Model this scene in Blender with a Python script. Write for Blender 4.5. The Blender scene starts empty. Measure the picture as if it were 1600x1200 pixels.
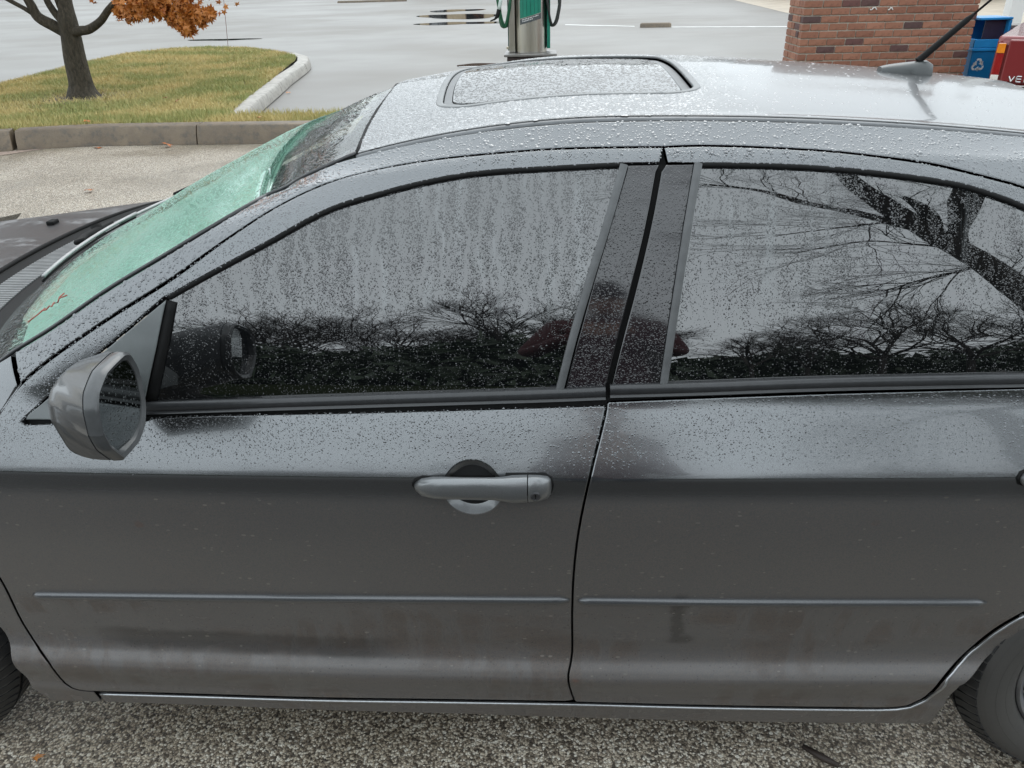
import bpy, bmesh, math, random
import numpy as np
from mathutils import Vector, Matrix
from mathutils.geometry import delaunay_2d_cdt

# ------------------------------------------------------------------ camera, sky, exposure
scene = bpy.context.scene
cam_data = bpy.data.cameras.new("camera")
cam = bpy.data.objects.new("camera", cam_data)
scene.collection.objects.link(cam)
scene.camera = cam
CAM = Vector((0.0, -1.08, 1.638))
_p, _yw, _r = math.radians(28.3), math.radians(3.0), math.radians(1.5)
_f = Vector((-math.sin(_yw)*math.cos(_p), math.cos(_yw)*math.cos(_p), -math.sin(_p)))
_R0 = Vector((math.cos(_yw), math.sin(_yw), 0)); _U0 = _R0.cross(_f)
_R = _R0*math.cos(_r) - _U0*math.sin(_r); _U = _U0*math.cos(_r) + _R0*math.sin(_r)
cam.matrix_world = Matrix(((_R.x, _U.x, -_f.x, CAM.x), (_R.y, _U.y, -_f.y, CAM.y), (_R.z, _U.z, -_f.z, CAM.z), (0, 0, 0, 1)))
cam_data.sensor_fit = 'HORIZONTAL'; cam_data.sensor_width = 36.0
cam_data.lens = 36.0*1200/1600
cam_data.clip_start = 0.02; cam_data.clip_end = 900

SUN_EL, SUN_AZ = math.radians(52), math.radians(10)
world = bpy.data.worlds.new("World"); scene.world = world; world.use_nodes = True
wt = world.node_tree; wt.nodes.clear()
w_out = wt.nodes.new("ShaderNodeOutputWorld"); w_bg = wt.nodes.new("ShaderNodeBackground")
sky = wt.nodes.new("ShaderNodeTexSky"); sky.sky_type = 'NISHITA'; sky.sun_disc = False
sky.sun_elevation = SUN_EL; sky.sun_rotation = SUN_AZ; sky.dust_density = 4.0; sky.air_density = 1.0
hsv = wt.nodes.new("ShaderNodeHueSaturation"); hsv.inputs["Saturation"].default_value = 0.25
mixw = wt.nodes.new("ShaderNodeMix"); mixw.data_type = 'RGBA'; mixw.inputs[0].default_value = 0.72
mixw.inputs[7].default_value = (12.9, 14.2, 15.0, 1)          # even stratus cloud layer
wt.links.new(sky.outputs[0], hsv.inputs["Color"]); wt.links.new(hsv.outputs[0], mixw.inputs[6])
wt.links.new(mixw.outputs[2], w_bg.inputs[0]); w_bg.inputs[1].default_value = 0.15
wt.links.new(w_bg.outputs[0], w_out.inputs[0])
sun_d = bpy.data.lights.new("sun", 'SUN'); sun_d.energy = 0.6; sun_d.angle = math.radians(40); sun_d.color = (1, .97, .93)
sun = bpy.data.objects.new("sun", sun_d); scene.collection.objects.link(sun)
sun.rotation_euler = (math.radians(-36), 0, math.radians(-10))
vs = scene.view_settings; vs.view_transform = 'Standard'; vs.look = 'None'; vs.gamma = 1.0; vs.exposure = 0.0
vs.use_curve_mapping = False
scene.cycles.max_bounces = 8; scene.cycles.transparent_max_bounces = 8; scene.cycles.caustics_reflective = False; scene.cycles.caustics_refractive = False

# ------------------------------------------------------------------ helpers
C = scene.collection
rng = np.random.default_rng(7); random.seed(7)

def mesh(name, verts, faces, mat=None, smooth=True, normals=None, mats=None, fmat=None):
    me = bpy.data.meshes.new(name)
    verts = np.asarray(verts, np.float32).reshape(-1, 3)
    if isinstance(faces, np.ndarray):
        n, k = faces.shape
        me.vertices.add(len(verts)); me.vertices.foreach_set("co", verts.ravel())
        me.loops.add(n*k); me.loops.foreach_set("vertex_index", faces.astype(np.int32).ravel())
        me.polygons.add(n); me.polygons.foreach_set("loop_start", np.arange(0, n*k, k, dtype=np.int32))
        me.update(calc_edges=True)
    else:
        me.from_pydata(verts.tolist(), [], [list(f) for f in faces])
    if mats:
        for m in mats: me.materials.append(m)
        if fmat is not None: me.polygons.foreach_set("material_index", np.asarray(fmat, np.int32))
    elif mat: me.materials.append(mat)
    me.polygons.foreach_set("use_smooth", np.full(len(me.polygons), bool(smooth)))
    me.update()
    if normals is not None:
        me.normals_split_custom_set_from_vertices(np.asarray(normals, float).tolist())
    return me
def link(name, me, parent=None):
    o = bpy.data.objects.new(name, me); C.objects.link(o)
    if parent: o.parent = parent
    return o
def tag(o, label=None, cat=None, group=None, kind=None):
    if label: o["label"] = label
    if cat: o["category"] = cat
    if group: o["group"] = group
    if kind: o["kind"] = kind
    return o
def thing(name, loc, label, cat, group=None, rz=0.0):
    o = bpy.data.objects.new(name, None); C.objects.link(o)
    o.location = loc; o.rotation_euler = (0, 0, rz); o.empty_display_size = .1
    return tag(o, label, cat, group)

class MB:
    """collects shapes into one mesh"""
    def __init__(s): s.v = []; s.f = []
    def add(s, v, f):
        b = len(s.v); s.v += [tuple(map(float, q)) for q in v]; s.f += [[i+b for i in q] for q in f]; return s
    def box(s, x0, x1, y0, y1, z0, z1):
        return s.add([(x, y, z) for x in (x0, x1) for y in (y0, y1) for z in (z0, z1)],
                     [(0, 1, 3, 2), (4, 6, 7, 5), (0, 4, 5, 1), (2, 3, 7, 6), (0, 2, 6, 4), (1, 5, 7, 3)])
    def tube(s, pts, rad, n=8, caps=True):
        pts = [Vector(p) for p in pts]; k = len(pts)
        if not hasattr(rad, '__len__'): rad = [rad]*k
        up = Vector((0, 0, 1)); rings = []; a = None
        for i, p in enumerate(pts):
            t = (pts[min(i+1, k-1)] - pts[max(i-1, 0)]).normalized()
            if a is None: a = t.cross(up if abs(t.z) < .9 else Vector((1, 0, 0))).normalized()
            a = (a - t*a.dot(t)).normalized(); b = t.cross(a)
            rings.append([p + (a*math.cos(2*math.pi*j/n) + b*math.sin(2*math.pi*j/n))*rad[i] for j in range(n)])
        v = [q for r in rings for q in r]
        f = [(i*n+j, i*n+(j+1) % n, (i+1)*n+(j+1) % n, (i+1)*n+j) for i in range(k-1) for j in range(n)]
        if caps: f += [list(range(n-1, -1, -1)), list(range((k-1)*n, k*n))]
        return s.add(v, f)
    def loft(s, secs, caps=True, close=True):
        n = len(secs[0]); k = len(secs); v = [q for r in secs for q in r]
        m = n if close else n-1
        f = [(i*n+j, i*n+(j+1) % n, (i+1)*n+(j+1) % n, (i+1)*n+j) for i in range(k-1) for j in range(m)]
        if caps: f += [list(range(n-1, -1, -1)), list(range((k-1)*n, k*n))]
        return s.add(v, f)
    def lathe(s, prof, n=48, axis='z', c=(0, 0, 0)):
        secs = []
        for j in range(n):
            a = 2*math.pi*j/n; ca, sa = math.cos(a), math.sin(a)
            if axis == 'z': secs.append([(c[0]+r*ca, c[1]+r*sa, c[2]+h) for r, h in prof])
            else: secs.append([(c[0]+r*ca, c[1]+h, c[2]+r*sa) for r, h in prof])
        m = len(prof); v = [q for r in secs for q in r]
        f = [(j*m+i, ((j+1) % n)*m+i, ((j+1) % n)*m+i+1, j*m+i+1) for j in range(n) for i in range(m-1)]
        return s.add(v, f)
    def build(s, name, mat, parent=None, smooth=False, bevel=0, base=(0, 0, 0), sharp=None, subd=0):
        me = bpy.data.meshes.new(name); b = Vector(base)
        me.from_pydata([tuple(Vector(q)-b) for q in s.v], [], s.f); me.materials.append(mat)
        bm = bmesh.new(); bm.from_mesh(me); bmesh.ops.remove_doubles(bm, verts=bm.verts, dist=1e-6)
        bmesh.ops.recalc_face_normals(bm, faces=bm.faces); bm.to_mesh(me); bm.free()
        if smooth:
            me.polygons.foreach_set("use_smooth", [True]*len(me.polygons))
            if sharp: me.set_sharp_from_angle(angle=math.radians(sharp))
        o = link(name, me, parent)
        if bevel:
            m = o.modifiers.new("bevel", 'BEVEL'); m.width = bevel; m.segments = 2; m.limit_method = 'ANGLE'
        if subd:
            m = o.modifiers.new("sub", 'SUBSURF'); m.levels = subd; m.render_levels = subd
        return o

# ------------------------------------------------------------------ materials
class NT:
    def __init__(s, name):
        s.m = bpy.data.materials.new(name); s.m.use_nodes = True; s.t = s.m.node_tree
        s.b = s.t.nodes["Principled BSDF"]; s.out = s.t.nodes["Material Output"]
        s.tc = None
    def n(s, typ, **kw):
        x = s.t.nodes.new("ShaderNode"+typ)
        for k, v in kw.items():
            if hasattr(x, k) and k not in ('inputs',): setattr(x, k, v)
        return x
    def l(s, a, b): s.t.links.new(a, b)
    def set(s, **kw):
        for k, v in kw.items():
            k = k.replace('_', ' ')
            i = s.b.inputs[k]
            if isinstance(v, bpy.types.NodeSocket): s.l(v, i)
            elif isinstance(v, tuple) and len(v) == 3: i.default_value = (*v, 1)
            else: i.default_value = v
        return s
    def pos(s, scale=(1, 1, 1)):
        if s.tc is None: s.tc = s.n("TexCoord")
        if scale == (1, 1, 1): return s.tc.outputs["Object"]
        m = s.n("Mapping"); m.inputs["Scale"].default_value = scale; s.l(s.tc.outputs["Object"], m.inputs[0]); return m.outputs[0]
    def noise(s, scale=5, detail=4, rough=.55, vec=None, dist=0):
        x = s.n("TexNoise"); x.inputs["Scale"].default_value = scale; x.inputs["Detail"].default_value = detail
        x.inputs["Roughness"].default_value = rough; x.inputs["Distortion"].default_value = dist
        s.l(vec if vec else s.pos(), x.inputs["Vector"]); return x.outputs["Fac"]
    def vor(s, scale=5, vec=None, feature='F1', out="Distance", rand=1):
        x = s.n("TexVoronoi"); x.feature = feature; x.inputs["Scale"].default_value = scale; x.inputs["Randomness"].default_value = rand
        s.l(vec if vec else s.pos(), x.inputs["Vector"]); return x.outputs[out]
    def ramp(s, fac, *stops):
        x = s.n("ValToRGB"); e = x.color_ramp.elements
        while len(e) < len(stops): e.new(.5)
        for k, (p, c) in enumerate(stops):
            e[k].position = p
            if not isinstance(c, tuple): c = (c, c, c)
            e[k].color = (*c, 1)
        s.l(fac, x.inputs[0]); return x.outputs[0]
    def mix(s, fac, a, b, mode='MIX'):
        x = s.n("Mix"); x.data_type = 'RGBA'; x.blend_type = mode
        for i, v in ((0, fac), (6, a), (7, b)):
            if isinstance(v, bpy.types.NodeSocket): s.l(v, x.inputs[i])
            elif isinstance(v, tuple): x.inputs[i].default_value = (*v, 1)
            else: x.inputs[i].default_value = v
        return x.outputs[2]
    def math(s, op, a, b=0.0, clamp=False):
        x = s.n("Math"); x.operation = op; x.use_clamp = clamp
        for i, v in ((0, a), (1, b)):
            if isinstance(v, bpy.types.NodeSocket): s.l(v, x.inputs[i])
            else: x.inputs[i].default_value = v
        return x.outputs[0]
    def sep(s, v=None):
        x = s.n("SeparateXYZ"); s.l(v if v else s.pos(), x.inputs[0]); return x.outputs
    def rng(s, v, a, b, c=0.0, d=1.0):
        x = s.n("MapRange"); x.interpolation_type = 'SMOOTHSTEP'; s.l(v, x.inputs[0])
        for i, q in ((1, a), (2, b), (3, c), (4, d)): x.inputs[i].default_value = q
        return x.outputs[0]
    def bump(s, h, strength=.3, dist=.01, chain=None):
        x = s.n("Bump"); x.inputs["Strength"].default_value = strength; x.inputs["Distance"].default_value = dist
        s.l(h, x.inputs["Height"])
        if chain: s.l(chain, x.inputs["Normal"])
        return x.outputs[0]

def simple(name, col, rough=.5, metal=0.0, var=.15, scale=20, bump=0, **kw):
    m = NT(name); n = m.noise(scale, 5)
    c = m.mix(m.ramp(n, (.3, 0), (.7, 1)), tuple(q*(1-var) for q in col), tuple(min(1, q*(1+var)) for q in col))
    m.set(Base_Color=c, Roughness=rough, Metallic=metal)
    for k, v in kw.items(): m.set(**{k: v})
    if bump: m.set(Normal=m.bump(n, bump, .01))
    return m.m

def paint_material(name, drops=True, dirt=True):
    m = NT(name); z = m.sep()[2]; x = m.sep()[0]
    fl = m.noise(1500, 2)
    base = m.mix(m.ramp(fl, (.35, 0), (.65, 1)), (.150, .156, .162), (.205, .212, .218))
    if dirt:
        # road film: brown below the moulding, washed lines and drips cut out of it
        low = m.rng(z, .62, .50)
        streak = m.noise(3.2, 5, .6, m.pos((1.0, 1, 3.0)))
        tall = m.noise(9, 4, .6, m.pos((2.2, 1, .5)))
        patch = m.math('MULTIPLY', m.rng(streak, .30, .62), m.rng(tall, .33, .55))
        d = m.math('MULTIPLY', low, m.math('ADD', m.math('MULTIPLY', patch, .38), .36))
        upper = m.math('MULTIPLY', m.rng(z, .86, .80), m.math('ADD', m.math('MULTIPLY', m.noise(2.5, 6, .7), .35), .30))
        d = m.math('MAXIMUM', d, upper)
        d = m.math('MAXIMUM', d, m.rng(z, .41, .39, 0, .55))
        # a clean drip below the rear moulding and a wiped smear low on the front door
        wx = m.math('ADD', x, m.math('MULTIPLY', m.noise(26, 6, .7), .05)); wz = m.math('ADD', z, m.math('MULTIPLY', m.noise(16, 5, .65), .04))
        def win(v, a, b, e): return m.math('MULTIPLY', m.rng(v, a, a+e), m.rng(v, b, b-e))
        drip = m.math('MULTIPLY', win(wx, .425, .470, .018), win(wz, .445, .60, .02))
        foot = m.math('MULTIPLY', win(wx, .415, .500, .03), win(wz, .436, .474, .016))
        smear = m.math('MULTIPLY', win(wx, -.80, -.10, .10), win(m.math('ADD', wz, m.math('MULTIPLY', x, .03)), .372, .442, .018))
        clean = m.math('MAXIMUM', m.math('MAXIMUM', drip, foot), m.math('MULTIPLY', smear, .9))
        dust = m.mix(m.noise(7, 5), (.078, .048, .031), (.120, .078, .050))
        # dried specks, a little wider than tall
        v = m.vor(105, m.pos((.55, 1, 1)), out="Distance"); vc = m.vor(105, m.pos((.55, 1, 1)), out="Color")
        sel = m.rng(m.sep(vc)[0], .74, .76); rad = m.math('MULTIPLY', m.sep(vc)[1], .27)
        sp = m.math('MULTIPLY', m.math('LESS_THAN', v, rad), sel)
        sp = m.math('MULTIPLY', sp, m.math('MULTIPLY', m.rng(z, .87, .83), m.rng(m.noise(3, 3), .33, .5)))
        pit = m.vor(150, out="Distance"); pc = m.vor(150, out="Color")
        pt = m.math('MULTIPLY', m.math('LESS_THAN', pit, .22), m.math('GREATER_THAN', m.sep(pc)[0], .82))
        pt = m.math('MULTIPLY', pt, low)
        rust = m.vor(9, out="Distance"); rc = m.vor(9, out="Color")
        rs = m.math('MULTIPLY', m.rng(m.math('ADD', rust, m.math('MULTIPLY', m.noise(60, 3), .12)), .16, .10), m.math('GREATER_THAN', m.sep(rc)[1], .9))
        rs = m.math('MULTIPLY', rs, m.rng(z, .8, .72))
        grain = m.noise(330, 3, .7)
        dust = m.mix(m.rng(grain, .38, .66), dust, (.035, .026, .020))
        c = m.mix(d, base, dust)
        c = m.mix(m.math('MULTIPLY', m.rng(m.noise(420, 2), .5, .72), m.rng(z, .9, .85, 0, .35)), c, (.16, .15, .14))
        c = m.mix(m.math('MULTIPLY', clean, .5), c, (.016, .013, .012))
        c = m.mix(m.math('MULTIPLY', sp, .5), c, (.30, .27, .24))
        c = m.mix(m.math('MULTIPLY', pt, .7), c, (.03, .025, .02))
        c = m.mix(m.math('MULTIPLY', rs, .35), c, (.16, .06, .03))
        m.set(Base_Color=c, Metallic=m.rng(d, 0, .7, .92, .15), Roughness=m.rng(d, 0, .7, .21, .5), Coat_Weight=m.rng(d, .0, .8, 1.0, .35),
              Coat_Roughness=m.rng(d, 0, .7, .05, .3))
    else:
        m.set(Base_Color=base, Metallic=.92, Roughness=.21, Coat_Weight=1.0, Coat_Roughness=.05)
    if drops == 'roof':
        m.set(Coat_IOR=1.34, Coat_Weight=.6, Metallic=.25, Specular_IOR_Level=.2, Roughness=.3, Base_Color=m.mix(m.ramp(fl, (.35, 0), (.65, 1)), (.055, .058, .06), (.085, .088, .09)))
        hh = None
        for sc, th, e0 in ((190, .62, 0), (330, .60, 1)):
            v1 = m.vor(sc, rand=.95); c1 = m.sep(m.vor(sc, out='Color', rand=.95))[0]
            h1 = m.math('MAXIMUM', m.math('SUBTRACT', m.math('MULTIPLY', c1, th), v1), 0.0); h1 = m.math('POWER', h1, .6)
            hh = m.math('ADD', hh, h1) if hh else h1
        dens = m.math('ADD', m.math('MULTIPLY', m.rng(m.math('ADD', x, m.math('MULTIPLY', m.noise(3, 3), .3)), .75, .45), .9), .03)
        nb = m.bump(m.math('MULTIPLY', hh, dens), .38, .0030); m.set(Normal=nb, Coat_Normal=nb)
    elif drops:
        wob = m.noise(40, 2)
        v1 = m.vor(210, rand=.9); c1 = m.sep(m.vor(210, out="Color", rand=.9))[0]
        h = m.math('MAXIMUM', m.math('SUBTRACT', m.math('MULTIPLY', c1, .42), v1), 0.0)
        h = m.math('MULTIPLY', h, m.rng(z, .875, .92))
        nb = m.bump(h, .4, .0025)
        nb2 = m.bump(m.noise(900, 2), .03, .001, nb)
        m.set(Normal=nb, Coat_Normal=nb)
    return m.m

# ---- body section: (depth y, height z) from sill to roof crown, y = 0 is the outermost crease
PROF = [(0.2,0.12),(0.11,0.128),(0.082,0.15),(0.068,0.182),(0.06,0.215),(0.051,0.25),(0.052,0.262),(0.045,0.29),(0.034,0.325),(0.0325,0.338),(0.039,0.352),(0.056,0.374),(0.061,0.39),(0.058,0.44),(0.045,0.53),(0.029,0.64),(0.014,0.74),(0.0035,0.83),(0.0006,0.862),(0.0,0.869),(0.0012,0.8725),(0.0055,0.882),(0.0235,0.919),(0.0445,0.962),(0.0545,0.982),(0.058,0.992),(0.064,1.018),(0.0824,1.09),(0.1069,1.165),(0.1373,1.24),(0.1753,1.31),(0.2027,1.348),(0.219,1.3675),(0.236,1.38),(0.26,1.3976),(0.278,1.4108),(0.2835,1.4146),(0.2885,1.4157),(0.33,1.4173),(0.37,1.4201),(0.43,1.4236),(0.52,1.4279),(0.64,1.4316),(0.78,1.436),(0.917,1.4375),(1.054,1.4334),(1.194,1.4255),(1.314,1.4178),(1.404,1.4117),(1.464,1.4069),(1.504,1.4033),(1.542,1.399),(1.55,1.397),(1.558,1.3937),(1.574,1.385),(1.598,1.3785),(1.615,1.3675),(1.632,1.348),(1.66,1.31),(1.699,1.24),(1.7305,1.165),(1.756,1.09),(1.776,1.018),(1.786,0.982),(1.834,0.868),(1.789,0.53),(1.776,0.374),(1.783,0.25),(1.634,0.12)]
_p=np.array(PROF)
_d=np.r_[0,np.cumsum(np.hypot(*np.diff(_p,axis=0).T))]
def _hermite():
    m=np.zeros_like(_p)
    d=np.diff(_p,axis=0)/np.diff(_d)[:,None]
    for i in range(1,len(_p)-1):
        h0,h1=_d[i]-_d[i-1],_d[i+1]-_d[i]
        m[i]=(d[i-1]*h1+d[i]*h0)/(h0+h1)
    m[0]=d[0];m[-1]=d[-1]
    return m
_m=_hermite()
def prof(s):
    s=np.clip(np.asarray(s,float),0,_d[-1]-1e-9)
    i=np.clip(np.searchsorted(_d,s,side='right')-1,0,len(_d)-2)
    h=_d[i+1]-_d[i]; t=(s-_d[i])/h
    t=t[...,None]; h=h[...,None]
    return ((2*t**3-3*t**2+1)*_p[i]+(t**3-2*t**2+t)*h*_m[i]+(-2*t**3+3*t**2)*_p[i+1]+(t**3-t**2)*h*_m[i+1])
def _ss(a,b,v):
    t=np.clip((v-a)/(b-a),0,1); return t*t*(3-2*t)
def surf(x,s,off=0.0):
    """point on the car's outer skin at length x and girth s, pushed out by off"""
    x=np.asarray(x,float);s=np.asarray(s,float)
    P=_surf(x,s)
    if np.any(off): P=P+normal(x,s)*np.asarray(off)[...,None]
    return P
def _surf(x,s):
    yz=prof(s); y0=yz[...,0]; z=yz[...,1]
    f=1-y0/.917
    y=y0+.016*x*x*f
    sym=.917-np.abs(y0-.917)
    w=np.where(z>1.05,_ss(.12,.30,sym)-_ss(.30,.917,sym)*np.where(x<.12,.4,.26),0)
    dx=x-.12
    dz=np.where(dx<0,.27,.085)*dx*dx
    # the front pillar rolls over towards the windscreen
    r=np.clip((s-(1.178+.72*(x+.642)))/.14,0,1.35)*_ss(-.34,-.50,x)*(s<1.75)
    return np.stack([x+0*s,y+.030*r*r,z-dz*w-.014*r*r],-1)
def normal(x,s):
    e=2e-3
    a=_surf(x+e,s)-_surf(x-e,s); b=_surf(x,s+e)-_surf(x,s-e)
    n=np.cross(a,b); n/=np.linalg.norm(n,axis=-1,keepdims=True)
    return n
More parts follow.
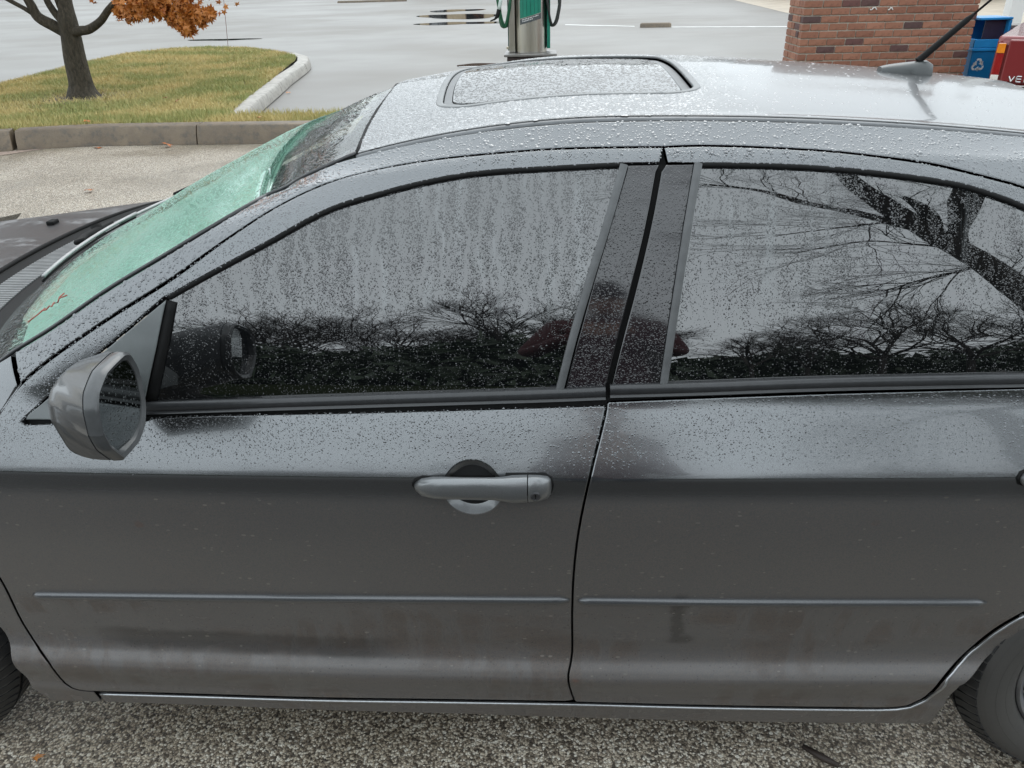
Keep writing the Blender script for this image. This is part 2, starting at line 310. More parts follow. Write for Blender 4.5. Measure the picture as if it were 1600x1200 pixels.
DATA = {
 'front_door': [(0.1913,1.4284),(0.1852,1.4284),(0.1774,1.4284),(0.1682,1.4284),(0.1579,1.4285),(0.1467,1.4286),(0.1351,1.4286),(0.1233,1.4287),(0.1117,1.4288),(0.1005,1.4289),(0.0902,1.429),(0.0805,1.4291),(0.071,1.4292),(0.0616,1.4294),(0.0522,1.4295),(0.0429,1.4297),(0.0335,1.4299),(0.0241,1.4301),(0.0146,1.4302),(0.0048,1.4304),(-0.0052,1.4304),(-0.0145,1.4305),(-0.0242,1.4305),(-0.0341,1.4305),(-0.0441,1.4305),(-0.0542,1.4305),(-0.0643,1.4306),(-0.0744,1.4306),(-0.0843,1.4306),(-0.094,1.4307),(-0.1034,1.4308),(-0.1124,1.4309),(-0.1243,1.4311),(-0.1356,1.4313),(-0.1466,1.4315),(-0.1572,1.4318),(-0.1677,1.4319),(-0.1782,1.432),(-0.1888,1.4321),(-0.1996,1.432),(-0.2094,1.4319),(-0.2192,1.4318),(-0.2289,1.4317),(-0.2388,1.4315),(-0.2486,1.4312),(-0.2584,1.4307),(-0.2682,1.4301),(-0.278,1.4293),(-0.2878,1.4281),(-0.2975,1.4268),(-0.3072,1.4254),(-0.317,1.4238),(-0.3266,1.422),(-0.3363,1.4197),(-0.3458,1.417),(-0.3554,1.414),(-0.3649,1.4106),(-0.3745,1.4069),(-0.3841,1.4029),(-0.3936,1.3985),(-0.4032,1.3938),(-0.4127,1.3884),(-0.4221,1.3824),(-0.4315,1.3759),(-0.4408,1.369),(-0.4501,1.3618),(-0.4593,1.3542),(-0.4676,1.3471),(-0.4758,1.3398),(-0.484,1.3323),(-0.4922,1.3247),(-0.5004,1.317),(-0.5087,1.3094),(-0.5171,1.3018),(-0.5256,1.2943),(-0.5342,1.2868),(-0.5429,1.2795),(-0.5508,1.2728),(-0.5588,1.2661),(-0.5667,1.2593),(-0.5748,1.2527),(-0.5829,1.2461),(-0.5912,1.2396),(-0.5997,1.2331),(-0.6084,1.2268),(-0.6174,1.2207),(-0.6267,1.2146),(-0.6362,1.2085),(-0.6446,1.2034),(-0.6534,1.1982),(-0.6624,1.193),(-0.6716,1.1877),(-0.681,1.1824),(-0.6905,1.1771),(-0.7001,1.1717),(-0.7097,1.1664),(-0.7192,1.1611),(-0.7287,1.1557),(-0.7381,1.1505),(-0.7472,1.1452),(-0.7561,1.1401),(-0.7665,1.1339),(-0.7768,1.1278),(-0.7872,1.1216),(-0.7974,1.1154),(-0.8076,1.1093),(-0.8175,1.1032),(-0.8273,1.0972),(-0.8368,1.0913),(-0.846,1.0855),(-0.8548,1.0798),(-0.8632,1.0744),(-0.8755,1.0662),(-0.8869,1.0584),(-0.8974,1.0511),(-0.9073,1.0439),(-0.9165,1.0368),(-0.9252,1.0298),(-0.9337,1.0226),(-0.9453,1.0115),(-0.9556,0.9999),(-0.964,0.989),(-0.9703,0.9798),(-0.9747,0.9733),(-0.9792,0.9679),(-0.9857,0.9609),(-0.9934,0.9526),(-1.0019,0.9433),(-1.0107,0.9332),(-1.019,0.9228),(-1.0264,0.9124),(-1.0324,0.9023),(-1.0372,0.8921),(-1.0417,0.8814),(-1.0458,0.8704),(-1.0525,0.8574),(-1.0613,0.8426),(-1.0696,0.8276),(-1.0773,0.8125),(-1.0843,0.7975),(-1.0905,0.7823),(-1.0961,0.7667),(-1.1012,0.7508),(-1.1056,0.7347),(-1.1094,0.7186),(-1.1127,0.7027),(-1.1154,0.6871),(-1.1175,0.6722),(-1.1184,0.6564),(-1.1174,0.6419),(-1.1151,0.6283),(-1.1122,0.615),(-1.1093,0.6015),(-1.1072,0.5872),(-1.1063,0.5714),(-1.1068,0.5562),(-1.108,0.5399),(-1.1098,0.5228),(-1.1122,0.505),(-1.1148,0.4867),(-1.1173,0.4685),(-1.1191,0.4512),(-1.1198,0.4351),(-1.1204,0.4146),(-1.1199,0.3952),(-1.1158,0.3798),(-1.1093,0.367),(-1.1006,0.3556),(-1.0908,0.3453),(-1.0818,0.3346),(-1.0739,0.3233),(-1.0723,0.3053),(-1.0764,0.28),(-1.079,0.258),(-1.0777,0.2436),(-1.0641,0.2276),(-1.0508,0.2196),(-1.0323,0.2158),(-1.0162,0.2166),(-1.0086,0.2169),(-0.9999,0.2172),(-0.9899,0.2176),(-0.9789,0.2181),(-0.967,0.2185),(-0.9543,0.219),(-0.9408,0.2195),(-0.9266,0.22),(-0.912,0.2205),(-0.8969,0.2209),(-0.8815,0.2214),(-0.8658,0.2218),(-0.85,0.2223),(-0.8341,0.2227),(-0.8184,0.223),(-0.8027,0.2234),(-0.7873,0.2236),(-0.7754,0.2239),(-0.7632,0.224),(-0.7509,0.2242),(-0.7383,0.2243),(-0.7255,0.2244),(-0.7126,0.2245),(-0.6995,0.2246),(-0.6863,0.2247),(-0.673,0.2248),(-0.6596,0.2248),(-0.6461,0.2249),(-0.6325,0.2249),(-0.619,0.225),(-0.6054,0.225),(-0.5918,0.2251),(-0.5782,0.2252),(-0.5647,0.2253),(-0.5512,0.2254),(-0.5378,0.2255),(-0.5245,0.2256),(-0.5114,0.2257),(-0.4983,0.2259),(-0.4853,0.2261),(-0.4723,0.2263),(-0.4593,0.2266),(-0.4462,0.2268),(-0.4332,0.2271),(-0.4202,0.2273),(-0.4071,0.2276),(-0.3941,0.2279),(-0.3811,0.2282),(-0.3682,0.2285),(-0.3552,0.2288),(-0.3423,0.229),(-0.3294,0.2293),(-0.3166,0.2296),(-0.3038,0.2298),(-0.2911,0.2301),(-0.2784,0.2303),(-0.2658,0.2305),(-0.2532,0.2308),(-0.2407,0.2309),(-0.2283,0.2311),(-0.216,0.2313),(-0.2022,0.2314),(-0.1879,0.2316),(-0.1733,0.2317),(-0.1584,0.2318),(-0.1433,0.2319),(-0.1281,0.2321),(-0.1129,0.2322),(-0.0978,0.2322),(-0.0829,0.2323),(-0.0682,0.2324),(-0.0539,0.2325),(-0.0401,0.2325),(-0.0268,0.2326),(-0.0141,0.2326),(-0.0021,0.2326),(0.0091,0.2326),(0.0194,0.2327),(0.0286,0.2327),(0.0369,0.2327),(0.0562,0.2365),(0.0513,0.2562),(0.0456,0.2944),(0.0427,0.3185),(0.0424,0.3344),(0.0447,0.3467),(0.0481,0.3608),(0.0505,0.3809),(0.0507,0.3954),(0.0504,0.4144),(0.0499,0.4353),(0.0493,0.4569),(0.0487,0.4796),(0.0484,0.5024),(0.0484,0.5218),(0.0483,0.5413),(0.0483,0.5609),(0.0484,0.5805),(0.0486,0.5999),(0.049,0.619),(0.0496,0.6377),(0.0503,0.6556),(0.0511,0.6731),(0.052,0.6901),(0.053,0.7071),(0.0543,0.7241),(0.0557,0.7414),(0.0575,0.7592),(0.0588,0.7722),(0.0604,0.7855),(0.0621,0.799),(0.0638,0.8126),(0.0657,0.8262),(0.0676,0.8396),(0.0695,0.8528),(0.0714,0.8656),(0.0736,0.8754),(0.0757,0.8849),(0.0781,0.8955),(0.0807,0.9063),(0.0834,0.9171),(0.0861,0.9279),(0.0888,0.9385),(0.0913,0.9486),(0.0936,0.9581),(0.0956,0.9668),(0.0973,0.9745),(0.0995,0.9873),(0.0972,0.9931),(0.0768,0.9924),(0.0449,0.9914),(-0.0059,0.9899),(-0.0319,0.9891),(-0.0622,0.9882),(-0.096,0.9871),(-0.1322,0.986),(-0.1698,0.9848),(-0.2079,0.9837),(-0.2454,0.9825),(-0.2813,0.9815),(-0.3172,0.9805),(-0.3548,0.9796),(-0.3931,0.9786),(-0.4312,0.9777),(-0.4682,0.9767),(-0.5033,0.9758),(-0.5353,0.9749),(-0.5635,0.974),(-0.6229,0.9717),(-0.6649,0.9696),(-0.6926,0.9682),(-0.7043,0.9635),(-0.8167,0.9576),(-0.9283,0.9525),(-0.9329,0.9581),(-0.8752,1.0071),(-0.7818,1.0763),(-0.7061,1.1324),(-0.6479,1.1783),(-0.6379,1.1812),(-0.6309,1.1849),(-0.6226,1.1893),(-0.6133,1.1942),(-0.6032,1.1994),(-0.5928,1.2049),(-0.5822,1.2104),(-0.5717,1.2159),(-0.5617,1.2211),(-0.5528,1.2258),(-0.5438,1.2306),(-0.5347,1.2355),(-0.5254,1.2406),(-0.5161,1.2458),(-0.5066,1.2511),(-0.4972,1.2565),(-0.4876,1.2621),(-0.478,1.2677),(-0.4684,1.2735),(-0.4595,1.2789),(-0.4505,1.2847),(-0.4413,1.2907),(-0.432,1.2969),(-0.4226,1.3031),(-0.4133,1.3093),(-0.4041,1.3154),(-0.3949,1.3212),(-0.386,1.3268),(-0.3772,1.3319),(-0.3687,1.3365),(-0.3586,1.3415),(-0.3488,1.3457),(-0.3392,1.3494),(-0.3297,1.3525),(-0.3203,1.3554),(-0.311,1.358),(-0.3017,1.3604),(-0.2924,1.3628),(-0.2829,1.3653),(-0.2733,1.3678),(-0.2638,1.3702),(-0.2542,1.3725),(-0.2447,1.3747),(-0.2351,1.3767),(-0.2256,1.3786),(-0.216,1.3803),(-0.2065,1.382),(-0.197,1.3835),(-0.1875,1.3849),(-0.1783,1.3861),(-0.1691,1.3873),(-0.16,1.3884),(-0.1508,1.3893),(-0.1414,1.3902),(-0.1317,1.3909),(-0.1217,1.3915),(-0.1113,1.392),(-0.1025,1.3924),(-0.0936,1.3926),(-0.0845,1.3928),(-0.0752,1.3929),(-0.0658,1.393),(-0.0562,1.393),(-0.0464,1.3931),(-0.0364,1.3931),(-0.0262,1.3931),(-0.0158,1.3932),(-0.0052,1.3933),(0.0044,1.3934),(0.0149,1.3936),(0.0259,1.3937),(0.0374,1.3938),(0.0491,1.394),(0.0608,1.3942),(0.0723,1.3944),(0.0834,1.3947),(0.0938,1.3949),(0.1034,1.3952),(0.112,1.3954),(0.1192,1.3957),(0.125,1.3959),(0.1855,1.3962)],
 'rear_door_lower': [(0.1037,0.9997),(0.1313,1.0008),(0.1704,1.0024),(0.2162,1.0042),(0.2636,1.0059),(0.2948,1.007),(0.3266,1.0081),(0.36,1.0091),(0.3954,1.0102),(0.4338,1.0113),(0.4757,1.0124),(0.5037,1.013),(0.5344,1.0137),(0.5672,1.0144),(0.6013,1.015),(0.6358,1.0156),(0.6701,1.0162),(0.7034,1.0168),(0.735,1.0172),(0.764,1.0177),(0.7899,1.018),(0.8352,1.0185),(0.875,1.0187),(0.9089,1.0189),(0.9362,1.0189),(0.9565,1.019),(0.9786,0.9355),(0.9868,0.8445),(1.0219,0.7052),(0.9937,0.6086),(0.9854,0.5856),(0.9801,0.5795),(0.9739,0.5721),(0.9668,0.5638),(0.9592,0.5548),(0.9514,0.5455),(0.9436,0.5361),(0.9361,0.527),(0.9292,0.5185),(0.9233,0.5108),(0.915,0.4996),(0.9077,0.4898),(0.9012,0.4805),(0.8951,0.4712),(0.8891,0.4611),(0.8829,0.4497),(0.8773,0.4389),(0.8717,0.4276),(0.8666,0.4151),(0.8614,0.4023),(0.8554,0.3903),(0.8483,0.3798),(0.8407,0.3703),(0.8324,0.3607),(0.8229,0.3512),(0.8133,0.3415),(0.8048,0.3316),(0.7977,0.3212),(0.7948,0.3064),(0.7941,0.2895),(0.7922,0.2613),(0.7875,0.2475),(0.7787,0.2396),(0.7694,0.2328),(0.7591,0.2265),(0.7387,0.2212),(0.7306,0.2202),(0.722,0.2195),(0.7128,0.2191),(0.7028,0.2189),(0.6919,0.2189),(0.6801,0.2191),(0.6674,0.2194),(0.6535,0.2198),(0.6384,0.2202),(0.6221,0.2206),(0.6043,0.2209),(0.5949,0.2211),(0.5848,0.2213),(0.5743,0.2214),(0.5634,0.2216),(0.5521,0.2218),(0.5403,0.222),(0.5283,0.2222),(0.5159,0.2225),(0.5033,0.2227),(0.4905,0.2229),(0.4775,0.2231),(0.4643,0.2234),(0.4511,0.2236),(0.4378,0.2238),(0.4244,0.2241),(0.4111,0.2243),(0.3978,0.2245),(0.3846,0.2248),(0.3715,0.225),(0.3586,0.2252),(0.3458,0.2255),(0.3334,0.2257),(0.3207,0.226),(0.3076,0.2262),(0.2941,0.2265),(0.2802,0.2268),(0.2661,0.2271),(0.2518,0.2274),(0.2373,0.2278),(0.2229,0.2281),(0.2085,0.2284),(0.1942,0.2287),(0.1801,0.229),(0.1663,0.2293),(0.1528,0.2295),(0.1398,0.2298),(0.1273,0.23),(0.1153,0.2302),(0.1041,0.2304),(0.0935,0.2306),(0.0838,0.2308),(0.075,0.2309),(0.0672,0.231),(0.0604,0.2311),(0.0562,0.2365),(0.0513,0.2562),(0.0456,0.2944),(0.0427,0.3185),(0.0424,0.3344),(0.0447,0.3467),(0.0481,0.3608),(0.0505,0.3809),(0.0507,0.3954),(0.0504,0.4144),(0.0499,0.4353),(0.0493,0.4569),(0.0487,0.4796),(0.0484,0.5024),(0.0484,0.5218),(0.0483,0.5413),(0.0483,0.5609),(0.0484,0.5805),(0.0486,0.5999),(0.049,0.619),(0.0496,0.6377),(0.0503,0.6556),(0.0511,0.6731),(0.052,0.6901),(0.053,0.7071),(0.0543,0.7241),(0.0557,0.7414),(0.0575,0.7592),(0.0588,0.7722),(0.0604,0.7855),(0.0621,0.799),(0.0638,0.8126),(0.0657,0.8262),(0.0676,0.8396),(0.0695,0.8528),(0.0714,0.8656),(0.0736,0.8754),(0.0757,0.8849),(0.0781,0.8955),(0.0807,0.9063),(0.0834,0.9171),(0.0861,0.9279),(0.0888,0.9385),(0.0913,0.9486),(0.0936,0.9581),(0.0956,0.9668),(0.0973,0.9745),(0.0995,0.9873),(0.1001,0.9957)],
 'sail': [(-0.9257,0.9605),(-0.9206,0.9697),(-0.8756,1.0047),(-0.7821,1.074),(-0.7064,1.1302),(-0.6447,1.1762),(-0.6711,1.0905),(-0.7027,1.002),(-0.7042,0.9669),(-0.8166,0.961)],
 'front_glass': [(-0.6436,1.1762),(-0.6379,1.1812),(-0.6309,1.1849),(-0.6226,1.1893),(-0.6133,1.1942),(-0.6032,1.1994),(-0.5928,1.2049),(-0.5822,1.2104),(-0.5717,1.2159),(-0.5617,1.2211),(-0.5528,1.2258),(-0.5438,1.2306),(-0.5347,1.2355),(-0.5254,1.2406),(-0.5161,1.2458),(-0.5066,1.2511),(-0.4972,1.2565),(-0.4876,1.2621),(-0.478,1.2677),(-0.4684,1.2735),(-0.4595,1.2789),(-0.4505,1.2847),(-0.4413,1.2907),(-0.432,1.2969),(-0.4226,1.3031),(-0.4133,1.3093),(-0.4041,1.3154),(-0.3949,1.3212),(-0.386,1.3268),(-0.3772,1.3319),(-0.3687,1.3365),(-0.3586,1.3415),(-0.3488,1.3457),(-0.3392,1.3494),(-0.3297,1.3525),(-0.3203,1.3554),(-0.311,1.358),(-0.3017,1.3604),(-0.2924,1.3628),(-0.2829,1.3653),(-0.2733,1.3678),(-0.2638,1.3702),(-0.2542,1.3725),(-0.2447,1.3747),(-0.2351,1.3767),(-0.2256,1.3786),(-0.216,1.3803),(-0.2065,1.382),(-0.197,1.3835),(-0.1875,1.3849),(-0.1783,1.3861),(-0.1691,1.3873),(-0.16,1.3884),(-0.1508,1.3893),(-0.1414,1.3902),(-0.1317,1.3909),(-0.1217,1.3915),(-0.1113,1.392),(-0.1025,1.3924),(-0.0936,1.3926),(-0.0845,1.3928),(-0.0752,1.3929),(-0.0658,1.393),(-0.0562,1.393),(-0.0464,1.3931),(-0.0364,1.3931),(-0.0262,1.3931),(-0.0158,1.3932),(-0.0052,1.3933),(0.0044,1.3934),(0.0149,1.3936),(0.0259,1.3937),(0.0374,1.3938),(0.0491,1.394),(0.0608,1.3942),(0.0723,1.3944),(0.0834,1.3947),(0.0938,1.3949),(0.1034,1.3952),(0.112,1.3954),(0.1192,1.3957),(0.125,1.3959),(0.1228,1.3892),(0.0991,1.3003),(0.0692,1.202),(0.0391,1.1017),(0.0159,1.0179),(0.0137,1.0156),(-0.0089,1.0148),(-0.0391,1.0138),(-0.0751,1.0126),(-0.1153,1.0111),(-0.1578,1.0096),(-0.2007,1.008),(-0.2423,1.0065),(-0.2806,1.005),(-0.3174,1.0035),(-0.3552,1.002),(-0.3933,1.0004),(-0.431,0.9988),(-0.4676,0.9973),(-0.5023,0.9958),(-0.5344,0.9944),(-0.563,0.9931),(-0.612,0.9908),(-0.6519,0.9888),(-0.6829,0.9872),(-0.7051,0.9861),(-0.6961,1.0161),(-0.6711,1.0905)],
 'rear_glass': [(0.25,1.3945),(0.256,1.3944),(0.2639,1.3943),(0.2733,1.3942),(0.2838,1.3941),(0.295,1.3939),(0.3065,1.3938),(0.318,1.3936),(0.3289,1.3934),(0.339,1.3932),(0.3496,1.3929),(0.3601,1.3927),(0.3704,1.3923),(0.3807,1.392),(0.3909,1.3916),(0.401,1.3912),(0.4112,1.3907),(0.4215,1.3902),(0.4317,1.3896),(0.442,1.3889),(0.4523,1.3882),(0.4625,1.3874),(0.4728,1.3866),(0.483,1.3858),(0.4932,1.3849),(0.5034,1.3839),(0.5136,1.3829),(0.5238,1.3818),(0.534,1.3807),(0.5442,1.3796),(0.5543,1.3784),(0.5645,1.3771),(0.5746,1.3757),(0.5848,1.3742),(0.5939,1.3728),(0.6031,1.3714),(0.6125,1.3699),(0.6218,1.3684),(0.631,1.3668),(0.6401,1.3651),(0.6489,1.3633),(0.6573,1.3615),(0.6653,1.3595),(0.6767,1.3563),(0.6874,1.3529),(0.6976,1.3492),(0.7072,1.3455),(0.7162,1.3418),(0.7247,1.3383),(0.7355,1.3338),(0.7444,1.3298),(0.7533,1.3253),(0.7641,1.3195),(0.7715,1.3156),(0.7796,1.3114),(0.7882,1.3069),(0.7971,1.302),(0.8061,1.2968),(0.815,1.2912),(0.8238,1.2852),(0.8318,1.279),(0.8404,1.2719),(0.8492,1.2643),(0.8581,1.2566),(0.8665,1.2491),(0.8742,1.2425),(0.8807,1.2369),(0.8856,1.2329),(0.9077,1.1609),(0.9318,1.0391),(0.9318,1.0391),(0.9096,1.0391),(0.8786,1.0392),(0.8379,1.0391),(0.7865,1.0389),(0.7616,1.0388),(0.7331,1.0386),(0.7018,1.0384),(0.6686,1.0382),(0.6342,1.0379),(0.5995,1.0376),(0.5652,1.0372),(0.5322,1.0367),(0.5013,1.0363),(0.4734,1.0357),(0.4306,1.0347),(0.39,1.0334),(0.3524,1.032),(0.3181,1.0306),(0.2879,1.0294),(0.2624,1.0283),(0.2172,1.0263),(0.1985,1.0253),(0.2151,1.159),(0.2317,1.2729)],
 'front_seal': [(-0.6434,1.1783),(-0.6379,1.1812),(-0.6309,1.1849),(-0.6226,1.1893),(-0.6133,1.1942),(-0.6032,1.1994),(-0.5928,1.2049),(-0.5822,1.2104),(-0.5717,1.2159),(-0.5617,1.2211),(-0.5528,1.2258),(-0.5438,1.2306),(-0.5347,1.2355),(-0.5254,1.2406),(-0.5161,1.2458),(-0.5066,1.2511),(-0.4972,1.2565),(-0.4876,1.2621),(-0.478,1.2677),(-0.4684,1.2735),(-0.4595,1.2789),(-0.4505,1.2847),(-0.4413,1.2907),(-0.432,1.2969),(-0.4226,1.3031),(-0.4133,1.3093),(-0.4041,1.3154),(-0.3949,1.3212),(-0.386,1.3268),(-0.3772,1.3319),(-0.3687,1.3365),(-0.3586,1.3415),(-0.3488,1.3457),(-0.3392,1.3494),(-0.3297,1.3525),(-0.3203,1.3554),(-0.311,1.358),(-0.3017,1.3604),(-0.2924,1.3628),(-0.2829,1.3653),(-0.2733,1.3678),(-0.2638,1.3702),(-0.2542,1.3725),(-0.2447,1.3747),(-0.2351,1.3767),(-0.2256,1.3786),(-0.216,1.3803),(-0.2065,1.382),(-0.197,1.3835),(-0.1875,1.3849),(-0.1783,1.3861),(-0.1691,1.3873),(-0.16,1.3884),(-0.1508,1.3893),(-0.1414,1.3902),(-0.1317,1.3909),(-0.1217,1.3915),(-0.1113,1.392),(-0.1025,1.3924),(-0.0936,1.3926),(-0.0845,1.3928),(-0.0752,1.3929),(-0.0658,1.393),(-0.0562,1.393),(-0.0464,1.3931),(-0.0364,1.3931),(-0.0262,1.3931),(-0.0158,1.3932),(-0.0052,1.3933),(0.0044,1.3934),(0.0149,1.3936),(0.0259,1.3937),(0.0374,1.3938),(0.0491,1.394),(0.0608,1.3942),(0.0723,1.3944),(0.0834,1.3947),(0.0938,1.3949),(0.1034,1.3952),(0.112,1.3954),(0.1192,1.3957),(0.125,1.3959)],
 'rear_seal': [(0.25,1.3945),(0.256,1.3944),(0.2639,1.3943),(0.2733,1.3942),(0.2838,1.3941),(0.295,1.3939),(0.3065,1.3938),(0.318,1.3936),(0.3289,1.3934),(0.339,1.3932),(0.3496,1.3929),(0.3601,1.3927),(0.3704,1.3923),(0.3807,1.392),(0.3909,1.3916),(0.401,1.3912),(0.4112,1.3907),(0.4215,1.3902),(0.4317,1.3896),(0.442,1.3889),(0.4523,1.3882),(0.4625,1.3874),(0.4728,1.3866),(0.483,1.3858),(0.4932,1.3849),(0.5034,1.3839),(0.5136,1.3829),(0.5238,1.3818),(0.534,1.3807),(0.5442,1.3796),(0.5543,1.3784),(0.5645,1.3771),(0.5746,1.3757),(0.5848,1.3742),(0.5939,1.3728),(0.6031,1.3714),(0.6125,1.3699),(0.6218,1.3684),(0.631,1.3668),(0.6401,1.3651),(0.6489,1.3633),(0.6573,1.3615),(0.6653,1.3595),(0.6767,1.3563),(0.6874,1.3529),(0.6976,1.3492),(0.7072,1.3455),(0.7162,1.3418),(0.7247,1.3383),(0.7355,1.3338),(0.7444,1.3298),(0.7533,1.3253),(0.7641,1.3195),(0.7715,1.3156),(0.7796,1.3114),(0.7882,1.3069),(0.7971,1.302),(0.8061,1.2968),(0.815,1.2912),(0.8238,1.2852),(0.8318,1.279),(0.8404,1.2719),(0.8492,1.2643),(0.8581,1.2566),(0.8665,1.2491),(0.8742,1.2425),(0.8807,1.2369),(0.8856,1.2329)],
 'front_bar': [(0.126,1.3936),(0.1211,1.3765),(0.1143,1.3524),(0.1066,1.3257),(0.0991,1.3003),(0.0918,1.2761),(0.0841,1.251),(0.0764,1.2261),(0.0692,1.202),(0.0624,1.1791),(0.0558,1.157),(0.0495,1.1349),(0.0433,1.1124),(0.0368,1.0871),(0.0302,1.0599),(0.0243,1.0353),(0.0202,1.0179)],
 'rear_bar': [(0.2469,1.3945),(0.2432,1.3756),(0.2382,1.349),(0.233,1.3201),(0.2285,1.2936),(0.2249,1.2699),(0.2214,1.2465),(0.2182,1.2235),(0.2152,1.2007),(0.2122,1.178),(0.2093,1.1554),(0.2065,1.1332),(0.2039,1.1115),(0.2005,1.0808),(0.1973,1.0509),(0.1952,1.0298)],
 'front_applique': [(0.1323,1.3946),(0.1845,1.3951),(0.1782,1.3821),(0.1761,1.3707),(0.1739,1.3591),(0.1717,1.3475),(0.1696,1.336),(0.1675,1.325),(0.1654,1.3145),(0.1634,1.3047),(0.1613,1.2946),(0.1592,1.2845),(0.157,1.2745),(0.1548,1.2646),(0.1525,1.2547),(0.1503,1.2448),(0.1481,1.2351),(0.1459,1.2255),(0.1436,1.216),(0.1414,1.2065),(0.1393,1.1972),(0.1369,1.1871),(0.1344,1.177),(0.132,1.167),(0.1295,1.1571),(0.1271,1.1473),(0.1246,1.1376),(0.1222,1.1281),(0.1199,1.1186),(0.1177,1.1094),(0.1156,1.1002),(0.113,1.0889),(0.1105,1.0775),(0.108,1.0662),(0.1056,1.0552),(0.1034,1.0446),(0.1013,1.0345),(0.0995,1.0251),(0.098,1.0166),(0.0278,1.0145),(0.0477,1.0963),(0.0755,1.2019),(0.1043,1.3002)],
 'rear_applique': [(0.1949,1.395),(0.2417,1.3957),(0.2234,1.2936),(0.21,1.2008),(0.1987,1.1115),(0.19,1.0253),(0.1065,1.02),(0.1081,1.0251),(0.1099,1.0345),(0.1119,1.0445),(0.1141,1.0552),(0.1165,1.0662),(0.119,1.0775),(0.1215,1.0888),(0.1241,1.1002),(0.1262,1.1093),(0.1284,1.1186),(0.1307,1.128),(0.133,1.1376),(0.1355,1.1473),(0.1379,1.1571),(0.1404,1.167),(0.1428,1.1769),(0.1452,1.187),(0.1476,1.1972),(0.1498,1.2065),(0.152,1.2159),(0.1542,1.2254),(0.1564,1.235),(0.1586,1.2448),(0.1608,1.2546),(0.1631,1.2645),(0.1653,1.2744),(0.1675,1.2844),(0.1696,1.2945),(0.1717,1.3046),(0.1737,1.3144),(0.1757,1.3249),(0.1779,1.3359),(0.18,1.3474),(0.1822,1.359),(0.1844,1.3706),(0.1865,1.382)],
 'belt_front': [(-0.7029,0.9838),(-0.6812,0.9848),(-0.6509,0.986),(-0.6117,0.9877),(-0.5632,0.9897),(-0.5406,0.9906),(-0.5155,0.9916),(-0.4884,0.9927),(-0.4598,0.9938),(-0.4301,0.9949),(-0.3998,0.9961),(-0.3693,0.9972),(-0.339,0.9983),(-0.3094,0.9994),(-0.2808,1.0005),(-0.2522,1.0015),(-0.2225,1.0025),(-0.1922,1.0036),(-0.1619,1.0046),(-0.1319,1.0057),(-0.1029,1.0066),(-0.0753,1.0076),(-0.0495,1.0084),(-0.0263,1.0092),(-0.0058,1.01),(0.0451,1.0119),(0.0773,1.0134),(0.098,1.0143)],
 'belt_rear': [(0.1055,1.0177),(0.1261,1.0182),(0.1545,1.0189),(0.1884,1.0197),(0.2253,1.0206),(0.2627,1.0216),(0.2859,1.0223),(0.3094,1.0231),(0.3335,1.024),(0.3586,1.0248),(0.3849,1.0257),(0.4127,1.0266),(0.4424,1.0273),(0.4741,1.028),(0.4971,1.0284),(0.5222,1.0288),(0.5489,1.0292),(0.5767,1.0295),(0.6051,1.0298),(0.6339,1.0301),(0.6625,1.0303),(0.6904,1.0305),(0.7174,1.0308),(0.7429,1.0309),(0.7664,1.0311),(0.7877,1.0313),(0.8257,1.0315),(0.86,1.0317),(0.8903,1.0319),(0.9162,1.032),(0.9374,1.0321),(0.9538,1.0322)],
 'strip_front': [(-1.0546,0.5258),(-1.0317,0.5266),(-1.0023,0.5276),(-0.9678,0.5288),(-0.9292,0.53),(-0.8877,0.5312),(-0.8445,0.5325),(-0.8007,0.5337),(-0.7573,0.5349),(-0.7155,0.536),(-0.6845,0.5368),(-0.6527,0.5375),(-0.6203,0.5383),(-0.5874,0.539),(-0.5542,0.5398),(-0.5207,0.5405),(-0.4872,0.5411),(-0.4537,0.5418),(-0.4205,0.5424),(-0.3875,0.543),(-0.3551,0.5435),(-0.3233,0.544),(-0.2877,0.5446),(-0.2501,0.5452),(-0.2115,0.5458),(-0.1726,0.5463),(-0.1342,0.5468),(-0.097,0.5472),(-0.0619,0.5476),(-0.0296,0.5479),(-0.0009,0.5482),(0.0234,0.5484),(0.0426,0.5485)],
 'strip_rear': [(0.0588,0.5468),(0.0809,0.5468),(0.1108,0.5467),(0.1463,0.5466),(0.1854,0.5464),(0.2258,0.5462),(0.2655,0.546),(0.3025,0.5458),(0.3327,0.5457),(0.3624,0.5456),(0.3921,0.5455),(0.4218,0.5453),(0.4519,0.5452),(0.4827,0.5451),(0.5144,0.5449),(0.5473,0.5448),(0.5793,0.5447),(0.6148,0.5446),(0.6522,0.5444),(0.6903,0.5442),(0.7275,0.544),(0.7625,0.5438),(0.7939,0.5436),(0.8203,0.5433),(0.8402,0.5431)],
